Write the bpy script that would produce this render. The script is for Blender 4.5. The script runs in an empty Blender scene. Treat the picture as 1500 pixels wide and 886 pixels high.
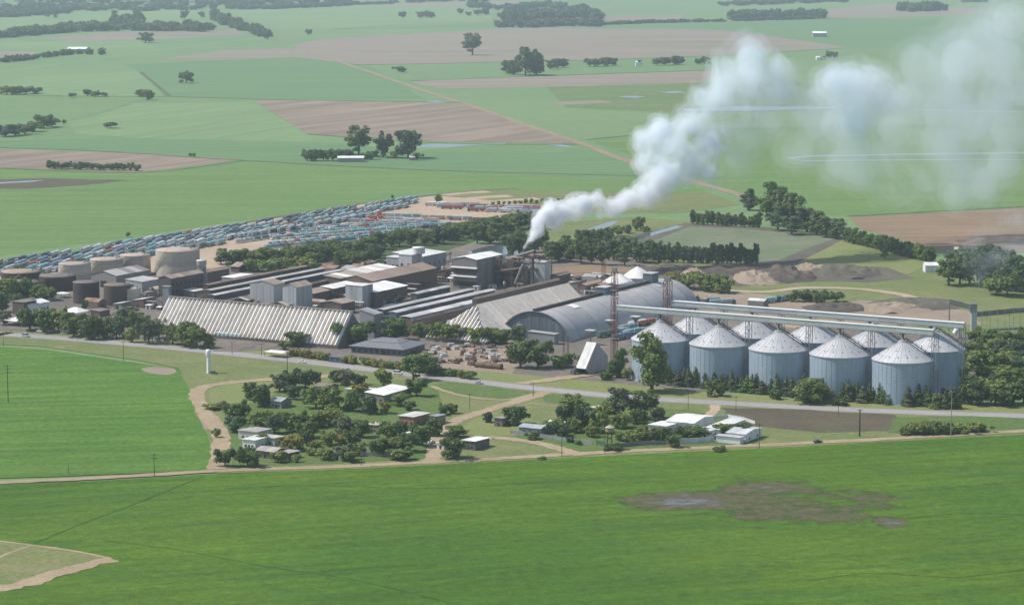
import bpy, bmesh, math, random
import numpy as np
from math import radians, sin, cos, tan, pi, atan2, sqrt
from mathutils import Vector, Matrix, noise

S = bpy.context.scene
C = S.collection
R = random.Random(7)

# ---------------------------------------------------------------- camera
FPX, YH, CAMH = 3890.0, -90.0, 230.0            # focal length and horizon row in photo pixels, camera height in metres
PITCH = math.atan((443 - YH) / FPX)
CP, SP = cos(PITCH), sin(PITCH)
cd = bpy.data.cameras.new('camera'); cam = bpy.data.objects.new('camera', cd); C.objects.link(cam)
cam.location = (0, 0, CAMH); cam.rotation_euler = (pi / 2 - PITCH, 0, 0)
cd.sensor_width = 36; cd.sensor_fit = 'HORIZONTAL'; cd.lens = FPX / 1500 * 36
cd.clip_start = 1; cd.clip_end = 90000
S.camera = cam

# ---------------------------------------------------------------- sky, sun, exposure
SUN_EL, SUN_AZ = radians(53), radians(174)        # direction towards the sun, azimuth counted from +X
w = bpy.data.worlds.new('World'); S.world = w; w.use_nodes = True
nt = w.node_tree; bg = nt.nodes['Background']
sky = nt.nodes.new('ShaderNodeTexSky'); sky.sky_type = 'NISHITA'; sky.sun_disc = False
sky.sun_elevation = SUN_EL; sky.sun_rotation = pi / 2 - SUN_AZ
sky.altitude = 300; sky.air_density = 1.0; sky.dust_density = 2.0; sky.ozone_density = 1.0
nt.links.new(sky.outputs[0], bg.inputs[0]); bg.inputs[1].default_value = 0.14
sd = bpy.data.lights.new('sun', 'SUN'); sun = bpy.data.objects.new('sun', sd); C.objects.link(sun)
sd.energy = 4.3; sd.angle = radians(0.5); sd.color = (1.0, 0.955, 0.88)
dvec = Vector((cos(SUN_EL) * cos(SUN_AZ), cos(SUN_EL) * sin(SUN_AZ), sin(SUN_EL)))
sun.rotation_euler = dvec.to_track_quat('Z', 'Y').to_euler(); sun.location = (-300, 900, 600)
S.view_settings.view_transform = 'Standard'; S.view_settings.look = 'None'
S.view_settings.exposure = 0.08; S.view_settings.gamma = 1.0
S.cycles.volume_bounces = 10; S.cycles.max_bounces = 14
S.cycles.volume_max_steps = 256

# ---------------------------------------------------------------- placing: a photo pixel on a plane of known height is a point of the land
def P(px, py, h=0.0):
    u = (px - 750) / FPX; v = (py - 443) / FPX
    d = Vector((u, CP - v * SP, -(SP + v * CP)))
    t = (h - CAMH) / d.z
    return Vector((d.x * t, d.y * t, h))
def along(p0, d, px):
    u = (px - 750) / FPX
    z0 = p0.y * CP - (p0.z - CAMH) * SP; dz = d.y * CP - d.z * SP
    return (u * z0 - p0.x) / (d.x - u * dz)
def proj(p):
    z = p.y * CP - (p.z - CAMH) * SP; up = p.y * SP + (p.z - CAMH) * CP
    return 750 + FPX * p.x / z, 443 - FPX * up / z
def mpp(py): return 232.0 / (py + 90)
GB = radians(-29.5)
Bv = Vector((cos(GB), sin(GB), 0)); Av = Vector((-sin(GB), cos(GB), 0))

# ---------------------------------------------------------------- objects
def tag(o, label=None, cat=None, group=None, kind=None):
    if label: o['label'] = label
    if cat: o['category'] = cat
    if group: o['group'] = group
    if kind: o['kind'] = kind
    return o
def thing(name, label, cat, loc, rz=0.0, group=None, kind=None):
    o = bpy.data.objects.new(name, None); C.objects.link(o)
    o.empty_display_size = 0.5
    o.location = loc; o.rotation_euler = (0, 0, rz)
    return tag(o, label, cat, group, kind)

AUTO = []           # things whose label is finished once all neighbours are known: (object, description, px, py)
LM = []             # landmarks (px, py, text)

class MB:
    def __init__(s): s.v = []; s.f = []; s.m = []; s.sm = []; s.ms = []; s.cur = 0; s.smooth = False
    def mat(s, m):
        if m not in s.ms: s.ms.append(m)
        s.cur = s.ms.index(m); return s
    def add(s, vs, fs):
        n = len(s.v); s.v += [tuple(v) for v in vs]
        for f in fs: s.f.append([i + n for i in f]); s.m.append(s.cur); s.sm.append(s.smooth)
    def box(s, x0, x1, y0, y1, z0, z1):
        s.add([(x0, y0, z0), (x1, y0, z0), (x1, y1, z0), (x0, y1, z0), (x0, y0, z1), (x1, y0, z1), (x1, y1, z1), (x0, y1, z1)],
              [(0, 3, 2, 1), (4, 5, 6, 7), (0, 1, 5, 4), (1, 2, 6, 5), (2, 3, 7, 6), (3, 0, 4, 7)])
    def beam(s, p, q, a, b=None):
        p, q = Vector(p), Vector(q); b = b or a; d = q - p
        if d.length < 1e-6: return
        d.normalize(); up = Vector((0, 0, 1)) if abs(d.z) < .95 else Vector((1, 0, 0))
        x = d.cross(up).normalized() * a / 2; y = x.cross(d).normalized() * b / 2
        vs = [p - x - y, p + x - y, p + x + y, p - x + y, q - x - y, q + x - y, q + x + y, q - x + y]
        s.add(vs, [(3, 2, 1, 0), (4, 5, 6, 7), (0, 1, 5, 4), (1, 2, 6, 5), (2, 3, 7, 6), (3, 0, 4, 7)])
    def tube(s, p, q, r0, r1=None, n=8, caps=True):
        p, q = Vector(p), Vector(q); r1 = r0 if r1 is None else r1
        d = (q - p).normalized(); up = Vector((0, 0, 1)) if abs(d.z) < .95 else Vector((1, 0, 0))
        x = d.cross(up).normalized(); y = x.cross(d).normalized()
        a = [p + (x * cos(2 * pi * i / n) + y * sin(2 * pi * i / n)) * r0 for i in range(n)]
        b = [q + (x * cos(2 * pi * i / n) + y * sin(2 * pi * i / n)) * r1 for i in range(n)]
        fs = [((i + 1) % n, i, n + i, n + (i + 1) % n) for i in range(n)]
        sv = s.smooth; s.smooth = True; s.add(a + b, fs); s.smooth = sv
        if caps: s.add(a, [tuple(range(n))]); s.add(b, [tuple(reversed(range(n)))])
    def lathe(s, prof, n=32, cx=0, cy=0, cap=True, smooth=True):
        vs = []
        for r, z in prof: vs += [(cx + r * cos(2 * pi * i / n), cy + r * sin(2 * pi * i / n), z) for i in range(n)]
        fs = []
        for k in range(len(prof) - 1):
            for i in range(n): j = (i + 1) % n; fs.append((k * n + i, k * n + j, (k + 1) * n + j, (k + 1) * n + i))
        sv = s.smooth; s.smooth = smooth; s.add(vs, fs); s.smooth = sv
        if cap:
            r, z = prof[-1]
            if r > .01: s.add([(cx + r * cos(2 * pi * i / n), cy + r * sin(2 * pi * i / n), z) for i in range(n)], [tuple(range(n))])
    def prism(s, pts, z0, z1):
        n = len(pts); vs = [(x, y, z0) for x, y in pts] + [(x, y, z1) for x, y in pts]
        s.add(vs, [tuple(reversed(range(n))), tuple(range(n, 2 * n))] + [(i, (i + 1) % n, n + (i + 1) % n, n + i) for i in range(n)])
    def mesh(s, name):
        me = bpy.data.meshes.new(name); me.from_pydata(s.v, [], s.f)
        for m in s.ms: me.materials.append(m)
        me.polygons.foreach_set('material_index', s.m); me.polygons.foreach_set('use_smooth', s.sm)
        me.update(); return me
    def build(s, name, mat=None, parent=None, color=None):
        if mat and not s.ms: s.ms = [mat]
        return link(name, s.mesh(name), parent, color)
def link(name, me, parent=None, color=None, loc=None, rz=None):
    o = bpy.data.objects.new(name, me); C.objects.link(o)
    if parent is not None: o.parent = parent
    if color: o.color = (*color, 1)
    if loc is not None: o.location = loc
    if rz is not None: o.rotation_euler = (0, 0, rz)
    return o
def copy_tree(o, parent=None):
    c = o.copy(); C.objects.link(c)
    if parent is not None: c.parent = parent
    for ch in list(o.children): copy_tree(ch, c)
    return c

# ---------------------------------------------------------------- materials
MATS = {}
def base_mat(name, rough=.85, metal=0.0):
    m = bpy.data.materials.new(name); m.use_nodes = True
    b = m.node_tree.nodes['Principled BSDF']; b.inputs['Roughness'].default_value = rough; b.inputs['Metallic'].default_value = metal
    b.inputs['Specular IOR Level'].default_value = .3
    return m, m.node_tree, b
def nd(t, typ, **kw):
    n = t.nodes.new(typ)
    for k, v in kw.items():
        if k in n.inputs: n.inputs[k].default_value = v
        else: setattr(n, k, v)
    return n
def noise_n(t, vec, scale, detail=4, rough=.6, dist=0.0):
    n = t.nodes.new('ShaderNodeTexNoise'); n.inputs['Scale'].default_value = scale; n.inputs['Detail'].default_value = detail
    n.inputs['Roughness'].default_value = rough; n.inputs['Distortion'].default_value = dist
    t.links.new(vec, n.inputs['Vector']); return n.outputs[0]
def ramp(t, fac, stops):
    r = t.nodes.new('ShaderNodeValToRGB'); e = r.color_ramp.elements
    while len(e) > 1: e.remove(e[-1])
    for i, (p, c) in enumerate(stops):
        x = e[0] if i == 0 else e.new(p)
        x.position = p; x.color = (*c, 1) if len(c) == 3 else c
    t.links.new(fac, r.inputs[0]); return r.outputs[0]
def mix(t, fac, a, b, mode='MIX'):
    n = t.nodes.new('ShaderNodeMix'); n.data_type = 'RGBA'; n.blend_type = mode
    def put(i, x):
        if hasattr(x, 'links') or isinstance(x, bpy.types.NodeSocket): t.links.new(x, n.inputs[i])
        elif isinstance(x, (int, float)): n.inputs[i].default_value = x
        else: n.inputs[i].default_value = (*x, 1)
    put(0, fac); put(6, a); put(7, b); return n.outputs[2]
def mth(t, op, a, b=None, c=None, clamp=False):
    n = t.nodes.new('ShaderNodeMath'); n.operation = op; n.use_clamp = clamp
    for i, x in enumerate((a, b, c)):
        if x is None: continue
        if isinstance(x, bpy.types.NodeSocket): t.links.new(x, n.inputs[i])
        else: n.inputs[i].default_value = x
    return n.outputs[0]
def rng(t, v, a, b, c=0.0, d=1.0, smooth=False):
    n = t.nodes.new('ShaderNodeMapRange'); n.inputs[1].default_value = a; n.inputs[2].default_value = b
    n.inputs[3].default_value = c; n.inputs[4].default_value = d
    if smooth: n.interpolation_type = 'SMOOTHSTEP'
    t.links.new(v, n.inputs[0]); return n.outputs[0]
def objco(t): return t.nodes.new('ShaderNodeTexCoord').outputs['Object']
def mapping(t, vec, scale=(1, 1, 1), rot=(0, 0, 0), loc=(0, 0, 0)):
    n = t.nodes.new('ShaderNodeMapping'); n.inputs['Scale'].default_value = scale; n.inputs['Rotation'].default_value = rot; n.inputs['Location'].default_value = loc
    t.links.new(vec, n.inputs[0]); return n.outputs[0]
def bump(t, b, h, strength, dist=1.0):
    n = t.nodes.new('ShaderNodeBump'); n.inputs['Strength'].default_value = strength; n.inputs['Distance'].default_value = dist
    t.links.new(h, n.inputs['Height']); t.links.new(n.outputs[0], b.inputs['Normal'])

def land(name, c1, c2, c3, row=None, row_amt=.25, big=.006, mid=.05, rowscale=.12, marks=0.0, rough=.95, fine=.5, fc=.25):
    """open land: c1 main, c2 second tone in large patches, c3 blotches; row = heading of the rows in degrees"""
    m, t, b = base_mat(name, rough); b.inputs['Specular IOR Level'].default_value = .1
    v = objco(t)
    n1 = noise_n(t, v, big, 5, .6, .4); n2 = noise_n(t, v, mid, 5, .65, .3); n3 = noise_n(t, v, fine, 4, .7)
    col = mix(t, rng(t, n1, .38, .62), c1, c2)
    col = mix(t, mth(t, 'MULTIPLY', rng(t, n2, .5, .72), .75), col, c3)
    if row is not None:
        rv = mapping(t, v, (1, 1, 1), (0, 0, -radians(row)))
        sv = mapping(t, rv, (rowscale * .06, rowscale, 1))
        n4 = noise_n(t, sv, 1.0, 4, .6, .2)
        f = rng(t, n4, .3, .7, 1 - row_amt, 1 + row_amt)
        col = mix(t, 1.0, col, f, 'MULTIPLY')
    g = rng(t, n3, .25, .75, 1 - fc, 1 + fc)
    col = mix(t, 1.0, col, g, 'MULTIPLY')
    if marks:
        sv = mapping(t, v, (.012, .05, 1), (0, 0, .15)); n5 = noise_n(t, sv, 1.6, 6, .7, .8); n6 = noise_n(t, v, .009, 2, .5)
        k = mth(t, 'MULTIPLY', rng(t, n5, .66, .70), rng(t, n6, .45, .6))
        col = mix(t, mth(t, 'MULTIPLY', k, marks), col, tuple(x * .35 for x in c1))
    t.links.new(col, b.inputs['Base Color'])
    bump(t, b, mth(t, 'ADD', n3, mth(t, 'MULTIPLY', n2, 2.0)), .5, .35)
    return m

def surf(name, col, col2=None, rough=.7, metal=0.0, tint=False, grime=.35, scale=.35, streak=True, bumpwave=0.0, wavescale=3.0, grimecol=(.12, .085, .06), spec=.3):
    """painted or sheet-metal surface with dirt; tint = the object's own colour is taken from the object"""
    m, t, b = base_mat(name, rough, metal); b.inputs['Specular IOR Level'].default_value = spec
    oi = t.nodes.new('ShaderNodeObjectInfo'); va = t.nodes.new('ShaderNodeVectorMath'); va.operation = 'MULTIPLY_ADD'; t.links.new(oi.outputs['Random'], va.inputs[0]); va.inputs[1].default_value = (173, 91, 57); t.links.new(objco(t), va.inputs[2]); v = va.outputs[0]
    if tint:
        base = oi.outputs['Color']
        rn = rng(t, oi.outputs['Random'], 0, 1, .86, 1.1); base = mix(t, 1.0, base, rn, 'MULTIPLY')
    else:
        base = mix(t, rng(t, noise_n(t, v, scale * .4, 3), .4, .6), col, col2 or tuple(x * .85 for x in col)); base = mix(t, 1.0, base, rng(t, oi.outputs['Random'], 0, 1, .88, 1.08), 'MULTIPLY')
    sv = mapping(t, v, (1, 1, .12) if streak else (1, 1, 1))
    n = noise_n(t, sv, scale, 6, .7, .2); n2 = noise_n(t, v, scale * 5, 4, .7)
    base = mix(t, mth(t, 'MULTIPLY', rng(t, n, .48, .75), grime), base, grimecol)
    base = mix(t, 1.0, base, rng(t, n2, .2, .8, .86, 1.12), 'MULTIPLY')
    t.links.new(base, b.inputs['Base Color'])
    t.links.new(rng(t, n, .3, .7, rough * .85, min(1, rough * 1.15)), b.inputs['Roughness'])
    if bumpwave:
        wv = t.nodes.new('ShaderNodeTexWave'); wv.inputs['Scale'].default_value = wavescale; t.links.new(v, wv.inputs[0]); bump(t, b, wv.outputs[0], bumpwave, .08)
    return m

M = {}
M['white_roof'] = surf('white_roof_sheet', (.78, .77, .74), (.70, .69, .66), .6, grime=.3)
M['tint'] = surf('sheet_metal', (1, 1, 1), rough=.65, tint=True, grime=.35)
M['tint_clean'] = surf('painted_sheet', (1, 1, 1), rough=.45, tint=True, grime=.15, spec=.5)
M['tint_rust'] = surf('rusted_sheet', (1, 1, 1), rough=.8, tint=True, grime=.6, grimecol=(.10, .055, .035), scale=.2)
M['dark'] = surf('dark_steel', (.035, .033, .035), (.06, .05, .045), .7, .2, grime=.4)
M['steel'] = surf('grey_steel', (.30, .31, .32), (.22, .23, .24), .5, .5, grime=.3)
M['galv'] = None
M['red_steel'] = surf('red_oxide_steel', (.22, .06, .045), (.16, .06, .05), .7, grime=.3)
M['glass'] = surf('window_glass', (.03, .04, .05), (.02, .025, .03), .12, grime=.1, spec=.6)
M['concrete'] = surf('concrete', (.36, .34, .31), (.30, .28, .26), .9, grime=.3)
M['brick'] = surf('brick_wall', (.16, .075, .05), (.13, .065, .045), .9, grime=.3)
M['tyre'] = surf('rubber', (.015, .015, .016), rough=.9)
M['wood'] = surf('weathered_wood', (.10, .075, .055), (.07, .055, .045), .9)

def silo_metal():
    m, t, b = base_mat('galvanised_silo_sheet', .5, .25)
    oi = t.nodes.new('ShaderNodeObjectInfo'); va = t.nodes.new('ShaderNodeVectorMath'); va.operation = 'MULTIPLY_ADD'; t.links.new(oi.outputs['Random'], va.inputs[0]); va.inputs[1].default_value = (173, 91, 0); t.links.new(objco(t), va.inputs[2]); v = va.outputs[0]; n = noise_n(t, mapping(t, v, (1, 1, .25)), .25, 5, .65); n2 = noise_n(t, mapping(t, v, (.4, .4, 3)), 1.0, 3, .6)
    col = mix(t, rng(t, n, .35, .65), (.37, .455, .53), (.32, .40, .475)); col = mix(t, rng(t, n2, .5, .75, 0, .45), col, (.21, .27, .325)); n5 = noise_n(t, mapping(t, v, (1, 1, .03)), .5, 5, .75); col = mix(t, rng(t, n5, .62, .75, 0, .35), col, (.22, .19, .16))
    t.links.new(col, b.inputs['Base Color'])
    t.links.new(rng(t, n2, .3, .7, .48, .6), b.inputs['Roughness'])
    sx = t.nodes.new('ShaderNodeSeparateXYZ'); t.links.new(v, sx.inputs[0])
    wv = mth(t, 'SINE', mth(t, 'MULTIPLY', sx.outputs[2], 9.0)); bump(t, b, wv, .10, .04)
    return m
M['galv'] = silo_metal()
M['silo_roof'] = surf('silo_roof_sheet', (.50, .505, .515), (.43, .44, .46), .55, .2, grime=.25, streak=False)
M['gallery'] = surf('gallery_cladding', (.44, .48, .46), (.38, .42, .41), .55, .2, grime=.2)

# ---------------------------------------------------------------- land
def cat_rom(pts, n=8):
    out = []
    for i in range(len(pts) - 1):
        p0 = pts[max(i - 1, 0)]; p1 = pts[i]; p2 = pts[i + 1]; p3 = pts[min(i + 2, len(pts) - 1)]
        for k in range(n):
            u = k / n
            out.append(p1 * 1.0 + (p2 - p0) * (.5 * u) + (p0 * 2 - p1 * 5 + p2 * 4 - p3) * (.5 * u * u) + (p1 * 3 - p0 - p2 * 3 + p3) * (.5 * u ** 3))
    out.append(pts[-1]); return out
def rough_edge(ws, step, amp, seed):
    out = []; n = len(ws)
    for i in range(n):
        a, b = ws[i], ws[(i + 1) % n]; d = b - a; k = max(1, min(60, int(d.length / step)))
        nn = Vector((-d.y, d.x, 0)).normalized() if d.length > 0 else Vector()
        for j in range(k):
            q = a + d * (j / k)
            if j: q = q + nn * amp * noise.noise(Vector((q.x / step / 2.3 + seed * 7.1, q.y / step / 2.3, seed)))
            out.append(q)
    return out
LAYER = {}
NSHEET = [0]
def z_of(layer): return 0.03 * layer
def z_own(layer): NSHEET[0] += 1; return 0.03 * layer + .0002 * NSHEET[0]
def sheet(name, label, cat, pts, mat, layer, jit=0.0, kind='structure', smooth=False, step=None):
    z = z_own(layer); ws = [P(x, y) for x, y in pts]
    if smooth: ws = cat_rom(ws + [ws[0]], 6)[:-1]
    elif jit:
        st = step or max(8, mpp(sum(p[1] for p in pts) / len(pts)) * 12)
        ws = rough_edge(ws, st, jit * st * .5, len(bpy.data.objects) % 97)
    mb = MB(); mb.add([(p.x, p.y, z) for p in ws], [tuple(range(len(ws)))])
    o = mb.build(name, mat); 
    me = o.data
    if me.polygons[0].normal.z < 0: me.flip_normals()
    return tag(o, label, cat, kind=kind)
def ribbon(name, label, cat, pts, width, mat, layer, kind='structure', wob=0.0, parent=None):
    c = cat_rom([P(x, y) for x, y in pts], 10); mb = MB(); vs = []; z = z_own(layer); n = len(c)
    for i, p in enumerate(c):
        d = (c[min(i + 1, n - 1)] - c[max(i - 1, 0)]).normalized(); nn = Vector((-d.y, d.x, 0))
        w1 = width / 2 * (1 + wob * noise.noise(Vector((i * .61, layer, 3.1)))); w2 = width / 2 * (1 + wob * noise.noise(Vector((i * .57, layer, 9.7))))
        vs += [(*(p + nn * w1).xy, z), (*(p - nn * w2).xy, z)]
    mb.add(vs, [(2 * i, 2 * i + 1, 2 * i + 3, 2 * i + 2) for i in range(n - 1)])
    o = mb.build(name, mat, parent)
    if o.data.polygons[0].normal.z < 0: o.data.flip_normals()
    return tag(o, label, cat, kind=kind) if parent is None else o
# ================================================================ THE LAND
G_BASE = land('pasture_far', (.155, .235, .100), (.130, .215, .090), (.185, .23, .115), big=.0016, mid=.008, fine=.05, fc=.12)  # far land colours down to ploughed_soil carry bluish distance haze in their tone
G_LIGHT = land('pasture_light', (.170, .255, .112), (.155, .24, .105), (.195, .25, .12), row=70, big=.003, mid=.02, rowscale=.05, row_amt=.12, fine=.1, fc=.1)
G_DEEP = land('soy_deep', (.115, .205, .093), (.125, .21, .09), (.14, .21, .095), row=20, big=.003, mid=.015, row_amt=.12, rowscale=.05, fine=.1, fc=.1)
G_MID = land('soy_mid', (.128, .208, .064), (.116, .197, .060), (.142, .208, .070), row=5, big=.004, mid=.02, row_amt=.14, rowscale=.06, marks=.5, fine=.12, fc=.16)
SOIL = land('ploughed_soil', (.238, .188, .142), (.212, .168, .128), (.265, .208, .152), row=62, big=.003, mid=.01, row_amt=.25, rowscale=.035, fine=.15, fc=.12)
SOIL_R = land('ploughed_soil_strips', (.235, .160, .105), (.215, .155, .10), (.20, .165, .09), row=8, big=.004, mid=.02, row_amt=.22, rowscale=.12, fine=.2, fc=.12)
SOIL_G = land('stubble_soil', (.25, .20, .165), (.225, .20, .145), (.185, .21, .12), row=4, big=.002, mid=.008, row_amt=.2, rowscale=.03, fine=.1, fc=.1)
SOIL_D = land('wet_soil', (.095, .076, .056), (.11, .092, .062), (.10, .125, .05), big=.02, mid=.05, fine=.4)
DIRT = land('pale_dirt', (.42, .33, .245), (.37, .285, .205), (.32, .235, .165), big=.02, mid=.08, fine=.6, fc=.2)
DIRT_R = land('reddish_track', (.345, .27, .18), (.29, .225, .145), (.40, .325, .225), big=.03, mid=.1, fine=.7, fc=.2)
YARD = land('mill_yard', (.175, .150, .128), (.135, .12, .105), (.245, .205, .165), big=.012, mid=.05, fine=.4, fc=.25)
VERGE = land('rough_grass', (.165, .185, .072), (.130, .168, .060), (.235, .21, .115), big=.015, mid=.06, fine=.45, fc=.3)
LAWN = land('kept_grass', (.165, .200, .070), (.190, .208, .078), (.225, .21, .105), big=.02, mid=.07, fine=.5, fc=.25)
WEEDS = land('rank_green', (.085, .145, .038), (.105, .15, .045), (.15, .15, .07), big=.03, mid=.1, fine=.4, fc=.3)
ASPH = land('asphalt_worn', (.31, .30, .29), (.275, .265, .255), (.34, .325, .31), big=.02, mid=.08, fine=.5, fc=.08)
MARSH = land('drying_pond_bed', (.165, .185, .115), (.125, .16, .085), (.21, .20, .16), big=.014, mid=.045, fine=.2, fc=.15)
BANK = land('grey_mud_bank', (.125, .112, .09), (.10, .092, .075), (.14, .15, .085), big=.02, mid=.06, fine=.4, fc=.25)
SPOIL = land('spoil_heap_earth', (.105, .085, .07), (.08, .068, .06), (.17, .135, .10), big=.03, mid=.08, fine=.5, fc=.3)
SAND = land('sandy_spoil', (.30, .235, .175), (.26, .205, .155), (.22, .175, .13), big=.03, mid=.08, fine=.5, fc=.25)

RUT = land('trodden_crop', (.030, .070, .012), (.04, .085, .014), (.05, .09, .02), big=.05, mid=.2, fine=.5)
def near_crop():
    m, t, b = base_mat('young_crop', .9); b.inputs['Specular IOR Level'].default_value = .15
    v = objco(t)
    n1 = noise_n(t, v, .006, 5, .6, .5); n2 = noise_n(t, mapping(t, v, (.5, 1.6, 1), (0, 0, .1)), .035, 5, .6, .4); n3 = noise_n(t, v, .8, 4, .75)
    n0 = noise_n(t, v, .22, 4, .65)
    col = mix(t, rng(t, n1, .38, .62), (.053, .120, .008), (.080, .146, .010))
    col = mix(t, mth(t, 'MULTIPLY', rng(t, n2, .46, .7), .7), col, (.044, .110, .014))
    rv = mapping(t, v, (1, 1, 1), (0, 0, radians(-18))); n4 = noise_n(t, mapping(t, rv, (.012, .16, 1)), 1.0, 5, .65, .25)
    col = mix(t, 1.0, col, rng(t, n4, .3, .7, .80, 1.20), 'MULTIPLY')
    col = mix(t, 1.0, col, rng(t, n0, .28, .72, .76, 1.24), 'MULTIPLY')
    col = mix(t, 1.0, col, rng(t, n3, .25, .75, .74, 1.26), 'MULTIPLY')
    # gaps where the crop has failed: short dark wavering lines
    n5 = noise_n(t, mapping(t, v, (.010, .045, 1), (0, 0, .2)), 1.7, 6, .72, .9); n6 = noise_n(t, v, .012, 3, .55)
    gap = mth(t, 'MULTIPLY', rng(t, n5, .665, .70), rng(t, n6, .47, .60))
    col = mix(t, mth(t, 'MULTIPLY', gap, .7), col, (.035, .050, .018))
    # the waterlogged hollow
    c = P(1110, 736); sy = (P(1110, 690).y - P(1110, 782).y) / 2
    def lobe(px, py, wx, wy, rot, k):
        q = P(px, py); vv = mapping(t, v, (1, 1, 1), (0, 0, 0), (-q.x, -q.y, 0)); vv = mapping(t, vv, (1 / wx, 1 / wy, 1), (0, 0, 0))
        vv = mapping(t, vv, (1, 1, 1), (0, 0, rot))
        ln = t.nodes.new('ShaderNodeVectorMath'); ln.operation = 'LENGTH'; t.links.new(vv, ln.inputs[0])
        return mth(t, 'MULTIPLY', mth(t, 'SUBTRACT', 1.0, ln.outputs['Value'], clamp=True), k)
    nm = noise_n(t, mapping(t, v, (.030, .070, 1), (0, 0, .04)), 1.0, 8, .70, .7)
    nf = noise_n(t, mapping(t, v, (.10, .30, 1), (0, 0, .06)), 1.0, 7, .75, .8); nm = mth(t, 'ADD', mth(t, 'MULTIPLY', nm, .52), mth(t, 'MULTIPLY', nf, .48))
    a = lobe(1010, 735, 38, 26, .0, 1.05); a = mth(t, 'MAXIMUM', a, lobe(1125, 716, 34, 22, 0, .80)); a = mth(t, 'MAXIMUM', a, lobe(1170, 752, 46, 32, 0, .60))
    a = mth(t, 'MAXIMUM', a, lobe(1130, 735, 80, 70, 0, .34)); a = mth(t, 'MAXIMUM', a, lobe(1305, 765, 10, 14, 0, .9)); a = mth(t, 'MAXIMUM', a, lobe(1275, 735, 22, 22, 0, .45))
    s = mth(t, 'ADD', mth(t, 'MULTIPLY', a, .62), nm)
    mud = rng(t, s, .625, .65); wet = rng(t, mth(t, 'ADD', mth(t, 'MULTIPLY', a, .45), nf), .80, .86)
    nmud = noise_n(t, v, .15, 5, .7)
    mcol = mix(t, rng(t, nmud, .40, .60), (.120, .092, .058), (.055, .066, .022))
    mcol = mix(t, rng(t, a, .45, .75), mcol, (.085, .076, .066))
    col = mix(t, mth(t, 'MULTIPLY', mud, .88), col, mcol); col = mix(t, wet, col, (.13, .125, .12))
    t.links.new(col, b.inputs['Base Color'])
    t.links.new(rng(t, wet, 0, 1, .92, .10), b.inputs['Roughness'])
    bm_ = mth(t, 'ADD', mth(t, 'MULTIPLY', n3, .8), mth(t, 'MULTIPLY', n0, 1.2))
    bump(t, b, mth(t, 'MULTIPLY', bm_, mth(t, 'SUBTRACT', 1.0, mud)), .7, .5)
    return m
CROP = near_crop()
def left_crop():
    return land('young_crop_beyond_track', (.088, .172, .030), (.074, .156, .025), (.108, .180, .036), row=8, big=.008, mid=.04, row_amt=.2, rowscale=.16, marks=.75, fine=.35, fc=.34)
CROP_L = left_crop()
def water_mat(name, col, rough):
    m, t, b = base_mat(name, rough); b.inputs['Specular IOR Level'].default_value = .6
    v = objco(t); n = noise_n(t, v, .4, 3); b.inputs['Base Color'].default_value = (*col, 1); bump(t, b, n, .08, .1); return m
WATER = water_mat('shallow_flood_water', (.20, .25, .27), .35)
POND = water_mat('pond_water', (.09, .115, .12), .08)

def ground():
    mb = MB(); mb.add([(-30000, -3000, -.02), (30000, -3000, -.02), (30000, 45000, -.02), (-30000, 45000, -.02)], [(0, 1, 2, 3)])
    tag(mb.build('ground', G_BASE), 'flat green farmland stretching from the factory to the far edge of the plain', 'ground', kind='structure')
ground()
def fld(label, pts, mat, layer, jit=.25, cat='field', name='field', **k): return sheet(name, label, cat, pts, mat, layer, jit, **k)

# far plain (photo top), then nearer
fld('broad pink-brown ploughed strip across the middle distance', [(428, 66), (470, 58), (640, 48), (760, 42), (900, 40), (1060, 45), (1180, 60), (1245, 71), (1120, 78), (1020, 83), (860, 88), (640, 93), (515, 95)], SOIL_G, 1, name='ploughed_field')
fld('narrow bare strip below the far left wood', [(60, 56), (180, 47), (340, 43), (362, 52), (220, 58), (100, 62)], SOIL_G, 1, name='ploughed_field')
fld('bare brownish strip left of the long dirt track', [(225, 88), (330, 74), (438, 70), (512, 92), (400, 88)], SOIL_G, 1, name='ploughed_field')
fld('pale brown strip at far right top', [(1210, 14), (1300, 6), (1420, 12), (1460, 20), (1300, 26), (1215, 27)], SOIL_G, 1, name='ploughed_field')
fld('pale fallow strip at the top left corner of the plain', [(0, 76), (50, 76), (58, 84), (0, 88)], SOIL_G, 1, name='ploughed_field')
fld('thin bare strip beyond the dark wood at top centre', [(510, 6), (760, 2), (760, 7), (520, 12)], SOIL_G, 1, name='ploughed_field')
fld('thin bare strip right of the dark wood at top centre', [(880, 24), (1000, 22), (1000, 28), (880, 31)], SOIL_G, 1, name='ploughed_field')
fld('light green pasture below the far left wood', [(0, 62), (200, 60), (230, 70), (140, 73), (0, 72)], G_LIGHT, 1)
fld('light green pasture beyond the far left wood', [(0, 26), (130, 18), (280, 10), (300, 18), (312, 36), (200, 34), (120, 36), (0, 42)], G_LIGHT, 1)
fld('light green pasture right of the diagonal tree line', [(330, 17), (520, 8), (720, 12), (720, 40), (400, 42)], G_LIGHT, 1)
fld('deep green strip above the big pink-brown field', [(490, 44), (700, 34), (1080, 34), (1240, 28), (1420, 30), (1500, 48), (1500, 78), (1240, 69), (1060, 44), (760, 40)], G_DEEP, 2)
fld('long pale brown strip with the clump of round trees before it', [(600, 120), (660, 116), (812, 112), (1040, 104), (1048, 114), (1020, 122), (800, 128), (640, 130)], SOIL_G, 2, name='ploughed_field')
fld('dull green flooded meadow behind the smoke', [(800, 128), (1020, 122), (1500, 120), (1500, 160), (1000, 166), (830, 158)], land('wet_meadow', (.125, .185, .065), (.115, .17, .06), (.20, .19, .11), big=.003, mid=.012, fine=.1), 2)
fld('bright pasture crossed by a fence line at the left', [(40, 112), (200, 105), (246, 141), (100, 141), (0, 133)], G_LIGHT, 1)
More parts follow.
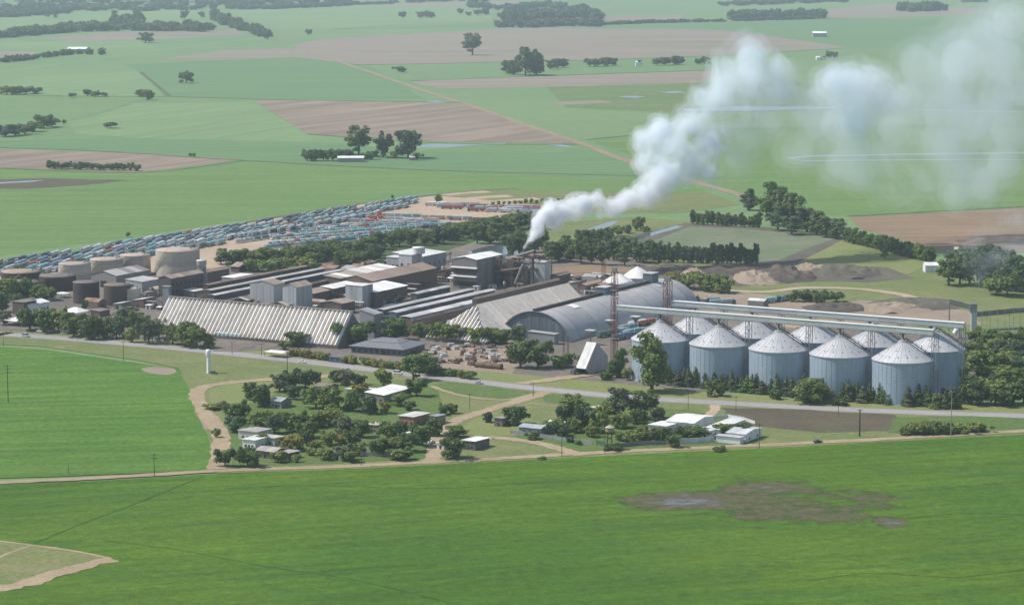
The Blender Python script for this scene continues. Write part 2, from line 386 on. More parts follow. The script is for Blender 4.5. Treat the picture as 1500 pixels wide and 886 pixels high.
fld('broad deep green field around the lone tree', [(180, 95), (430, 84), (540, 96), (620, 145), (380, 146), (240, 142), (206, 106)], G_DEEP, 1)
fld('pale green field left of the brown ploughed square', [(100, 178), (190, 152), (372, 150), (450, 197), (640, 211), (700, 214), (600, 221), (500, 209), (205, 203), (110, 196)], G_LIGHT, 2)
fld('dark green band running behind the farm grove', [(0, 206), (200, 203), (500, 211), (600, 222), (900, 224), (985, 258), (870, 262), (650, 250), (350, 235), (150, 222), (0, 216)], G_DEEP, 3)
fld('large green field behind the truck park', [(-700, 240), (0, 246), (200, 254), (356, 236), (640, 248), (985, 260), (1040, 282), (860, 284), (620, 282), (400, 316), (200, 346), (0, 374), (-700, 480)], G_MID, 2)
fld('brown ploughed square with long furrows', [(372, 147), (520, 149), (682, 152), (762, 178), (846, 211), (640, 207), (450, 197)], SOIL, 4, name='ploughed_field')
fld('reddish brown field at the left edge', [(0, 219), (200, 225), (358, 234), (204, 253), (0, 246)], SOIL, 4, name='ploughed_field')
fld('striped brown field at the right edge', [(1244, 319), (1500, 305), (2100, 272), (2100, 380), (1500, 370), (1380, 368), (1262, 336)], SOIL_R, 4, name='ploughed_field')
fld('green meadow to the right of the long dirt track', [(860, 205), (1060, 190), (1600, 180), (2200, 178), (2200, 268), (1244, 316), (1120, 312), (1080, 282)], G_MID, 2)
fld('wet brown hollow at the left edge of the green field', [(-20, 264), (60, 261), (130, 263), (190, 264), (120, 272), (40, 277), (-20, 277)], SOIL_D, 4, jit=.6, cat='wet ground', name='wet_ground')
for lab, pts in (('shallow flood streak at the left edge', [(-10, 268), (40, 265), (66, 264), (50, 266.5), (-10, 270)]),
                 ('pale flood water beside the farm grove', [(608, 214), (640, 210.5), (690, 211.5), (740, 210), (742, 211), (690, 213.5), (650, 216), (612, 216)]),
                 ('flood streak at the top edge of the brown ploughed square', [(622, 149), (640, 148), (658, 150.5), (640, 151.5)]),
                 ('flood streak at the corner of the brown ploughed square', [(798, 211.5), (820, 212), (842, 216), (830, 216)]),
                 ('long thin flood line behind the smoke', [(1000, 160), (1080, 156), (1180, 156.5), (1260, 158), (1170, 160.5), (1080, 163), (1005, 163)]),
                 ('faint flood line near the right edge', [(1340, 161), (1420, 162.4), (1510, 164.6), (1510, 165.4), (1420, 163.4), (1340, 161.8)]),
                 ('outer rim of the flooded loop at right', [(1151, 232), (1180, 228), (1300, 225.6), (1500, 223), (1500, 225), (1300, 228), (1185, 230.3), (1160, 233)]),
                 ('inner rim of the flooded loop at right', [(1154, 232.6), (1180, 235.4), (1300, 234.2), (1400, 233.4), (1500, 234.4), (1500, 235.2), (1400, 234.4), (1280, 235.8), (1180, 237)]),
                 ('small flood pool in the wet meadow', [(905, 142), (930, 140.6), (946, 142), (930, 144)]),
                 ('second small flood pool in the wet meadow', [(966, 135), (990, 133.8), (1006, 136), (980, 137)])):
    sheet('flood_water', lab, 'water', pts, WATER, 5, .9)
fld('olive spit of dry grass in the flooded meadow', [(800, 150), (880, 147), (900, 151), (820, 154)], SOIL_G, 3, name='bare_strip', cat='bare ground')

# weedy ground and bare lots round the mill
fld('dry trampled ground beyond the truck park', [(640, 283), (700, 277), (860, 281), (1040, 283), (1085, 300), (1000, 312), (880, 312), (800, 306), (700, 300)], VERGE, 3, cat='rough ground', name='rough_ground')
for i, (a, b) in enumerate((((648, 286), (716, 281)), ((668, 294), (748, 287)), ((700, 299), (790, 291)))):
    ribbon('bare_strip', ['upper', 'middle', 'lower'][i] + ' sandy strip in the dry ground beyond the truck park', 'bare ground', [a, ((a[0] + b[0]) / 2, (a[1] + b[1]) / 2 - 1), b], 18, DIRT, 5, wob=.4)
sheet('truck_park', 'pale trampled earth of the crowded truck park', 'truck park', [(-60, 402), (0, 391), (100, 375), (200, 357), (330, 333), (460, 311), (560, 295), (640, 287), (720, 294), (800, 302), (810, 318), (640, 340), (500, 368), (400, 386), (250, 398), (0, 420)], DIRT, 6, .2)
sheet('mill_yard', 'grey brown packed earth yard under the whole mill', 'yard', [(-60, 410), (240, 392), (420, 372), (640, 366), (760, 350), (900, 362), (960, 390), (1080, 432), (1160, 470), (1440, 492), (1440, 590), (960, 570), (700, 548), (430, 520), (250, 502), (-60, 486)], YARD, 5, .2)
fld('weedy green ground between the mill and the drained pond', [(770, 330), (930, 318), (1010, 325), (1110, 345), (1115, 392), (960, 392), (880, 386), (780, 382)], VERGE, 4, cat='rough ground', name='rough_ground')
fld('rough grass at the right of the spoil heaps', [(1040, 400), (1240, 352), (1380, 385), (1520, 410), (1520, 486), (1440, 486), (1200, 470), (1100, 452), (1000, 430)], VERGE, 4, cat='rough ground', name='rough_ground')
fld('small green paddock between pond and tree line', [(1165, 388), (1215, 352), (1250, 352), (1360, 388), (1330, 402), (1200, 394)], LAWN, 6, cat='paddock', name='paddock')
sheet('pond_bank', 'dark raised rim round the drained pond', 'bank', [(898, 352), (950, 340), (1004, 327), (1060, 330), (1150, 336), (1240, 348), (1215, 362), (1165, 386), (1110, 390), (940, 374), (880, 366)], BANK, 7, .4)
sheet('drained_pond', 'drained grey-green settling pond with pale bed', 'pond', [(930, 364), (966, 350), (1010, 333), (1080, 335), (1200, 346), (1222, 350), (1190, 362), (1140, 382), (1090, 386), (1000, 378)], MARSH, 9, .3)
sheet('ditch_water', 'narrow dark water channel beside the drained pond', 'water', [(870, 362), (930, 348), (990, 331), (1002, 332), (930, 353), (880, 367)], POND, 9, .3)
sheet('canal', 'grey pond behind the white-roofed mill tower', 'water', [(684, 370), (710, 362), (745, 356), (770, 356), (762, 372), (735, 384), (700, 382)], POND, 8, .3)
sheet('canal', 'pale pool half hidden by the rising smoke', 'water', [(856, 338), (884, 328), (900, 324), (906, 326), (890, 334), (866, 342)], POND, 8, .3)
fld('brown bare lot behind the boiler building', [(800, 392), (880, 388), (930, 394), (960, 412), (900, 418), (840, 412)], SOIL_R, 7, cat='bare ground', name='bare_lot')
fld('trampled sandy lot beside the arched warehouse', [(985, 432), (1060, 424), (1180, 440), (1240, 452), (1200, 466), (1080, 462), (1010, 452)], SAND, 7, cat='bare ground', name='bare_lot')
fld('bare sandy ground around the low spoil heap', [(1180, 470), (1200, 450), (1260, 440), (1340, 446), (1420, 456), (1440, 476), (1340, 478)], SAND, 7, .4, cat='bare ground', name='bare_lot')
fld('churned dark earth round the spoil heaps', [(960, 396), (1080, 390), (1180, 386), (1300, 392), (1340, 408), (1270, 414), (1180, 412), (1080, 420), (980, 410)], BANK, 6, .5, cat='bare ground', name='bare_lot')
ribbon('dirt_track', 'pale track curving past the spoil heaps', 'track', [(1050, 425), (1120, 428), (1180, 422), (1260, 424), (1320, 432), (1345, 440)], 9, DIRT, 10, wob=.3)
ribbon('dirt_track', 'long tan farm track running diagonally across the plain', 'track', [(436, 70), (500, 92), (560, 112), (640, 140), (690, 155), (760, 180), (845, 208), (930, 240), (1010, 265), (1085, 286), (1105, 300)], 11, land('farm_track', (.27, .215, .14), (.23, .19, .12), (.33, .27, .18), big=.01, mid=.05, fine=.2), 6, wob=.6)
ribbon('farm_track', 'pale field road at the upper left', 'track', [(0, 106), (80, 95), (200, 78), (330, 62), (430, 50), (520, 40), (620, 32)], 16, G_LIGHT, 3, wob=.4)
ribbon('hedge_line', 'dark field boundary at the left of the ploughed square', 'field edge', [(100, 178), (160, 162), (214, 144)], 10, G_DEEP, 4, wob=.4)

# strip between mill and highway, highway, village ground, front track
VER = 8
sheet('verge', 'mown grass strip along the mill side of the highway', 'verge', [(-700, 424), (-60, 482), (100, 490), (300, 506), (430, 516), (560, 530), (700, 543), (860, 558), (1000, 572), (1200, 588), (1500, 594), (1560, 596), (2300, 616), (2300, 640), (1560, 616), (960, 588), (640, 556), (250, 512), (-60, 490), (-700, 438)], LAWN, VER, .2)
sheet('verge', 'rough grass strip between highway and left crop field', 'verge', [(-60, 490), (250, 510), (480, 533), (640, 556), (960, 588), (1600, 612), (1900, 620), (1600, 640), (1300, 650), (1000, 664), (640, 684), (320, 694), (300, 640), (270, 560), (262, 540), (200, 528), (60, 508), (-60, 502)], VERGE, VER + 1, .2)
sheet('crop_field', 'bright green crop field left of the village', 'field', [(-700, 462), (-80, 504), (60, 512), (200, 532), (262, 541), (276, 570), (304, 640), (318, 688), (200, 694), (-80, 704), (-700, 724)], CROP_L, VER + 2, .3)
sheet('crop_field', 'large bright green crop field filling the foreground', 'field', [(-700, 732), (-120, 712), (120, 706), (310, 695), (520, 687), (640, 681), (800, 673), (950, 665), (1130, 657), (1250, 650), (1500, 637), (1640, 630), (2300, 596), (2400, 900), (1700, 1020), (750, 1100), (-200, 1020), (-900, 900)], CROP, VER + 1, .12)
sheet('field_corner', 'weedy fallow corner at the lower left of the crop field', 'rough ground', [(-60, 784), (30, 796), (110, 808), (166, 820), (120, 832), (60, 846), (-60, 880)], VERGE, VER + 3, .6)
ribbon('dirt_track', 'reddish bare strip edging the fallow corner', 'track', [(-60, 872), (20, 860), (90, 838), (164, 820)], 8.5, DIRT_R, VER + 5, wob=.8)
ribbon('dirt_track', 'thin path along the top of the fallow corner', 'track', [(-60, 786), (30, 797), (110, 808), (164, 819)], 1.8, DIRT_R, VER + 4, wob=.6)
ribbon('dirt_track', 'faint path across the fallow corner', 'track', [(-30, 832), (10, 812), (48, 799)], 1.6, DIRT_R, VER + 4, wob=.5)
ribbon('wheel_rut', 'dark straight rut across the left of the foreground field', 'rut', [(52, 796), (120, 768), (200, 738), (298, 698)], 1.1, RUT, VER + 2, wob=.9)
ROAD = [(-700, 433), (-60, 485), (0, 490), (100, 497), (250, 510), (400, 525), (520, 539), (640, 553), (760, 567), (860, 577), (960, 585), (1100, 593), (1250, 601), (1500, 610), (1620, 613), (2300, 632)]
def shifted(pts, dy): return [(x, y + dy) for x, y in pts]
ribbon('road_shoulder', 'pale gravel shoulders of the highway', 'road', ROAD, 16.5, land('gravel_shoulder', (.24, .215, .165), (.20, .195, .13), (.28, .24, .185), big=.03, mid=.1, fine=.6), VER + 3, wob=.15)
ribbon('highway', 'straight grey asphalt highway passing in front of the mill', 'road', ROAD, 11.0, ASPH, VER + 4)
LINE = surf('road_paint', (.62, .62, .58), rough=.7, grime=.4)
LINE_Y = surf('road_paint_yellow', (.55, .42, .10), rough=.7, grime=.4)
def lines():
    c = cat_rom([P(x, y) for x, y in ROAD], 10); mb = MB(); z = z_of(VER + 4) + .045
    for off in (-3.6, 3.6):
        for a, b in zip(c[:-1], c[1:]):
            d = (b - a).normalized(); n = Vector((-d.y, d.x, 0))
            mb.add([(*(a + n * (off - .09)).xy, z), (*(a + n * (off + .09)).xy, z), (*(b + n * (off + .09)).xy, z), (*(b + n * (off - .09)).xy, z)], [(3, 2, 1, 0)])
    tag(mb.build('edge_line', LINE), 'white edge lines along both sides of the highway', 'road marking', kind='structure')
    mb = MB(); dist = 0
    for a, b in zip(c[:-1], c[1:]):
        L = (b - a).length; d = (b - a).normalized(); n = Vector((-d.y, d.x, 0)); s = -dist % 12
        while s < L - 4.5:
            p = a + d * s; q = p + d * 4.5
            mb.add([(*(p - n * .08).xy, z), (*(p + n * .08).xy, z), (*(q + n * .08).xy, z), (*(q - n * .08).xy, z)], [(3, 2, 1, 0)]); s += 12
        dist += L
    tag(mb.build('centre_line', LINE_Y), 'broken centre line of the highway', 'road marking', kind='structure')
lines()
for lab, pts, wd, mt in (('dirt road along the edge of the foreground field', [(-700, 730), (-80, 710), (0, 707), (120, 702), (310, 691), (420, 687), (520, 683), (640, 677), (720, 673), (800, 668), (950, 660), (1130, 652), (1250, 646), (1380, 639), (1500, 632), (1640, 626), (2300, 594)], 6.2, DIRT_R),
                    ('wide reddish dirt road dropping from the highway into the village', [(806, 573), (780, 582), (740, 594), (700, 606), (664, 619), (648, 634), (640, 655), (632, 676)], 7.5, DIRT_R),
                    ('looping dirt road round the left end of the village', [(488, 551), (420, 555), (350, 560), (306, 566), (288, 576), (294, 596), (310, 616), (324, 640), (322, 662), (318, 688)], 8.0, DIRT_R),
                    ('curved dirt lane behind the right hand gardens', [(690, 656), (712, 643), (740, 643), (790, 650), (826, 660), (850, 668)], 7.0, DIRT_R),
                    ('narrow footpath across the grass below the highway', [(632, 566), (660, 576), (700, 584), (744, 586), (780, 578)], 3.0, DIRT_R),
                    ('short curved drive from the highway to the white house', [(1048, 594), (1046, 602), (1036, 610), (1010, 616)], 5.0, DIRT),
                    ('thin path from the village crossroads to the grey trees', [(775, 591), (800, 594), (840, 597)], 2.2, DIRT_R),
                    ('paved apron from the highway to the mill gate', [(330, 516), (350, 508), (372, 500), (400, 496)], 16, YARD),
                    ('truck drive from the highway to the tilted unloading shed', [(760, 563), (800, 558), (836, 553), (870, 548)], 9, DIRT_R)):
    ribbon('dirt_road', lab, 'road', pts, wd, mt, VER + 5 + (2 if 'truck' in lab or 'paved' in lab else 0), wob=.55)
fld('rank green patch inside the bend of the highway', [(628, 566), (660, 560), (720, 566), (776, 575), (772, 583), (740, 586), (690, 580), (650, 574)], WEEDS, VER + 3, cat='grass', name='grass_patch')
fld('rank green strip right of the village crossroads', [(792, 580), (830, 578), (900, 588), (896, 596), (840, 594), (800, 590)], WEEDS, VER + 3, cat='grass', name='grass_patch')
fld('mown green square inside the looping village road', [(306, 572), (330, 563), (400, 560), (420, 572), (404, 592), (340, 596), (308, 590)], LAWN, VER + 3, cat='grass', name='grass_patch')
fld('shaded garden ground under the village trees', [(340, 600), (420, 572), (540, 562), (640, 568), (650, 600), (640, 640), (624, 672), (480, 680), (340, 684), (330, 640)], WEEDS, VER + 3, cat='garden', name='garden_ground')
fld('garden plot right of the village crossroads', [(668, 632), (700, 612), (770, 612), (800, 622), (760, 638), (700, 640)], LAWN, VER + 3, cat='garden', name='garden_ground')
fld('garden ground round the white house', [(752, 640), (800, 616), (880, 600), (1000, 600), (1100, 618), (1110, 650), (960, 656), (840, 662)], WEEDS, VER + 3, cat='garden', name='garden_ground')
fld('dark freshly ploughed strip beside the highway', [(1056, 598), (1160, 600), (1310, 608), (1320, 618), (1300, 632), (1200, 634), (1100, 624), (1068, 612)], SOIL_D, VER + 3, .9, name='ploughed_field')
fld('rank green strip beside the ploughed strip', [(1310, 612), (1420, 610), (1600, 618), (1600, 630), (1400, 640), (1300, 634)], WEEDS, VER + 4, cat='grass', name='grass_patch')
fld('bare scuffed patch in the left crop field', [(206, 541), (222, 538), (240, 539), (254, 541), (258, 546), (244, 550), (224, 548), (212, 545)], SOIL_G, VER + 4, .8, smooth=True, cat='bare ground', name='bare_lot')
fld('bare scuffed edge beside the looping dirt road', [(286, 606), (306, 610), (316, 630), (300, 630)], SAND, VER + 4, .8, cat='bare ground', name='bare_lot')
fld('trampled brown scrap yard in front of the warehouses', [(600, 520), (640, 508), (760, 512), (770, 530), (750, 548), (640, 540)], SAND, VER + 1, .4, cat='bare ground', name='bare_lot')
sheet('forecourt', 'pale forecourt before the mill gate', 'yard', [(300, 500), (330, 494), (400, 496), (420, 506), (380, 514), (330, 516)], YARD, VER + 2, .2)

EDGE = land('field_margin', (.075, .115, .05), (.10, .13, .06), (.15, .15, .08), big=.01, mid=.03, fine=.2)
for lab, pts, wd in (('dark weedy margin along the green band behind the farm grove', [(-20, 216), (150, 222), (350, 235), (640, 250), (985, 259)], 7), ('dark margin above the pale green field', [(40, 141), (246, 142), (380, 146)], 9), ('margin along the lower edge of the brown ploughed square', [(450, 197), (640, 210), (846, 212)], 6),
                     ('margin under the reddish brown field', [(0, 247), (204, 253), (356, 236)], 6), ('margin along the top of the striped brown field', [(1244, 317), (1500, 303)], 8), ('margin along the lower edge of the pink-brown strip', [(520, 95.5), (640, 93.5), (860, 88.5), (1020, 83), (1240, 71)], 9),
                     ('margin along the top of the pale brown strip', [(600, 119), (812, 111), (1040, 103)], 9), ('margin across the right hand meadows', [(860, 205), (1060, 190), (1500, 182)], 6), ('fence line margin across the broad deep green field', [(206, 106), (248, 141)], 7), ('margin along the upper edge of the brown ploughed square', [(372, 146), (520, 148), (682, 151)], 6),
                     ('margin along the upper edge of the deep green strip', [(490, 43), (700, 33), (1080, 33), (1240, 27)], 12), ('dark edge of the truck park along the green field', [(-20, 389), (200, 355), (460, 309), (640, 285), (760, 276)], 5)):
    ribbon('field_margin', lab, 'field edge', pts, wd, EDGE, 7, wob=.9)
for lab, pts in (('faint curved track in the foreground crop, left of centre', [(150, 792), (260, 806), (400, 832), (520, 850), (660, 884)]), ('short faint track in the foreground crop, lower centre', [(470, 838), (540, 832), (640, 828)]), ('faint wavering track at the lower right of the foreground crop', [(1180, 852), (1280, 840), (1400, 846), (1520, 832)]),
                 ('faint curved track in the foreground crop under the village', [(330, 716), (460, 712), (640, 716), (800, 706)]), ('faint track right of the wet hollow', [(1330, 760), (1420, 752), (1520, 756)])):
    ribbon('wheel_rut', lab, 'rut', pts, .9, RUT, VER + 2, wob=1.6)
fld('shaded weedy ground under the tree belt behind the mill', [(330, 394), (560, 394), (640, 372), (700, 352), (800, 334), (800, 312), (640, 335), (500, 356), (400, 370), (330, 374)], land('belt_floor', (.075, .105, .04), (.06, .09, .035), (.13, .13, .06), big=.02, mid=.06, fine=.3), 7, cat='rough ground', name='rough_ground')  # weedy floor, with the belt's shade put into its dark colour
# ================================================================ THE MILL
def slab(pts, th=.14):
    """thin plate over a quad given by four points"""
    a, b, c, d = [Vector(p) for p in pts]; n = (b - a).cross(c - a).normalized()
    if n.z < 0: n = -n
    lo = [p - n * th for p in (a, b, c, d)]; hi = [a, b, c, d]
    return lo + hi, [(3, 2, 1, 0), (4, 5, 6, 7), (0, 1, 5, 4), (1, 2, 6, 5), (2, 3, 7, 6), (3, 0, 4, 7)]
def roof_run(T, prof, axis, e0, e1, n, mat, tones, name='roof_sheet', over=.4, lap=.05, stuffname=None):
    """prof: (across, height) points; one plate per segment and bay, each an object of its own"""
    for k in range(len(prof) - 1):
        (s0, h0), (s1, h1) = prof[k], prof[k + 1]
        if abs(s1 - s0) < .05: continue
        for i in range(n):
            a = e0 - over + (e1 - e0 + 2 * over) * i / n + .02; b = e0 - over + (e1 - e0 + 2 * over) * (i + 1) / n - .02
            z = (i % 2) * lap + .14
            q = [(s0, a, h0 + z), (s1, a, h1 + z), (s1, b, h1 + z), (s0, b, h0 + z)]
            if axis == 'B': q = [(y, x, zz) for x, y, zz in q]
            mb = MB(); mb.add(*slab(q)); mb.build(name, mat, T, R.choice(tones))
def box_walls(mb, x0, x1, y0, y1, z0, z1):
    mb.add([(x0, y0, z0), (x1, y0, z0), (x1, y1, z0), (x0, y1, z0), (x0, y0, z1), (x1, y0, z1), (x1, y1, z1), (x0, y1, z1)],
           [(0, 1, 5, 4), (1, 2, 6, 5), (2, 3, 7, 6), (3, 0, 4, 7)])
def prof_walls(T, L, W, h, axis, prof, mat, color=None, name='wall'):
    mb = MB(); 
    if axis == 'A':
        for y, rev in ((0, 0), (W, 1)):
            vs = [(-L, y, 0), (0, y, 0)] + [(s, y, z) for s, z in reversed(prof)]
            f = tuple(range(len(vs))); mb.add(vs, [tuple(reversed(f)) if rev else f])
        mb.add([(0, 0, 0), (0, W, 0), (0, W, prof[-1][1]), (0, 0, prof[-1][1])], [(0, 1, 2, 3)])
        mb.add([(-L, 0, 0), (-L, W, 0), (-L, W, prof[0][1]), (-L, 0, prof[0][1])], [(3, 2, 1, 0)])
    else:
        for x, rev in ((0, 0), (-L, 1)):
            vs = [(x, 0, 0), (x, W, 0)] + [(x, s, z) for s, z in reversed(prof)]
            f = tuple(range(len(vs))); mb.add(vs, [tuple(reversed(f)) if rev else f])
        mb.add([(-L, 0, 0), (0, 0, 0), (0, 0, prof[0][1]), (-L, 0, prof[0][1])], [(0, 1, 2, 3)])
        mb.add([(-L, W, 0), (0, W, 0), (0, W, prof[-1][1]), (-L, W, prof[-1][1])], [(3, 2, 1, 0)])
    return mb.build(name, mat, T, color)
GREY = [(.34, .34, .34), (.30, .30, .31), (.38, .37, .36)]
WHITE = [(.74, .73, .70), (.78, .77, .75), (.66, .65, .62)]
TAN = [(.34, .27, .215), (.30, .24, .19), (.37, .30, .24), (.28, .21, .165)]
BROWN = [(.20, .145, .115), (.17, .125, .10), (.23, .165, .13)]
BLUEGREY = (.28, .30, .315); PALEGREY = (.42, .43, .43); DKBLUE = (.12, .14, .17); DKBROWN = (.115, .09, .078); RUST = (.17, .115, .09)
def corner(xl, xm, ym, xr, h):
    p = P(xm, ym, h); L = -along(p, Bv, xl); W = along(p, Av, xr); return p, max(L, 2), max(W, 2)
def shed(name, label, xl, xm, ym, xr, h, roof='gable', axis='A', rise=2.5, wall=BLUEGREY, tones=GREY, n=4, cat='industrial building', windows=(), doors=(), LW=None, z0=0, wmat='tint', wall_panels=0, right_panels=0, rmat='tint'):
    p, L, W = corner(xl, xm, ym, xr, h)
    if LW: L, W = LW[0] or L, LW[1] or W
    T = thing(name, label, cat, (p.x, p.y, z0), GB); h = h - z0
    D = L if axis == 'A' else W
    s0 = -L if axis == 'A' else 0
    if roof == 'flat': prof = [(s0, h), (s0 + D, h)]
    elif roof == 'mono': prof = [(s0, h + rise), (s0 + D, h)]
    elif roof == 'monoR': prof = [(s0, h), (s0 + D, h + rise)]
    else: prof = [(s0, h), (s0 + D / 2, h + rise), (s0 + D, h)]
    ext = W if axis == 'A' else L
    prof_walls(T, L, W, h, axis, prof, M[wmat], wall)
    e0, e1 = (0, W) if axis == 'A' else (-L, 0)
    o = .5; pr = [(prof[0][0] - o, prof[0][1] - (o * rise / (D / 2) if roof == 'gable' else 0))] + prof[1:-1] + [(prof[-1][0] + o, prof[-1][1] - (o * rise / (D / 2) if roof == 'gable' else 0))]
    roof_run(T, pr, axis, e0, e1, n, M[rmat], tones)
    # windows: (face, count, z, w, hh) on the front ('f') or right ('r') side
    for face, cnt, z, ww, hh in windows:
        S_ = L if face == 'f' else W
        for i in range(cnt):
            c = S_ * (i + .5) / cnt; mb = MB()
            if face == 'f': mb.box(-L + c - ww / 2, -L + c + ww / 2, -.06, .02, z, z + hh)
            else: mb.box(-.02, .06, c - ww / 2, c + ww / 2, z, z + hh)
            mb.build('window', M['glass'], T)
    for face, c, ww, hh in doors:
        mb = MB()
        if face == 'f': mb.box(-L * (1 - c) - ww / 2, -L * (1 - c) + ww / 2, -.08, .02, 0, hh)
        else: mb.box(-.02, .08, W * c - ww / 2, W * c + ww / 2, 0, hh)
        mb.build('door', M['dark'], T)
    for i in range(wall_panels):
        a, b = -L + L * i / wall_panels + .04, -L + L * (i + 1) / wall_panels - .04; mb = MB(); mb.box(a, b, -.10 - .05 * (i % 2), -.004, .2, h - .05); k = R.uniform(.88, 1.12)
        mb.build('wall_panel', M['tint'], T, tuple(x * k for x in wall))
    for i in range(right_panels):
        a, b = W * i / right_panels + .04, W * (i + 1) / right_panels - .04; mb = MB(); mb.box(.004, .10 + .05 * (i % 2), a, b, .2, h - .05); k = R.uniform(.88, 1.12)
        mb.build('wall_panel', M['tint'], T, tuple(x * k for x in wall))
    T['LW'] = (L, W)
    return T, L, W, h

# ---------------------------------------------------------------- silos
SR, SH, SA = 15.0, 21.5, 31.0
def make_silo(label, loc):
    T = thing('grain_silo', label, 'silo', loc, 0, 'row of ten grey metal grain silos')
    mb = MB(); mb.lathe([(SR + .35, 0), (SR + .35, .5), (SR, .52)] + [q for k in range(1, 12) for q in ((SR, k * 1.79 - .10), (SR - .05, k * 1.79 - .07), (SR - .05, k * 1.79 + .07), (SR, k * 1.79 + .10))] + [(SR, SH - .6), (SR + .04, SH - .55), (SR + .04, SH)], 96, cap=False, smooth=False); w_ = mb.build('wall', M['galv'], T)
    mb = MB()
    for i in range(36):
        a = 2 * pi * i / 36; mb.beam(((SR + .06) * cos(a), (SR + .06) * sin(a), .6), ((SR + .06) * cos(a), (SR + .06) * sin(a), SH - .5), .09, .05)
    tag(mb.build('stiffener', M['galv'], w_), kind='stuff')
    mb = MB(); mb.lathe([(SR + .45, SH - .25), (SR + .45, SH + .1), (2.2, SA - .9), (2.2, SA - .2), (.05, SA)], 56, smooth=False, cap=False); rf = mb.build('roof', M['silo_roof'], T)
    mb = MB()
    for i in range(28):
        a = 2 * pi * i / 28
        mb.beam(((SR + .3) * cos(a), (SR + .3) * sin(a), SH + .22), (2.3 * cos(a), 2.3 * sin(a), SA - .85), .22, .14)
    tag(mb.build('roof_seam', M['silo_roof'], rf), kind='stuff')
    for ring, cnt, ph in ((.80, 16, .1), (.52, 8, .3)):
        for i in range(cnt):
            a = 2 * pi * (i + ph) / cnt; r = SR * ring; z = SH + (SA - SH) * (1 - ring) * .98
            if (cos(a) * .1 - sin(a)) < -.35: continue            # the far side of the roof
            mb = MB(); mb.tube((r * cos(a), r * sin(a), z), (r * cos(a), r * sin(a), z + .7), .22, .22, 6); mb.tube((r * cos(a), r * sin(a), z + .7), (r * cos(a), r * sin(a), z + .9), .38, .25, 6)
            mb.build('roof_vent', M['steel'], rf)
    mb = MB(); mb.lathe([(1.0, SA - .3), (1.0, SA + .9), (.6, SA + 1.2)], 12); mb.build('filling_cap', M['steel'], rf)
    # roof stair at the right, darkened to include its shadow; ladder under it
    a = radians(-2); mb = MB()
    p = Vector(((SR + .6) * cos(a), (SR + .6) * sin(a), SH + .8)); q = Vector((1.2 * cos(a), 1.2 * sin(a), SA + .9)); n = Vector((-sin(a), cos(a), 0))
    for s in (-.5, .5):
        mb.beam(p + n * s, q + n * s, .16, .5); mb.beam(p + n * s + Vector((0, 0, 1)), q + n * s + Vector((0, 0, 1)), .12)
    for k in range(28):
        c = p.lerp(q, k / 27); mb.beam(c - n * .5, c + n * .5, .5, .12)
        if k % 4 == 0:
            for s in (-.5, .5): mb.beam(c + n * s, c + n * s + Vector((0, 0, 1)), .1)
    mb.build('roof_stair', M['dark'], rf)
    mb = MB(); x = SR + .35
    for s in (-.35, .35): mb.beam((x, s, .4), (x, s, SH + 1.2), .1)
    for k in range(40): mb.beam((x, -.35, .6 + k * .53), (x, .35, .6 + k * .53), .06)
    mb.build('ladder', M['steel'], w_)
    return T
f0, f1 = P(967.5, 469.5, SA), P(1322.7, 498, SA); b0, b1 = P(1018.7, 458, SA), P(1370, 482.7, SA)
ordn = ['leftmost', 'second', 'middle', 'fourth', 'rightmost']
FS, BS = [], []
proto = None
for row, (a, b), txt, acc in ((0, (f0, f1), 'front', FS), (1, (b0, b1), 'rear', BS)):
    for i in range(5):
        c = a.lerp(b, i / 4); c.z = 0
        lab = f'{ordn[i]} silo ' + ('from the left ' if i in (1, 3) else '') + f'in the {txt} row, grey metal with pale conical roof'
        if proto is None: o = proto = make_silo(lab, c)
        else: o = copy_tree(proto); o.location = c; o['label'] = lab
        o.rotation_euler = (0, 0, radians(R.uniform(-4, 4))); acc.append(c)
rowdir = (FS[4] - FS[0]).normalized(); rowang = atan2(rowdir.y, rowdir.x)

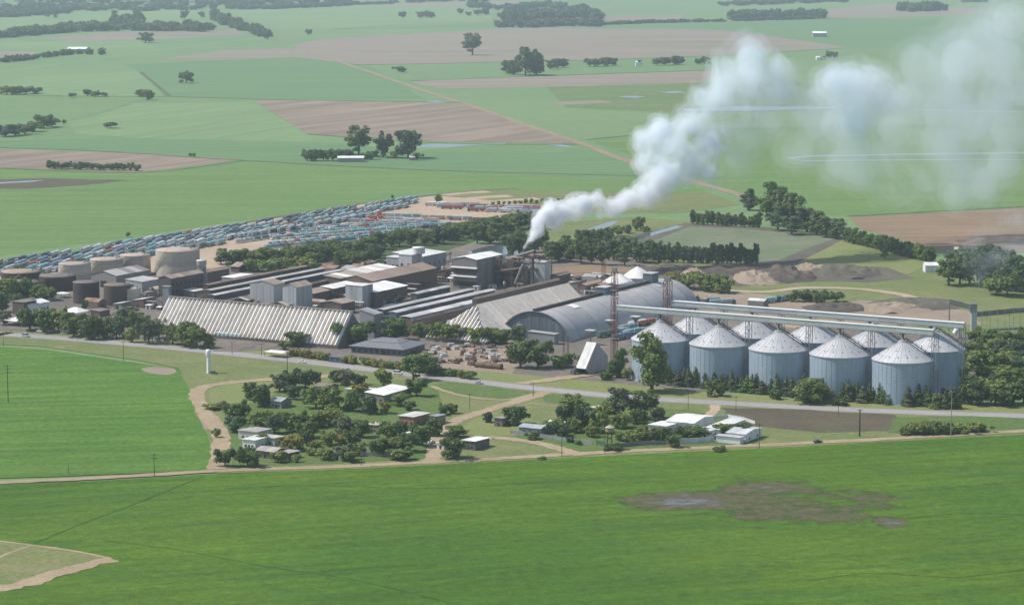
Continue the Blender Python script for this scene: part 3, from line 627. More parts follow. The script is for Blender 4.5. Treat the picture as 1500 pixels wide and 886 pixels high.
def gallery(label, centres, x0, x1, z, left_over):
    c0 = centres[0]; t0 = along(Vector((c0.x, c0.y, z)), rowdir, x0); t1 = along(Vector((c0.x, c0.y, z)), rowdir, x1)
    T = thing('conveyor_gallery', label, 'conveyor', c0 + rowdir * t0, rowang)
    L = t1 - t0; npan = 18
    for i in range(npan):
        a, b = L * i / npan + .03, L * (i + 1) / npan - .03; mb = MB(); mb.box(a, b, -1.35, 1.35, z - 1.3, z + 1.1); k = R.uniform(.93, 1.05)
        mb.build('side_panel', M['tint_clean'], T, (.42 * k, .46 * k, .44 * k))
    mb = MB()
    mb.add([(-.3, -1.6, z + 1.12), (L + .3, -1.6, z + 1.12), (L + .3, 0, z + 1.6), (-.3, 0, z + 1.6), (L + .3, 1.6, z + 1.12), (-.3, 1.6, z + 1.12)], [(0, 1, 2, 3), (3, 2, 4, 5), (0, 5, 4, 1)])
    mb.build('roof', M['tint_clean'], T, (.55, .58, .56))
    mb = MB(); mb.box(-.2, L + .2, -1.7, -1.4, z - 1.75, z - 1.32); mb.box(-.2, L + .2, 1.4, 1.7, z - 1.75, z - 1.32); mb.build('girder', M['steel'], T)
    for i in range(5):
        t = (centres[i] - c0).dot(rowdir) - t0
        mb = MB(); mb.tube((t, 0, z - 1.4), (t, 0, SA + .6), .45, .45, 8); mb.box(t - 1.0, t + 1.0, -.9, .9, z - 2.3, z - 1.35); mb.build('drop_spout', M['dark'], T)
        tt = t + 17.05
        if tt > L + 1.0: tt = L - .5
        mb = MB()
        for sx in (-1.1, 1.1):
            for sy in (-1.5, 1.5): mb.beam((tt + sx, sy * 1.3, 0), (tt + sx, sy, z - 1.4), .28)
        for k in range(8):
            za = 1 + k * (z - 3) / 8; zb = 1 + (k + 1) * (z - 3) / 8
            mb.beam((tt - 1.1, -1.7, za), (tt + 1.1, -1.7, zb), .12); mb.beam((tt - 1.1, 1.7, zb), (tt + 1.1, 1.7, za), .12)
            mb.beam((tt - 1.1, -1.7, zb), (tt + 1.1, -1.7, zb), .12); mb.beam((tt - 1.1, -1.7, zb), (tt - 1.1, 1.7, zb), .12); mb.beam((tt + 1.1, -1.7, zb), (tt + 1.1, 1.7, zb), .12)
        mb.build('trestle', M['steel'], T)
    return T
gallery('long grey enclosed conveyor on trestles over the front silos', FS, 905, 1368, 36.2, 0)
gallery('long grey enclosed conveyor on trestles over the rear silos', BS, 984, 1413, 35.4, 0)

def lattice_tower(name, label, loc, h, wd, mat, taper=1.0, rz=GB, bays=None, cat='tower', extra=None):
    T = thing(name, label, cat, loc, rz); bays = bays or max(3, int(h / (wd * 2.0)))
    def cor(z): k = wd / 2 * (1 + (taper - 1) * z / h); return [(-k, -k, z), (k, -k, z), (k, k, z), (-k, k, z)]
    t = wd * .045
    for i in range(4):
        mb = MB(); mb.beam(cor(0)[i], cor(h)[i], t * 1.5); mb.build('leg', mat, T)
    mb = MB()
    for k in range(bays):
        a, b = cor(h * k / bays), cor(h * (k + 1) / bays)
        for i in range(4):
            j = (i + 1) % 4; mb.beam(b[i], b[j], t); mb.beam(a[i], b[j], t * .8); mb.beam(a[j], b[i], t * .8)
    mb.build('bracing', mat, T)
    if extra: extra(T, h, wd)
    return T
def bucket_lift(T, h, wd):
    mb = MB(); mb.box(-.22, .12, -.2, .2, 0, h); mb.build('elevator_shaft', M['red_steel'], T)
    mb = MB(); mb.box(-wd * .45, wd * .45, -wd * .3, wd * .3, h, h + 2.4); mb.build('elevator_head', M['steel'], T)
    for z in (h * .35, h * .6, h * .82):
        mb = MB(); mb.box(-wd * .7, wd * .7, -wd * .7, wd * .7, z, z + .2); mb.build('platform', M['steel'], T)
c = FS[0] + rowdir * along(Vector((FS[0].x, FS[0].y, 36)), rowdir, 900)
lattice_tower('elevator_tower', 'tall rusty red lattice elevator tower at the left end of the front conveyor', c, 55, 2.7, M['red_steel'], extra=bucket_lift)
T1 = c.copy()
c = BS[0] + rowdir * along(Vector((BS[0].x, BS[0].y, 36)), rowdir, 978)
lattice_tower('elevator_tower', 'shorter rusty red lattice elevator tower at the left end of the rear conveyor', c, 47, 3.6, M['red_steel'], extra=bucket_lift)
lattice_tower('elevator_tower', 'slim red lattice mast beside the white conical tanks', P(884, 434), 23, 2.0, M['red_steel'])
lattice_tower('elevator_tower', 'slim dark lattice mast beside the arched warehouse', P(826, 520), 14, .9, M['dark'])
lattice_tower('elevator_tower', 'short dark lattice mast in front of the arched warehouse', P(832, 522), 11, .9, M['dark'])

# ---------------------------------------------------------------- folded-roof warehouses
def rib_mesh(pitch, length_vec, crest, across=(1, 0, 0), mat=None, gap=.92):
    """one fold of a folded sheet roof: a ridge of triangular section running along length_vec"""
    a = Vector(across) * pitch; l = Vector(length_vec); n = Vector(across).cross(l).normalized()
    if n.z < 0: n = -n
    mb = MB(); q = a * .60
    mb.add([(0, 0, 0), a * gap, q + n * crest, l, l + a * gap, l + q + n * crest, a * gap - n * .3, -n * .3, l + a * gap - n * .3, l - n * .3],
           [(0, 2, 5, 3), (2, 1, 4, 5), (0, 1, 2), (3, 5, 4), (1, 6, 8, 4), (7, 0, 3, 9)])
    return mb
RIBM = surf('folded_roof_sheet', (.80, .765, .71), (.74, .69, .63), .6, grime=.55, grimecol=(.30, .20, .13), scale=.16, streak=False)
RIBG = surf('folded_roof_sheet_grey', (.66, .60, .53), (.58, .52, .455), .7, grime=.3, grimecol=(.20, .15, .11), scale=.12, streak=False)
def warehouse_one():
    zr = 19.0; p = P(247, 436, zr); L = along(p, Bv, 517); e = P(488, 506, 2.0); q = p + Bv * L
    wv = e - q; wd = -wv.dot(Av); zr2 = zr
    T = thing('ribbed_warehouse', 'long steep warehouse with white ribbed roof sloping down to the trees', 'warehouse', (p.x, p.y, 0), GB)
    n = 45; pitch = L / n
    front = rib_mesh(pitch, (0, -wd, 2.0 - zr), 1.3, gap=.82).mat(RIBM).mesh('fold'); back = rib_mesh(pitch, (0, wd, 2.0 - zr), 1.3).mat(RIBM).mesh('fold')  # gaps bare the dark wall beneath, standing in for shaded fold sides
    for i in range(n):
        o = link('roof_rib', front, T); o.location = (i * pitch, 0, zr)
    for i in range(n):
        o = link('roof_rib', back, T); o.location = (i * pitch, 0, zr)
    mb = MB(); mb.add([(0, -wd, 0), (L, -wd, 0), (L, wd, 0), (0, wd, 0), (0, -wd, 1.6), (L, -wd, 1.6), (L, wd, 1.6), (0, wd, 1.6), (0, 0, zr - .35), (L, 0, zr - .35)],
                      [(0, 1, 5, 4), (1, 2, 6, 9, 5), (2, 3, 7, 6), (3, 0, 4, 8, 7), (4, 5, 9, 8), (6, 7, 8, 9)])
    mb.build('wall', M['tint'], T, (.16, .14, .13))  # dark tone shows between the ribs as their shade
    mb = MB(); mb.box(-.3, L + .3, -1.0, 1.0, zr + .75, zr + 1.0); 
    for i in range(n): mb.box(i * pitch + .3, i * pitch + .6, -.9, .9, zr, zr + .75)
    mb.build('ridge_walkway', M['tint'], T, (.26, .23, .21))
    mb = MB(); mb.box(L + .02, L + .2, -6, 3, 0, 5.5); mb.build('door', M['dark'], T)
    return T
warehouse_one()
def warehouse_two():
    zr = 19.0; p = P(699, 447, zr); Lr = along(p, Av, 832); e = P(735, 481, 2.0); wd = (e - p).dot(Bv); wd = max(18, min(30, wd))
    hp = P(664, 471, 2.0); hl = -(hp - p).dot(Av); hl = max(12, min(40, hl))
    wd, hl = 20.0, 25.0
    T = thing('ribbed_warehouse', 'big hip-roofed warehouse with grey ribbed side and white striped front slope', 'warehouse', (p.x, p.y, 0), GB)
    n = 40; pitch = Lr / n
    # side slopes: folds run down the slope, spaced along the ridge
    mr = rib_mesh(pitch, (wd, 0, 2 - zr), 1.0, (0, 1, 0), gap=.74).mat(RIBG).mesh('fold'); ml = rib_mesh(pitch, (-wd, 0, 2 - zr), .7, (0, 1, 0)).mat(RIBG).mesh('fold')
    for i in range(n):
        o = link('roof_rib', mr, T); o.location = (0, i * pitch, zr)
        o = link('roof_rib', ml, T); o.location = (0, i * pitch, zr)
    # front hip: folds of different length between the two hip edges; hips meet the side slopes
    nh = 16; ph = 2 * wd / nh
    for i in range(nh):
        x0 = -wd + i * ph; xm = x0 + ph / 2; k = 1 - abs(xm) / wd
        mb = rib_mesh(ph, (0, -hl * k, (2 - zr) * k), 1.1, gap=.74).mat(RIBM); o = mb.build('hip_rib', None, T); o.location = (x0, -hl * (1 - k), zr + (2 - zr) * (1 - k))
    for s in (1, -1):
        m2 = 10
        for i in range(m2):
            y0 = -hl * (i + 1) / m2; k = 1 - (i + .5) / m2
            mb = rib_mesh(hl / m2, (s * wd * k, 0, (2 - zr) * k), .7, (0, 1, 0)).mat(RIBG); o = mb.build('hip_rib', None, T); o.location = (s * wd * (1 - k), y0, zr + (2 - zr) * (1 - k))
    mb = MB(); z = zr - .3
    mb.add([(-wd, -hl, 0), (wd, -hl, 0), (wd, Lr, 0), (-wd, Lr, 0), (-wd, -hl, 1.6), (wd, -hl, 1.6), (wd, Lr, 1.6), (-wd, Lr, 1.6), (0, 0, z), (0, Lr, z)],
           [(0, 1, 5, 4), (1, 2, 6, 5), (2, 3, 7, 9, 6), (3, 0, 4, 7), (4, 5, 8), (5, 6, 9, 8), (7, 4, 8, 9)])
    mb.build('wall', M['tint'], T, (.2, .17, .15))
    mb = MB(); mb.add([(-10.6, 12, zr + 1.6), (-7.4, 12, zr + 1.6), (-7.4, Lr + 4, zr + 1.6), (-10.6, Lr + 4, zr + 1.6), (-9, 12, zr + 2.6), (-9, Lr + 4, zr + 2.6)], [(0, 1, 4), (3, 5, 2), (1, 2, 5, 4), (3, 0, 4, 5)]); mb.build('ridge_gallery_roof', M['tint_rust'], T, (.27, .20, .155))
    mb = MB(); mb.box(-10.4, -7.6, 12, Lr + 4, zr - 7.5, zr + 1.6); mb.build('ridge_gallery', M['tint'], T, (.07, .06, .055))
    mb = MB(); mb.beam((-1, 1, zr + .2), (-wd * .2, -hl * .5, zr + 1), .6); mb.build('hip_duct', M['steel'], T)
    return T
warehouse_two()

def arched_warehouse():
    h = 16.5; p = P(784, 456, h); Lr = along(p, Av, 976); e = P(834, 502, 0); wd = (e - p).dot(Bv); wd = max(18, min(27, wd))
    T = thing('arched_warehouse', 'long grey arched warehouse with a barrel roof and corrugated end wall', 'warehouse', (p.x, p.y, 0), GB)
    def arc(k): a = pi * k; x = -cos(a); z = sin(a) ** 1.2; return wd * x, h * z
    N = 24; nb = 14
    shell = surf('arched_roof_sheet', (.46, .44, .42), (.40, .385, .37), .55, .1, grime=.35, scale=.08, streak=False, grimecol=(.20, .16, .13))
    for b in range(nb):
        y0, y1 = Lr * b / nb + .04, Lr * (b + 1) / nb - .04; mb = MB(); mb.smooth = True; vs = []
        o = .06 * (b % 2)
        for k in range(N + 1): x, z = arc(k / N); vs += [(x * (1 + o / wd), y0, z + o), (x * (1 + o / wd), y1, z + o)]
        mb.add(vs, [(2 * k, 2 * k + 1, 2 * k + 3, 2 * k + 2) for k in range(N)]); mb.build('roof_bay', shell, T)
    for y, nm in ((-.02, 0), (Lr + .02, 1)):
        npan = 18
        for i in range(npan):
            x0, x1 = -wd + 2 * wd * i / npan + .05, -wd + 2 * wd * (i + 1) / npan - .05
            def zz(x): return max(.1, h * max(0.0, 1 - (x / wd) ** 2) ** .6 - .15)
            mb = MB(); d = .08 * (i % 2); mb.add([(x0, y - d, 0), (x1, y - d, 0), (x1, y - d, zz(x1)), ((x0 + x1) / 2, y - d, zz((x0 + x1) / 2)), (x0, y - d, zz(x0)),
                (x0, y + .15, 0), (x1, y + .15, 0), (x1, y + .15, zz(x1)), ((x0 + x1) / 2, y + .15, zz((x0 + x1) / 2)), (x0, y + .15, zz(x0))],
                [(0, 1, 2, 3, 4), (9, 8, 7, 6, 5), (1, 6, 7, 2), (5, 0, 4, 9), (2, 7, 8, 3), (3, 8, 9, 4)])
            k = R.uniform(.8, 1.15); mb.build('end_panel', M['tint'], T, (.13 * k, .155 * k, .18 * k))
    mb = MB()
    for k in range(N): 
        x, z = arc(k / N); x2, z2 = arc((k + 1) / N); mb.beam((x * 1.01, -.5, z + .12), (x2 * 1.01, -.5, z2 + .12), .9, .3)
    mb.build('arch_trim', M['tint'], T, (.26, .26, .26))
    # pale skylights lying on the shell
    for px in (826, 884, 951):
        y = along(p, Av, px); mb = MB(); vs = []
        for k in range(4): 
            x, z = arc(.545 + .028 * k); vs += [(x * 1.008, y - 4, z + .3), (x * 1.008, y + 4, z + .3)]
        mb.add(vs, [(2 * k, 2 * k + 1, 2 * k + 3, 2 * k + 2) for k in range(3)]); mb.build('skylight', M['white_roof'], T)
    # conveyor along the ridge with head houses
    mb = MB(); mb.box(-1.2, 1.2, -1, along(p, Av, 956), h + .4, h + 1.5)
    mb.build('ridge_conveyor', M['dark'], T)
    y0, y1 = along(p, Av, 905), along(p, Av, 950); mb = MB(); K = 14
    for k in range(K):
        a, b = y0 + (y1 - y0) * k / K, y0 + (y1 - y0) * (k + 1) / K
        for s in (-1, 1): mb.beam((s, a, h + 1.5), (s, a, h + 3.4), .2); mb.beam((s, a, h + 3.4), (s, b, h + 3.4), .22); mb.beam((s, a, h + 1.5), (s, b, h + 3.4), .16)
    mb.build('ridge_truss', M['steel'], T)
    for px, hh, l in ((885, 4.5, 9), (953, 6.0, 9)):
        y = along(p, Av, px); mb = MB(); mb.box(-3.2, 3.2, y - l / 2, y + l / 2, h + .2, h + hh); mb.build('ridge_house', M['tint'], T, (.13, .16, .19))
        mb = MB(); mb.box(-3.6, 3.6, y - l / 2 - .4, y + l / 2 + .4, h + hh + .01, h + hh + .3); mb.build('ridge_house_roof', M['tint'], T, (.5, .5, .5))
    return T, p, wd, Lr
AW, AWp, AWw, AWL = arched_warehouse()
def hopper(px, py, label):
    T = thing('dust_hopper', label, 'hopper', P(px, py), GB, 'flat-topped hoppers beside the arched warehouse')
    mb = MB(); mb.tube((0, 0, 0), (0, 0, 7), .5, .5, 8); mb.build('post', M['steel'], T)
    mb = MB(); mb.tube((0, 0, 5.2), (0, 0, 7.2), .7, 2.2, 10); mb.tube((0, 0, 7.2), (0, 0, 8.2), 2.2, 2.2, 10); mb.build('bin', M['steel'], T)
    mb = MB(); mb.box(-2.8, 2.8, -2.2, 2.2, 8.3, 8.6); mb.build('lid', M['tint'], T, (.55, .55, .53))
hopper(865, 505, 'flat-topped grey hopper nearest the front of the arched warehouse'); hopper(894, 490, 'flat-topped grey hopper between the other two beside the arched warehouse'); hopper(931, 484, 'flat-topped grey hopper nearest the rear of the arched warehouse')

# white conical tanks behind the arched warehouse
def cone_tank(label, px, py, r, hw, hc, col):
    T = thing('conical_tank', label, 'tank', P(px, py), 0)
    mb = MB(); mb.lathe([(r, 0), (r, hw)], 40, cap=False); mb.build('wall', M['tint'], T, col)
    mb = MB(); mb.lathe([(r + .3, hw), (r * .55, hw + hc * .55), (.1, hw + hc)], 40, cap=False); mb.build('roof', M['white_roof'], T)
    mb = MB(); mb.tube((0, 0, hw + hc - .3), (0, 0, hw + hc + 1), .6, .4, 8); mb.build('vent', M['steel'], T)
cone_tank('white cone-roofed tank nearer the red mast', 906, 430, 10.5, 7.5, 6.0, (.42, .40, .38))
cone_tank('larger white cone-roofed tank behind the arched warehouse', 934, 424, 10.0, 8.5, 7.0, (.40, .39, .37))

# ---------------------------------------------------------------- round storage tanks
def tank(label, xl, xr, ytop, h, col, roofcol, dome=.06, bands=3, cat='tank', stair=True, rim=.15):
    xc = (xl + xr) / 2; p = P(xc, ytop, h); r = along(p, Vector((1, 0, 0)), xr)
    T = thing('storage_tank', label, cat, (p.x, p.y, 0), 0)
    nb = bands
    for i in range(nb):
        z0, z1 = h * i / nb + .02, h * (i + 1) / nb - .02; mb = MB(); rr = r + .05 * (nb - i)
        mb.lathe([(rr, z0), (rr, z1)], 56, cap=False); mb.add([(rr * cos(2 * pi * k / 56), rr * sin(2 * pi * k / 56), z1) for k in range(56)], [tuple(range(56))])
        k = R.uniform(.94, 1.05); mb.build('shell_course', M['tint_rust'] if sum(col) < .5 else M['tint'], T, tuple(c * k for c in col))
    mb = MB(); mb.lathe([(r + rim, h - .25), (r + rim, h + .05), (r * .5, h + r * dome * .75), (.05, h + r * dome)], 48, cap=False); mb.build('roof', M['tint_rust'], T, roofcol)
    if stair:
        mb = MB(); n = 22
        for k in range(n):
            a0 = radians(190 + 60 * k / n); z = h * k / n
            mb.beam(((r + .3) * cos(a0), (r + .3) * sin(a0), z), ((r + 1.5) * cos(a0), (r + 1.5) * sin(a0), z), .8, .15)
            a1 = radians(190 + 60 * (k + 1) / n); mb.beam(((r + 1.5) * cos(a0), (r + 1.5) * sin(a0), z + .9), ((r + 1.5) * cos(a1), (r + 1.5) * sin(a1), z + h / n + .9), .12)
        mb.build('stair', M['dark'], T)
    mb = MB(); mb.tube((r * .6, 0, h), (r * .6, 0, h + r * dome * .5 + 1.0), .4, .4, 8); mb.build('hatch', M['steel'], T)
    return T
CREAM = (.46, .40, .32); CREAMR = (.40, .33, .265); DK = (.075, .055, .058); DKR = (.165, .135, .125)
tank('largest cream tank with pinkish flat top left of the mill', 228, 292, 365.5, 17.5, (.50, .44, .355), (.42, .32, .27), .05, 5)
tank('cream tank in the row of three, nearest the largest tank', 176, 220, 373, 13.5, CREAM, CREAMR, .05, 4)
tank('middle cream tank in the row of three', 132, 180, 379, 13, CREAM, CREAMR, .05, 4)
tank('leftmost cream tank in the row of three', 86, 133, 385.5, 13, (.48, .42, .34), CREAMR, .05, 4)
tank('low dark tank with sandy top at the far left', 2, 59, 397, 9, DK, (.36, .28, .21), .05, 2)
tank('low dark tank with shallow conical brown roof behind the left trees', 11, 58, 413, 8, DK, (.22, .175, .15), .16, 2, stair=False)
tank('wide dark tank with brown top beside the leftmost cream tank', 58, 111, 403, 9.5, DK, DKR, .05, 3)
tank('tall dark tank with grey top at the left yard', 107, 145, 412.5, 13.5, (.065, .05, .055), (.17, .15, .15), .03, 3, stair=False)
tank('tall dark rusty tank right of the grey-topped dark tank', 152, 190, 416.5, 13, (.085, .06, .055), (.19, .155, .135), .03, 3, stair=False)
tank('small cream tank beside the rusty dark tank', 180, 206, 422, 10.5, (.50, .47, .38), (.42, .38, .30), .03, 3, stair=False)
tank('small grey tank in front of the arched warehouse', 757, 772, 475, 8, (.25, .27, .28), (.18, .18, .19), .2, 2, stair=False)

# ---------------------------------------------------------------- long monitor sheds
def long_shed(label, a, x2, z, wl, wr, zb, mon_w, mon_h, tones, wall, lou, mtones, n=9):
    p = P(*a, z); Lr = along(p, Av, x2); T = thing('long_shed', label, 'industrial shed', (p.x, p.y, 0), GB)
    prof = [(-wl, zb), (-mon_w / 2, zb + 1.0), (mon_w / 2, zb + 1.0), (wr, zb)]
    mb = MB()
    for y, rev in ((0, 0), (Lr, 1)):
        vs = [(-wl, y, 0), (wr, y, 0), (wr, y, zb), (mon_w / 2, y, zb + 1), (-mon_w / 2, y, zb + 1), (-wl, y, zb)]; mb.add(vs, [tuple(reversed(range(6))) if rev else tuple(range(6))])
    mb.add([(wr, 0, 0), (wr, Lr, 0), (wr, Lr, zb), (wr, 0, zb)], [(0, 1, 2, 3)]); mb.add([(-wl, 0, 0), (-wl, Lr, 0), (-wl, Lr, zb), (-wl, 0, zb)], [(3, 2, 1, 0)])
    mb.build('wall', M['tint_rust'], T, wall)
    roof_run(T, [prof[0], prof[1]], 'A', 0, Lr, n, M['tint_rust'], tones); roof_run(T, [prof[2], prof[3]], 'A', 0, Lr, n, M['tint_rust'], tones)
    zm = z - .5
    mb = MB(); mb.box(-mon_w / 2, mon_w / 2, 0, Lr, zb + .9, zm); mb.build('monitor', M['tint_rust'], T, lou)
    nl = n * 2
    for i in range(nl):
        mb = MB(); mb.box(mon_w / 2 + .003, mon_w / 2 + .15, Lr * i / nl + .25, Lr * (i + 1) / nl - .25, zb + 1.3, zm - .25); k = R.uniform(.7, 1.2); mb.build('louvre', M['tint'], T, tuple(c * k for c in lou))
    roof_run(T, [(-mon_w / 2 - .7, zm - .1), (0, z - .14), (mon_w / 2 + .7, zm - .1)], 'A', 0, Lr, n, M['tint'], mtones, name='monitor_roof_sheet')
    return T
BLK = (.075, .085, .10); BRN = (.10, .072, .06)
LT = [(.44, .43, .42), (.36, .36, .36), (.50, .48, .46)]
long_shed('rearmost of the four long parallel sheds in the mill centre', (606, 429), 655, 13.5, 8, 7, 8.5, 4.5, 4, TAN, DKBROWN, BLK, LT, 5)
long_shed('second from the rear of the four long parallel sheds in the mill centre', (557, 452), 690, 13.5, 8, 7, 8.5, 4.5, 4, TAN, DKBROWN, BLK, LT)
long_shed('third from the rear of the four long parallel sheds with blue-black louvres', (575, 456), 720, 13.5, 8, 8, 7.5, 5, 5, GREY, DKBROWN, (.085, .105, .125), LT)
long_shed('frontmost of the four long parallel sheds with pale roof and brown wall', (594, 463), 734, 11.5, 9, 5, 9.0, 7.0, 2, LT, RUST, BRN, [(.52, .51, .49), (.58, .57, .55), (.46, .45, .44)])
long_shed('rearmost of the three long dark brown sheds left of centre', (301, 416), 447, 13.5, 7, 7, 8, 4, 4.5, BROWN, DKBROWN, BRN, BROWN, 8)
long_shed('middle one of the three long dark brown sheds left of centre', (304, 424), 472, 13.5, 7, 7, 8, 4, 4.5, BROWN, DKBROWN, BRN, LT, 9)
long_shed('frontmost of the three long dark brown sheds left of centre', (310, 431), 499, 12.5, 7, 7, 8, 4, 3.5, BROWN, DKBROWN, BLK, LT, 9)

# ---------------------------------------------------------------- other mill buildings
shed('mill_hall', 'brown-roofed hall on dark steelwork right of the largest tank', 232, 250, 408, 298, 15, 'gable', 'A', 1.5, (.10, .09, .085), TAN, 7, windows=(('r', 8, 5, 2.4, 2.2), ('r', 8, 9.5, 2.4, 2.2)))
shed('low_hall', 'low rusty hall continuing right of the grey stair tower', 290, 303, 399, 336, 9, 'gable', 'A', 1.2, DKBROWN, [(.27, .17, .135), (.30, .20, .16)], 4)
shed('white_roof_shed', 'low shed with bright white flat roof right of the stair tower', 325, 342, 407, 370, 8, 'flat', 'A', 0, PALEGREY, WHITE, 3, windows=(('f', 3, 3, 1.6, 1.4),))
shed('gabled_shed', 'gabled shed with pale central roof strip in front of the cream tanks', 133, 170, 404, 219, 8.5, 'gable', 'A', 2.6, (.30, .28, .26), [(.42, .40, .38), (.25, .22, .20), (.62, .61, .60)], 5, doors=(('f', .5, 5, 4.5),))
shed('flat_shed', 'flat pale shed between rusty tank and brown-roofed hall', 184, 208, 413, 234, 7, 'mono', 'A', 1, PALEGREY, [(.45, .43, .40), (.5, .48, .45)], 3)
shed('tall_grey_hall', 'tall grey clad hall, left half of a stepped pair behind the white ribs', 366, 401, 417, 417, 17, 'gable', 'A', 2.0, (.38, .395, .40), TAN, 4, wall_panels=7)
shed('tall_grey_hall', 'tall grey clad hall with dark right side, right half of the stepped pair', 414, 434, 421, 457, 17.5, 'gable', 'A', 2.2, (.38, .395, .40), TAN, 4, wall_panels=5, right_panels=8)
shed('grey_block', 'square grey tower block with white flat top left of the bright roof', 506, 531, 419, 546, 14.5, 'flat', 'A', 0, (.38, .40, .41), WHITE, 2, wall_panels=6, right_panels=4)
shed('bright_roof_hall', 'wide hall with a bright white roof near the mill centre', 544, 549, 428.5, 597, 9.5, 'mono', 'A', 2.0, DKBROWN, [(.80, .79, .77), (.76, .75, .73), (.74, .73, .70)], 6, LW=(17, None), windows=(('r', 7, 4, 2, 1.6),))
shed('brown_wall_shed', 'low brown-walled shed left of the square grey block', 455, 459, 430, 508, 8, 'gable', 'A', 1.5, DKBROWN, TAN, 5, LW=(14, None))
shed('pale_roof_shed', 'narrow pale-roofed shed behind the square grey block', 470, 488, 423, 525, 9, 'mono', 'A', 1.0, DKBROWN, WHITE, 4)
shed('long_brown_hall', 'long brown-roofed hall with a white far end behind the bright roof', 500, 545, 412, 640, 11, 'gable', 'A', 3.0, RUST, [(.30, .215, .17), (.27, .19, .15), (.34, .25, .20)], 9)
shed('long_white_hall', 'long white-roofed hall behind the long brown hall', 470, 498, 408, 582, 10, 'mono', 'A', 1.5, RUST, [(.62, .58, .53), (.72, .70, .66), (.40, .33, .27)], 9)
shed('grey_block', 'pale grey flat-topped block at the rear of the mill, left part', 566, 585, 377.5, 598, 15, 'flat', 'A', 0, (.40, .41, .41), [(.60, .60, .58)], 3, windows=(('f', 3, 8, 1.8, 2),))
shed('grey_block', 'tall grey block with dark right side at the rear of the mill', 584, 603, 373.5, 618, 19, 'flat', 'A', 0, (.39, .40, .405), [(.60, .60, .58)], 3, windows=(('f', 2, 10, 2, 3),), right_panels=4)
shed('grey_block', 'long white-topped block at the rear of the mill, right part', 615, 619, 376, 654, 15, 'mono', 'A', 1.5, (.27, .28, .29), [(.68, .68, .66), (.6, .6, .58)], 4, LW=(24, None), windows=(('r', 5, 8, 2, 2),))
shed('lean_to', 'low dark open lean-to at the foot of the rear grey blocks', 563, 608, 386.5, 622, 6, 'mono', 'A', .6, (.05, .05, .05), [(.33, .32, .31)], 4)
def drum(label, px, py, r, h, z0, col, name='roof_drum', cat='vessel'):
    p = P(px, py, z0); T = thing(name, label, cat, (p.x, p.y, z0), 0); mb = MB(); mb.lathe([(r, 0), (r, h)], 28, cap=False); mb.build('shell', M['tint'], T, col)
    mb = MB(); mb.lathe([(r + .25, h - .2), (r + .25, h + .05), (.05, h + .5)], 28, cap=False); mb.build('lid', M['tint'], T, tuple(min(.8, c * 1.35) for c in col)); return T
def tower_white():
    T, L, W, h = shed('white_roof_tower', 'tall open mill tower with a broad white roof and dark side', 664, 698, 380.5, 736, 20, 'gable', 'A', 1.6, (.20, .19, .18), [(.80, .79, .77), (.77, .76, .74)], 5, right_panels=7)
    for z, d in ((14.2, 2.4), (8.6, 3.4)):
        mb = MB(); mb.add(*slab([(-L - 1, -d, z), (1, -d, z), (1, 0, z + .6), (-L - 1, 0, z + .6)], .3)); mb.build('canopy', M['tint'], T, (.50, .50, .49))
    for z in (2, 10):
        for i in range(6):
            x = -L + L * (i + .5) / 6; mb = MB(); mb.box(x - 1.6, x + 1.6, -.07, .02, z, z + 3.2); mb.build('bay_opening', M['dark'], T)
tower_white()
drum('white round vessel on top of the rear grey blocks', 613.5, 371, 4.2, 4.0, 19.3, (.60, .60, .58))
shed('boiler_building', 'tall narrow grey clad boiler building behind the black chimney', 768, 798, 384.5, 806, 17, 'gable', 'B', .8, (.42, .435, .44), [(.42, .42, .42)], 3, wall_panels=9, right_panels=3)
shed('low_grey_shed', 'low grey shed at the foot of the arched end wall', 774, 812, 490, 818, 6, 'mono', 'A', .6, (.28, .29, .29), [(.38, .38, .38)], 4)
shed('low_wall_shed', 'low pale-roofed shed in front of the long brown wall', 612, 656, 471, 664, 5, 'mono', 'A', .5, (.30, .28, .25), [(.55, .54, .50)], 5)
shed('conveyor_house', 'grey transfer house at the right end of the white ribs', 527, 548, 461, 560, 14, 'mono', 'A', 2.5, (.24, .245, .26), GREY, 3)
shed('conveyor_house', 'sloping grey conveyor housing right of the white ribbed warehouse', 548, 574, 476, 588, 7, 'mono', 'B', 5.0, (.27, .27, .285), [(.33, .33, .34)], 3)
shed('low_hall', 'low sheet-roofed workshop behind the right end of the white ribs', 470, 500, 445, 520, 7, 'gable', 'A', 1.2, DKBROWN, TAN, 4)
shed('low_hall', 'cluttered workshop with broken brown roof behind the white ribs', 395, 420, 447, 440, 7, 'gable', 'A', 1.5, DKBROWN, [(.30, .26, .22), (.22, .18, .16), (.40, .37, .33)], 5)
shed('low_hall', 'low patched workshop left of the stepped grey halls', 336, 362, 440, 384, 7, 'gable', 'A', 1.5, DKBROWN, [(.33, .30, .27), (.2, .17, .15), (.5, .48, .45)], 5)
shed('low_hall', 'low brown-roofed store before the conifers left of the belt', 338, 350, 391, 388, 4, 'gable', 'B', 2.2, DKBROWN, [(.36, .27, .22), (.33, .25, .21)], 4, LW=(None, 16))
shed('white_roof_shed', 'small shed with bright white torn roof at the left mill yard', 268, 284, 427, 300, 6, 'mono', 'A', .6, (.2, .19, .18), WHITE, 2)
shed('pipe_house', 'slate-grey narrow tower at the left end of the white ribs', 238, 247, 420, 251, 18, 'flat', 'A', 0, (.20, .225, .25), GREY, 1)
shed('low_hall', 'long low brick store behind the tall rusty tanks', 180, 190, 417, 236, 5, 'gable', 'A', 1, RUST, TAN, 5)
shed('low_hall', 'low brown store between the arched warehouse and the grey boiler building', 806, 818, 404, 836, 7, 'gable', 'A', 1.2, DKBROWN, BROWN, 3)
shed('low_hall', 'rusty lean shed at the far end of the ribbed hip warehouse', 846, 858, 418, 884, 6, 'gable', 'A', 1.0, RUST, [(.33, .24, .18), (.28, .2, .16)], 4)
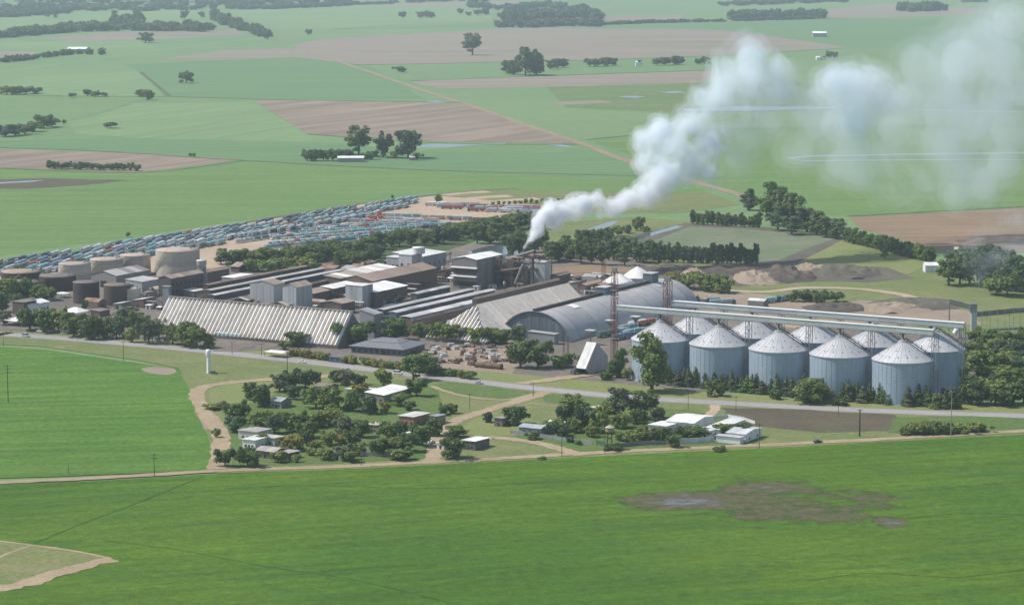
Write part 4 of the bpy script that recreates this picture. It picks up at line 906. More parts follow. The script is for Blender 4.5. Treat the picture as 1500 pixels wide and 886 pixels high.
shed('low_hall', 'pinkish flat building at the foot of the slim red mast', 876, 888, 417, 898, 8, 'flat', 'A', 0, (.36, .25, .21), [(.42, .33, .28)], 2)

def unloading_shed():
    p = P(874, 502, 16.0); T = thing('unloading_shed', 'steep white truck-tipping shed beside the red lattice tower', 'shed', (p.x, p.y, 0), GB)
    L = -along(p, Bv, 859.5); fy, by = -12.5, 13.0
    prof = [(fy, 3.5), (0, 16.0), (by, 7.0)]
    for k, (c, nm) in enumerate((((.70, .69, .66), 'front_slope'), ((.5, .5, .49), 'rear_slope'))):  # one white sheet metal; rear slope and wall toned darker for shade
        for i in range(4):
            a, b = -L * (i + 1) / 4 + .02, -L * i / 4 - .02; (y0, z0), (y1, z1) = prof[k], prof[k + 1]
            mb = MB(); mb.add(*slab([(a, y0, z0 + .15), (b, y0, z0 + .15), (b, y1, z1 + .15), (a, y1, z1 + .15)], .12)); mb.build('roof_sheet', M['tint'], T, tuple(x * R.uniform(.94, 1.04) for x in c))
    mb = MB()
    for x in (0, -L): mb.add([(x, fy, 3.4), (x, fy + 4, 0), (x, by, 0), (x, by, 6.9), (x, 0, 15.9)], [(0, 1, 2, 3, 4)])
    mb.add([(0, by, 0), (0, by, 6.9), (-L, by, 6.9), (-L, by, 0)], [(0, 1, 2, 3)])
    mb.build('wall', M['tint'], T, (.52, .53, .52))  # white metal with its shade put into the grey
unloading_shed()

# boiler plant: drums, ducts, frames
def boiler_plant():
    p = P(752, 420); T = thing('boiler_plant', 'dark tangle of boilers, ducts and steel frames left of the black chimney', 'industrial plant', p, GB)
    for k, (x, y) in enumerate(((-14, 2), (-4, 4), (6, 6), (-9, 16), (2, 18), (10, 22))):
        mb = MB(); mb.box(x - 4, x + 4, y - 4, y + 4, 0, 11 + (k * 5) % 7); mb.build('boiler_casing', M['tint_rust'], T, R.choice([(.10, .085, .08), (.14, .10, .085), (.075, .07, .075)]))
        mb = MB(); mb.tube((x - 4, y, 13 + (k * 5) % 7), (x + 4, y, 13 + (k * 5) % 7), 1.5, 1.5, 12); mb.build('steam_drum', M['tint_rust'], T, R.choice([(.28, .17, .13), (.22, .20, .19)]))
    mb = MB()
    for x in (-18, -9, 0, 9, 16):
        for y in (-3, 10, 24):
            mb.beam((x, y, 0), (x, y, 18), .5)
    for z in (6, 12, 18):
        for y in (-3, 10, 24): mb.beam((-18, y, z), (16, y, z), .45)
        for x in (-18, -9, 0, 9, 16): mb.beam((x, -3, z), (x, 24, z), .45)
    for x in (-18, -9, 0, 9): mb.beam((x, -3, 0), (x + 9, -3, 6), .3); mb.beam((x, -3, 12), (x + 9, -3, 6), .3); mb.beam((x + 7, -3, 18), (x, -3, 12), .3)
    mb.build('steel_frame', M['tint_rust'], T, (.17, .12, .10))
    for a, b, r in (((-16, -4, 9), (12, -4, 14), .9), ((12, 0, 14), (18, 10, 10), 1.2), ((-10, 6, 17), (4, 20, 22), 1.0), ((-18, 8, 4), (-18, 8, 20), 1.1), ((4, -5, 3), (10, -5, 16), .8), ((-6, 12, 20), (8, 24, 17), .8)):
        mb = MB(); mb.tube(a, b, r, r, 10); mb.build('duct', M['tint_rust'], T, R.choice([(.30, .29, .28), (.15, .11, .09), (.24, .15, .12)]))
    for x, y, z in ((-14, 0, 19), (0, 2, 19.5), (9, 20, 20)):
        mb = MB(); mb.box(x - 3, x + 3, y - 2.5, y + 2.5, z, z + .25); mb.build('platform', M['tint'], T, (.34, .22, .16))
boiler_plant()
def chimney(label, px, py, h, r, col, cap=True):
    T = thing('chimney', label, 'chimney', P(px, py), 0); mb = MB(); mb.lathe([(r * 1.5, 0), (r * 1.5, 1.5), (r, 1.8), (r * .94, h)], 18, cap=False); mb.build('shaft', M['tint'], T, col)
    mb = MB(); mb.lathe([(r * 1.15, h - 1.2), (r * 1.15, h - .5)], 18, cap=False); mb.lathe([(r * .7, h - .6), (r * .7, h - .5)], 18); mb.build('band', M['dark'], T)
    mb = MB(); mb.lathe([(r * .95, h - .5), (r * 1.02, h), (r * .7, h + .01), (r * .7, h - .5)], 18, cap=False); mb.build('rim', M['dark'], T)
    return T
chimney('tall plain black chimney in front of the grey boiler building', 780.5, 425, 21.5, .95, (.03, .028, .03))
chimney('short dark chimney giving off the white smoke', 761.5, 414, 16.5, 1.2, (.05, .045, .045))
SMOKE0 = P(761.5, 414)
def stair_tower(px, py, h, label):
    T = thing('stair_tower', label, 'tower', P(px, py), GB); mb = MB(); mb.box(-2, 2, -2, 2, 0, h - 4); mb.build('shaft', M['tint'], T, (.24, .25, .26))
    mb = MB(); mb.lathe([(2.6, h - 4), (3.2, h - 3), (3.2, h - .4)], 20); mb.build('water_drum', M['tint'], T, (.44, .41, .37))
    mb = MB(); mb.lathe([(3.5, h - .4), (3.5, h), (.05, h + .6)], 20, cap=False); mb.build('lid', M['tint'], T, (.62, .60, .56))
    mb = MB()
    for k in range(7):
        z = 1 + k * (h - 6) / 7; mb.box(2.01, 3.4, -2, 2, z, z + .2); mb.beam((2.2, -2.2, z), (2.2, 2.2, z + (h - 6) / 7), .3)
    mb.build('stair', M['steel'], T)
stair_tower(296, 424, 19.5, 'grey stair tower topped by a pale round drum')
# ---------------------------------------------------------------- loose plant in the yards
VES = [(.36, .35, .33), (.22, .21, .21), (.30, .22, .17), (.55, .53, .50), (.15, .14, .14)]
def vessel(px, py, kind, s, col, fixed=None):
    p = P(px, py); nm, desc, cat = {'v': ('process_vessel', 'upright round process vessel', 'vessel'), 'h': ('process_drum', 'drum lying on saddles', 'vessel'),
        'd': ('pipe_bridge', 'pipe bridge on legs', 'pipework'), 'b': ('plant_cabin', 'small box-shaped plant cabin', 'cabin'), 'c': ('inclined_conveyor', 'inclined belt conveyor', 'conveyor'), 'k': ('cyclone', 'cyclone funnel on legs', 'vessel')}[kind]
    tone = 'pale' if sum(col) > 1.2 else 'rusty' if col[0] > col[2] * 1.5 else 'dark' if sum(col) < .55 else 'grey'
    T = thing(nm, None, cat, p, GB + (R.choice((0, pi / 2)) if kind in 'hdc' else 0))
    if kind == 'v':
        mb = MB(); mb.lathe([(s, 0), (s, 3.2 * s), (s * .55, 3.6 * s), (.05, 3.75 * s)], 16, cap=False); mb.build('shell', M['tint_rust'], T, col)
        mb = MB(); mb.tube((s, 0, 3 * s), (s + 2.5, 0, 3 * s), .3, .3, 8); mb.tube((s + 2.5, 0, 3.2 * s), (s + 2.5, 0, 0), .3, .3, 8); mb.build('pipe', M['tint'], T, (.3, .28, .26))
        mb = MB(); mb.beam((-s - .2, .3, 0), (-s - .2, .3, 3.6 * s), .15); mb.beam((-s - .2, -.3, 0), (-s - .2, -.3, 3.6 * s), .15); mb.build('ladder', M['dark'], T)
    elif kind == 'h':
        mb = MB(); mb.tube((-2.6 * s, 0, s * 1.7), (2.6 * s, 0, s * 1.7), s, s, 16); mb.build('shell', M['tint_rust'], T, col)
        for x in (-1.7 * s, 1.7 * s):
            mb = MB(); mb.box(x - .4, x + .4, -s * .8, s * .8, 0, s); mb.build('saddle', M['concrete'], T)
    elif kind == 'd':
        mb = MB()
        for y in (-.8, 0, .8): mb.tube((-7 * s, y, 4.6 * s), (7 * s, y, 4.6 * s), .35, .35, 8)
        mb.build('pipe', M['tint_rust'], T, col)
        for x in (-6 * s, -2 * s, 2 * s, 6 * s):
            mb = MB(); mb.beam((x, -1.1, 0), (x, -1.1, 4.4 * s), .3); mb.beam((x, 1.1, 0), (x, 1.1, 4.4 * s), .3); mb.beam((x, -1.4, 4.3 * s), (x, 1.4, 4.3 * s), .3); mb.build('trestle', M['dark'], T)
    elif kind == 'b':
        mb = MB(); mb.box(-1.8 * s, 1.8 * s, -1.4 * s, 1.4 * s, 0, 2.4 * s); mb.build('wall', M['tint'], T, col)
        mb = MB(); mb.add(*slab([(-2.1 * s, -1.7 * s, 2.42 * s), (2.1 * s, -1.7 * s, 2.42 * s), (2.1 * s, 1.7 * s, 2.8 * s), (-2.1 * s, 1.7 * s, 2.8 * s)], .15)); mb.build('roof', M['tint'], T, R.choice(WHITE + TAN))
        mb = MB(); mb.box(-.7, .7, -1.4 * s - .05, -1.4 * s + .02, 0, 1.8 * s); mb.build('door', M['dark'], T)
    elif kind == 'c':
        mb = MB(); mb.beam((-8 * s, 0, 1.2), (8 * s, 0, 8.5 * s), 1.8, 1.2); mb.build('belt_casing', M['tint_rust'], T, col)
        for x, z in ((-3 * s, 3.4 * s), (2 * s, 5.6 * s), (7 * s, 7.8 * s)):
            mb = MB(); mb.beam((x - .8, -.9, 0), (x, -.8, z), .25); mb.beam((x - .8, .9, 0), (x, .8, z), .25); mb.build('leg', M['dark'], T)
    else:
        mb = MB(); mb.lathe([(.25, 2.5 * s), (s, 4.6 * s), (s, 6.4 * s), (s * .5, 6.8 * s)], 14); mb.build('cone', M['tint_rust'], T, col)
        for i in range(4):
            a = pi / 4 + i * pi / 2; mb = MB(); mb.beam((s * cos(a), s * sin(a), 0), (s * cos(a), s * sin(a), 5 * s), .2); mb.build('leg', M['dark'], T)
    AUTO.append((T, f'{tone} {desc}', px, py)); return T
plant = [(230, 428), (243, 436), (222, 436), (214, 446), (232, 455), (256, 431), (266, 440), (280, 436), (306, 434), (318, 438), (330, 446), (345, 450), (352, 445), (372, 452), (385, 455), (398, 458), (412, 455), (428, 456), (446, 455), (460, 452), (476, 456), (492, 460), (508, 448), (520, 452), (530, 450),
    (470, 435), (478, 432), (486, 437), (498, 434), (506, 440), (556, 440), (564, 444), (570, 440), (578, 446), (586, 440), (596, 434), (600, 428), (612, 420), (624, 416), (636, 412), (648, 408), (660, 410), (668, 402), (676, 410), (684, 404), (692, 412), (700, 406), (706, 414), (714, 408), (722, 414), (728, 406), (734, 416), (740, 424), (720, 424),
    (616, 398), (630, 396), (644, 394), (655, 400), (636, 388), (648, 384), (655, 391), (520, 402), (536, 400), (556, 402), (596, 408), (606, 414), (836, 414), (848, 410), (862, 420), (872, 424), (893, 436), (910, 438), (856, 432), (868, 434), (774, 416), (764, 422), (788, 416), (700, 424), (690, 418), (570, 462), (560, 470), (580, 470), (600, 484), (612, 480), (170, 412), (140, 446), (214, 420), (236, 442)]
RP = random.Random(31)
for x0, x1, y0, y1, k in ((300, 420, 440, 456, 16), (440, 520, 430, 452, 12), (550, 600, 434, 448, 8), (600, 735, 396, 416, 26), (210, 250, 430, 456, 10), (540, 610, 458, 480, 10), (835, 900, 408, 432, 10), (640, 690, 385, 400, 8), (480, 560, 398, 410, 8)):
    plant += [(RP.uniform(x0, x1), RP.uniform(y0, y1)) for _ in range(k)]
for i, (x, y) in enumerate(plant):
    kind = R.choice('vvhddbbbbckv'); vessel(x + R.uniform(-2, 2), y + R.uniform(-1, 1), kind, R.uniform(.7, 1.3) * (.65 if kind == 'c' else 1), R.choice(VES) if kind != 'c' else R.choice(VES[1:3]))

def lean_shed(px, py, wd, dp, h, axis, tones, wall):
    p = P(px, py); T = thing('lean_shed', None, 'shed', p, GB + (pi / 2 if axis else 0)); rise = wd * R.uniform(.12, .28); mono = R.random() < .5
    prof = [(-wd / 2, h), (wd / 2, h + rise)] if mono else [(-wd / 2, h), (0, h + rise), (wd / 2, h)]
    mb = MB()
    for y, rev in ((0, 0), (dp, 1)):
        vs = [(-wd / 2, y, 0), (wd / 2, y, 0)] + [(s, y, z) for s, z in reversed(prof)]; f = tuple(range(len(vs))); mb.add(vs, [tuple(reversed(f)) if rev else f])
    mb.add([(wd / 2, 0, 0), (wd / 2, dp, 0), (wd / 2, dp, prof[-1][1]), (wd / 2, 0, prof[-1][1])], [(0, 1, 2, 3)]); mb.add([(-wd / 2, 0, 0), (-wd / 2, dp, 0), (-wd / 2, dp, h), (-wd / 2, 0, h)], [(3, 2, 1, 0)])
    mb.build('wall', M['tint_rust'], T, wall); roof_run(T, prof, 'A', 0, dp, 3, M['tint_rust'], tones)
    mb = MB(); mb.box(-1, 1, -.07, .02, 0, 2.6); mb.build('door', M['dark'], T)
    q = sum(tones[0]); w_ = 'pale-roofed' if q > 1.2 else 'rusty' if tones[0][0] > tones[0][2] * 1.5 else 'grey-roofed'
    AUTO.append((T, f'small {w_} shed', px, py))
RUSTY = [(.26, .155, .11), (.21, .125, .09), (.30, .20, .145)]
RL = random.Random(5)
for x0, x1, y0, y1, k in ((300, 425, 438, 456, 10), (440, 525, 432, 452, 7), (595, 735, 394, 414, 14), (208, 245, 430, 452, 5), (536, 600, 456, 476, 5), (838, 900, 408, 432, 6), (470, 560, 396, 408, 5), (595, 640, 478, 492, 4), (150, 215, 446, 458, 4), (1000, 1130, 446, 458, 3)):
    for _ in range(k): lean_shed(RL.uniform(x0, x1), RL.uniform(y0, y1), RL.uniform(5, 9), RL.uniform(7, 15), RL.uniform(3, 6), RL.random() < .5, RL.choice([RUSTY, RUSTY, TAN, GREY, BROWN, WHITE]), RL.choice([DKBROWN, RUST, (.2, .19, .18), (.3, .29, .27)]))
# ================================================================ SPOIL HEAPS
def heap(label, px, py, wpx, dpx, h, mat, seed):
    p = P(px, py); wx = wpx * mpp(py) / 2; wy = abs(P(px, py - dpx).y - P(px, py + dpx).y) / 2
    nx, ny = 36, 26; vs = []; fs = []
    for j in range(ny + 1):
        for i in range(nx + 1):
            u, v = i / nx * 2 - 1, j / ny * 2 - 1; r = sqrt(u * u + v * v)
            f = max(0, 1 - r * (1 + .25 * noise.noise(Vector((u * 2 + seed, v * 2, seed)))))
            k = min(1, f * 1.8) ** .8 * (.55 + .6 * noise.noise(Vector((u * 3.1 + seed * 3, v * 3.1, seed + 9))) + .35 * noise.noise(Vector((u * 8 + seed, v * 8, 4))) + .2)
            vs.append((u * wx, v * wy, max(-.05, h * k) if f > 0 else -.2))
    for j in range(ny):
        for i in range(nx): a = j * (nx + 1) + i; fs.append((a, a + 1, a + nx + 2, a + nx + 1))
    mb = MB(); mb.smooth = True; mb.add(vs, fs); o = mb.build('spoil_heap', mat); o.location = p + Vector((0, 0, z_of(8)))
    tag(o, label, 'earth heap')
heap('dark spoil heap at the right of the white cone-roofed tanks', 985, 396, 90, 7, 3.7, SPOIL, 1)
heap('long grey spoil heap behind the bushes', 1060, 398, 120, 7, 3.7, SPOIL, 2)
heap('rounded dark grey spoil heap below the small paddock', 1150, 405, 90, 10, 5.6, SPOIL, 3)
heap('dark spoil heap at the right end of the heaps', 1235, 400, 110, 9, 5.0, BANK, 4)
heap('sandy spoil heap between the two dark grey heaps', 1108, 408, 70, 10, 4.3, SAND, 5)
heap('small pale cone of earth at the left of the heaps', 1015, 402, 40, 6, 3.7, SAND, 6)
heap('low pale grey heap behind the rear conveyor', 1225, 452, 100, 6, 3.1, SPOIL, 7)
heap('wide flat sandy heap left of the steel gantry', 1310, 452, 120, 8, 2.5, SAND, 8)
heap('dark low heap at the far right of the heaps', 1340, 446, 150, 9, 2.5, BANK, 9)
heap('pale heap just behind the arched warehouse end', 1190, 395, 70, 7, 3.1, SAND, 10)
heap('small reddish heap seen between the silo roofs', 1170, 477, 46, 4, 2.5, DIRT_R, 11)
heap('dark heap behind the left red mast', 870, 408, 70, 4, 2.5, BANK, 12)

# ================================================================ TREES
def leaf_mat(name, trans=.35):
    m, t, b = base_mat(name, .75); b.inputs['Specular IOR Level'].default_value = .25
    oi = t.nodes.new('ShaderNodeObjectInfo'); g = t.nodes.new('ShaderNodeNewGeometry'); v = objco(t)
    n = noise_n(t, v, 5.0, 3, .6); n2 = noise_n(t, v, 1.4, 2, .5)
    c = mix(t, 1.0, oi.outputs['Color'], rng(t, g.outputs['Random Per Island'], 0, 1, .50, 1.50), 'MULTIPLY')
    c = mix(t, 1.0, c, rng(t, n, .3, .7, .75, 1.25), 'MULTIPLY')
    c = mix(t, mth(t, 'MULTIPLY', rng(t, n2, .5, .7), .35), c, (.10, .115, .03))
    t.links.new(c, b.inputs['Base Color'])
    out = t.nodes['Material Output']; tr = t.nodes.new('ShaderNodeBsdfTranslucent'); t.links.new(c, tr.inputs[0])
    ms = t.nodes.new('ShaderNodeMixShader'); ms.inputs[0].default_value = trans
    t.links.new(b.outputs[0], ms.inputs[1]); t.links.new(tr.outputs[0], ms.inputs[2]); t.links.new(ms.outputs[0], out.inputs['Surface'])
    return m
LEAF = leaf_mat('leaves'); BARK = surf('bark', (.095, .075, .06), (.07, .058, .048), .9)

def crown_arrays(rs, blobs, leaf, per, z0=0.0):
    """blobs: (x, y, z, rx, rz); leaf-sized quads set over and inside each clump, each quad facing roughly outwards"""
    vs = []; fs = []
    for (x, y, z, rx, rz) in blobs:
        k = max(14, int(per * (rx / .25) ** 1.9))
        for _ in range(k):
            d = Vector((rs.gauss(0, 1), rs.gauss(0, 1), rs.gauss(0, 1)))
            if d.length < 1e-3: continue
            d.normalize()
            if d.z < -.55 and rs.random() < .6: d.z = -d.z
            rr = rs.uniform(.62, 1.06) if rs.random() < .85 else rs.uniform(.2, .7)
            c = Vector((x + d.x * rx * rr, y + d.y * rx * rr, z + d.z * rz * rr))
            n = (d + Vector((rs.gauss(0, .45), rs.gauss(0, .45), rs.gauss(0, .35) + .25))).normalized()
            a = n.cross(Vector((rs.gauss(0, 1), rs.gauss(0, 1), rs.gauss(0, 1)))).normalized(); b = n.cross(a)
            s = leaf * rs.uniform(.6, 1.35); a = a * s; b = b * s * rs.uniform(.55, 1)
            i = len(vs); vs += [c - a - b * .5, c + a * .7 - b, c + a + b * .6, c - a * .6 + b]; fs.append((i, i + 1, i + 2, i + 3))
    return vs, fs
def make_blobs(rs, kind):
    B = []
    if kind == 'round':
        for _ in range(24):
            a = rs.uniform(0, 2 * pi); q = sqrt(rs.random()) * .40; z = rs.uniform(.15, .80)
            w = 1 - abs(z - .52) * .9; B.append((q * cos(a) * w * 1.1, q * sin(a) * w * 1.1, z, rs.uniform(.09, .17), rs.uniform(.08, .14)))
        B.append((0, 0, .46, .26, .30))
    elif kind == 'spread':
        for _ in range(24):
            a = rs.uniform(0, 2 * pi); q = sqrt(rs.random()) * .44; z = .50 + rs.uniform(-.30, .26) - q * .2
            B.append((q * cos(a), q * sin(a), z, rs.uniform(.085, .16), rs.uniform(.075, .13)))
        B.append((0, 0, .44, .31, .32))
    elif kind == 'tall':
        for _ in range(20):
            z = rs.uniform(.08, .92); wd = .24 * (1 - ((z - .5) / .55) ** 2 * .75); a = rs.uniform(0, 2 * pi); q = sqrt(rs.random()) * wd
            B.append((q * cos(a), q * sin(a), z, rs.uniform(.07, .13), rs.uniform(.06, .12)))
        for z in (.25, .42, .58, .75): B.append((0, 0, z, .18, .15))
    elif kind == 'gum':       # eucalyptus: open, stacked clumps on visible limbs
        for _ in range(15):
            z = rs.uniform(.18, .93); wd = .30 * (1 - ((z - .62) / .5) ** 2 * .7); a = rs.uniform(0, 2 * pi); q = (.35 + .65 * rs.random()) * wd
            B.append((q * cos(a), q * sin(a), z, rs.uniform(.08, .14), rs.uniform(.06, .10)))
        B.append((0, 0, .62, .2, .24)); B.append((0, 0, .4, .15, .16))
    elif kind == 'cone':
        for i in range(15):
            z = .08 + .88 * i / 14; r = .17 * (1 - z) ** .75 + .02; a = rs.uniform(0, 2 * pi)
            B.append((r * .35 * cos(a), r * .35 * sin(a), z, r * .95, .07))
    elif kind == 'bush':
        for _ in range(9):
            a = rs.uniform(0, 2 * pi); q = sqrt(rs.random()) * .40; B.append((q * cos(a), q * sin(a), rs.uniform(.3, .75) * (1 - q * .5), rs.uniform(.16, .25), rs.uniform(.18, .28)))
    return B
def trunk_mesh(rs, kind):
    mb = MB(); mb.mat(BARK)
    r = {'round': .035, 'spread': .04, 'tall': .028, 'gum': .026, 'cone': .014, 'bush': .02}[kind]
    top = {'round': .5, 'spread': .42, 'tall': .8, 'gum': .72, 'cone': .9, 'bush': .25}[kind]
    k = Vector((rs.uniform(-.03, .03), rs.uniform(-.03, .03), top * .5))
    mb.tube((0, 0, -.01), k, r, r * .75, 7); mb.tube(k, (rs.uniform(-.04, .04), rs.uniform(-.04, .04), top), r * .75, r * .3, 6)
    if kind != 'cone':
        for i in range(6 if kind != 'bush' else 4):
            a = i * 1.05 + rs.uniform(-.3, .3); z = top * rs.uniform(.45, .95); q = rs.uniform(.18, .34) * (.7 if kind in ('tall', 'gum') else 1)
            mb.tube((0, 0, z * .8), (q * cos(a), q * sin(a), z + rs.uniform(.08, .22)), r * .45, r * .15, 5)
    return mb.mesh('trunk')
TV = {}; TB = {}
def variants():
    spec = {'round': (6, .036, 230), 'spread': (5, .036, 230), 'tall': (4, .024, 520), 'gum': (4, .026, 420), 'cone': (5, .024, 420), 'bush': (4, .055, 150)}
    for kind, (n, leaf, per) in spec.items():
        TV[kind] = []
        for i in range(n):
            rs = random.Random(100 + i * 7 + len(kind)); mb = MB(); mb.mat(LEAF); mb.add(*crown_arrays(rs, make_blobs(rs, kind), leaf, per)); me = mb.mesh('crown')
            a = np.array([tuple(v) for v in mb.v]); TB[me.name] = (float(np.percentile(np.abs(a[:, :2]), 96) * 2), float(np.percentile(a[:, 2], 98)))
            TV[kind].append((me, trunk_mesh(rs, kind)))
variants()
TNAME = {'round': ('broadleaf_tree', 'tree'), 'spread': ('spreading_tree', 'tree'), 'tall': ('tall_tree', 'tree'), 'gum': ('eucalyptus_tree', 'tree'), 'cone': ('conifer_tree', 'tree'), 'bush': ('bush', 'bush')}
TONES = {'dark': (.120, .178, .054), 'mid': (.168, .228, .060), 'light': (.215, .262, .066), 'yellow': (.255, .235, .052), 'blue': (.105, .155, .074), 'grey': (.155, .180, .10)}
TWORD = {'dark': 'dark green', 'mid': 'mid green', 'light': 'light green', 'yellow': 'yellowish', 'blue': 'blue-green', 'grey': 'grey-green'}
TSHAPE = {'round': 'rounded tree', 'spread': 'spreading tree', 'tall': 'tall narrow tree', 'gum': 'tall open-crowned tree', 'cone': 'pointed conifer', 'bush': 'bush'}
def tree(px, py, wpx, hpx, kind='round', tone='mid', label=None, group=None, name=None):
    p = P(px, py); s = mpp(py); hh = hpx * s; ww = wpx * s
    me, tr = R.choice(TV[kind])
    nm, cat = TNAME[kind]; T = thing(name or nm, label, cat, p, R.uniform(0, 6.28), group)
    bw, bz = TB[me.name]; T.scale = (ww / bw * 1.04, ww / bw * 1.04, hh / bz * 1.04)
    k = R.uniform(.85, 1.15); c = tuple(x * k * R.uniform(.95, 1.05) for x in TONES[tone])
    o = link('crown', me, T, c); o = link('stem' if kind == 'bush' else 'trunk', tr, T)
    if not label: AUTO.append((T, f'{TWORD[tone]} {TSHAPE[kind]}', px, py))
    return T
def Z(ox, oy, k):
    return lambda x, y: (ox + x / k, oy + y / k)
def batch(z, k, items, kind='round', tone=None, sc=1.0):
    for it in items:
        x, y, w_, h_ = it[:4]; kd = it[4] if len(it) > 4 else (R.choice(('round', 'round', 'spread', 'tall' if h_ > w_ * 1.15 else 'round')) if kind == 'round' else kind)
        tn = it[5] if len(it) > 5 else (tone or R.choice(('dark', 'mid', 'mid', 'dark', 'blue', 'light', 'grey')))
        px, py = z(x, y); tree(px, py, w_ / k * sc, h_ / k * sc, kd, tn)
# village
K = 1500 / 440
batch(Z(260, 500, K), K, [(365, 295, 80, 95, 'tall', 'dark'), (430, 328, 100, 115, 'round', 'dark'), (510, 252, 110, 90), (560, 232, 100, 80), (640, 238, 110, 100), (690, 212, 60, 60), (575, 292, 70, 72), (690, 335, 120, 110, 'spread', 'mid'), (765, 342, 140, 120, 'spread', 'mid'), (870, 352, 100, 105, 'round', 'dark'),
    (840, 218, 110, 80), (785, 202, 60, 60), (905, 222, 70, 60), (910, 272, 90, 62, 'round', 'yellow'), (965, 362, 90, 92), (1040, 362, 62, 62, 'round', 'yellow'), (1105, 322, 90, 62, 'round', 'mid'), (1030, 228, 90, 92), (1195, 275, 90, 90, 'round', 'dark'), (1180, 195, 110, 130, 'gum', 'dark'), (1245, 172, 100, 105, 'round', 'dark'),
    (1290, 172, 60, 55), (300, 398, 120, 100, 'round', 'dark'), (290, 452, 100, 82), (390, 432, 110, 82), (480, 462, 100, 100), (540, 432, 90, 82), (600, 452, 120, 100), (650, 482, 100, 92), (700, 432, 100, 82), (760, 424, 120, 92), (830, 472, 120, 100), (915, 482, 90, 92, 'round', 'dark'), (870, 522, 80, 80),
    (1050, 492, 100, 92), (1110, 472, 80, 72), (1160, 552, 100, 100), (1225, 525, 110, 112, 'round', 'dark'), (1280, 472, 90, 92), (1060, 562, 110, 82, 'round', 'light'), (1010, 572, 90, 90), (830, 592, 100, 80), (745, 522, 80, 72), (700, 555, 72, 62, 'round', 'yellow'), (645, 522, 80, 82), (570, 545, 120, 80, 'spread', 'yellow'),
    (435, 522, 70, 62, 'round', 'light'), (240, 625, 90, 92, 'round', 'dark'), (350, 628, 110, 100, 'round', 'dark'), (510, 605, 80, 60), (600, 605, 52, 42, 'bush', 'light'), (188, 482, 48, 48, 'bush', 'mid'), (1380, 588, 140, 105, 'round', 'dark'), (1385, 482, 110, 60), (1325, 372, 42, 50), (1370, 362, 52, 50, 'round', 'light'),
    (810, 512, 70, 50, 'round', 'yellow'), (905, 568, 90, 60), (1115, 592, 120, 62), (860, 604, 80, 60), (735, 592, 90, 60, 'bush', 'light'), (665, 574, 70, 40, 'bush', 'light'), (180, 340, 100, 30, 'bush', 'light'), (230, 335, 60, 34, 'bush', 'dark'), (450, 400, 60, 60), (360, 470, 60, 50, 'bush'), (985, 450, 50, 50, 'bush'), (1160, 345, 60, 50)], sc=.92)
K = 3.0
batch(Z(640, 540, K), K, [(229, 238, 42, 46), (350, 248, 105, 78, 'round', 'dark'), (600, 224, 105, 102, 'tall', 'mid'), (560, 230, 60, 70), (650, 278, 92, 104), (800, 222, 112, 132, 'gum', 'grey'), (912, 222, 110, 118, 'gum', 'dark'), (968, 236, 60, 64, 'round', 'grey'), (745, 234, 100, 82), (880, 244, 72, 62), (710, 284, 82, 92),
    (815, 264, 90, 62, 'round', 'light'), (532, 302, 92, 72, 'round', 'dark'), (612, 284, 62, 62), (420, 312, 62, 36, 'bush', 'dark'), (872, 328, 92, 52, 'round', 'light'), (812, 318, 62, 40, 'bush', 'light'), (940, 322, 62, 50), (990, 322, 82, 62), (1047, 348, 62, 54, 'round', 'dark'), (1100, 303, 100, 46, 'round', 'dark'), (1155, 308, 82, 52),
    (1262, 296, 82, 52, 'round', 'mid'), (1348, 302, 72, 62, 'round', 'dark'), (772, 362, 72, 30, 'bush', 'dark'), (582, 326, 30, 24, 'bush'), (622, 336, 30, 24, 'bush'), (682, 302, 62, 50), (60, 198, 42, 42, 'round', 'light'), (26, 202, 42, 44, 'round', 'light'), (460, 400, 40, 14, 'bush', 'dark'), (1250, 362, 70, 20, 'bush', 'dark'), (690, 240, 70, 60), (900, 290, 60, 40, 'bush', 'light')])
# row along the mill side of the highway
K = 3.4075
batch(Z(0, 280, K), K, [(40, 535, 120, 92), (125, 522, 110, 82), (195, 532, 100, 62), (235, 545, 90, 60), (15, 605, 62, 92), (20, 668, 62, 62), (150, 695, 112, 102, 'round', 'dark'), (222, 705, 112, 112, 'round', 'dark'), (292, 706, 110, 110), (370, 728, 112, 112), (462, 742, 102, 112), (522, 735, 90, 102), (582, 738, 90, 102), (640, 676, 112, 92),
    (662, 756, 62, 72, 'round', 'light'), (742, 762, 112, 112), (792, 735, 92, 92), (862, 765, 92, 92), (922, 774, 112, 114), (982, 784, 112, 102), (1042, 784, 62, 72), (425, 602, 40, 56, 'bush', 'dark'), (75, 500, 90, 70), (160, 505, 90, 60), (90, 575, 70, 60), (350, 690, 80, 70), (690, 690, 90, 80)])
K = 3.75
batch(Z(200, 340, K), K, [(480, 566, 82, 42), (562, 566, 82, 46), (662, 576, 92, 54), (762, 596, 62, 52), (822, 586, 62, 52), (882, 628, 132, 72), (1205, 625, 190, 122, 'round', 'dark'), (1418, 596, 132, 112, 'round', 'dark'), (812, 644, 62, 42, 'bush'), (945, 612, 60, 48)])
batch(Z(500, 340, K), K, [(442, 576, 92, 72, 'round', 'mid'), (522, 596, 102, 94), (602, 606, 112, 94), (682, 604, 92, 76), (752, 614, 102, 84), (832, 616, 102, 84), (902, 614, 92, 76), (962, 616, 82, 94), (985, 745, 122, 135, 'round', 'dark'), (1082, 748, 142, 145, 'round', 'dark'), (432, 760, 142, 84, 'round', 'mid'), (370, 760, 70, 60, 'bush'), (1205, 744, 100, 62, 'bush', 'mid'), (1265, 744, 100, 72, 'bush', 'mid'), (1010, 690, 100, 90)])
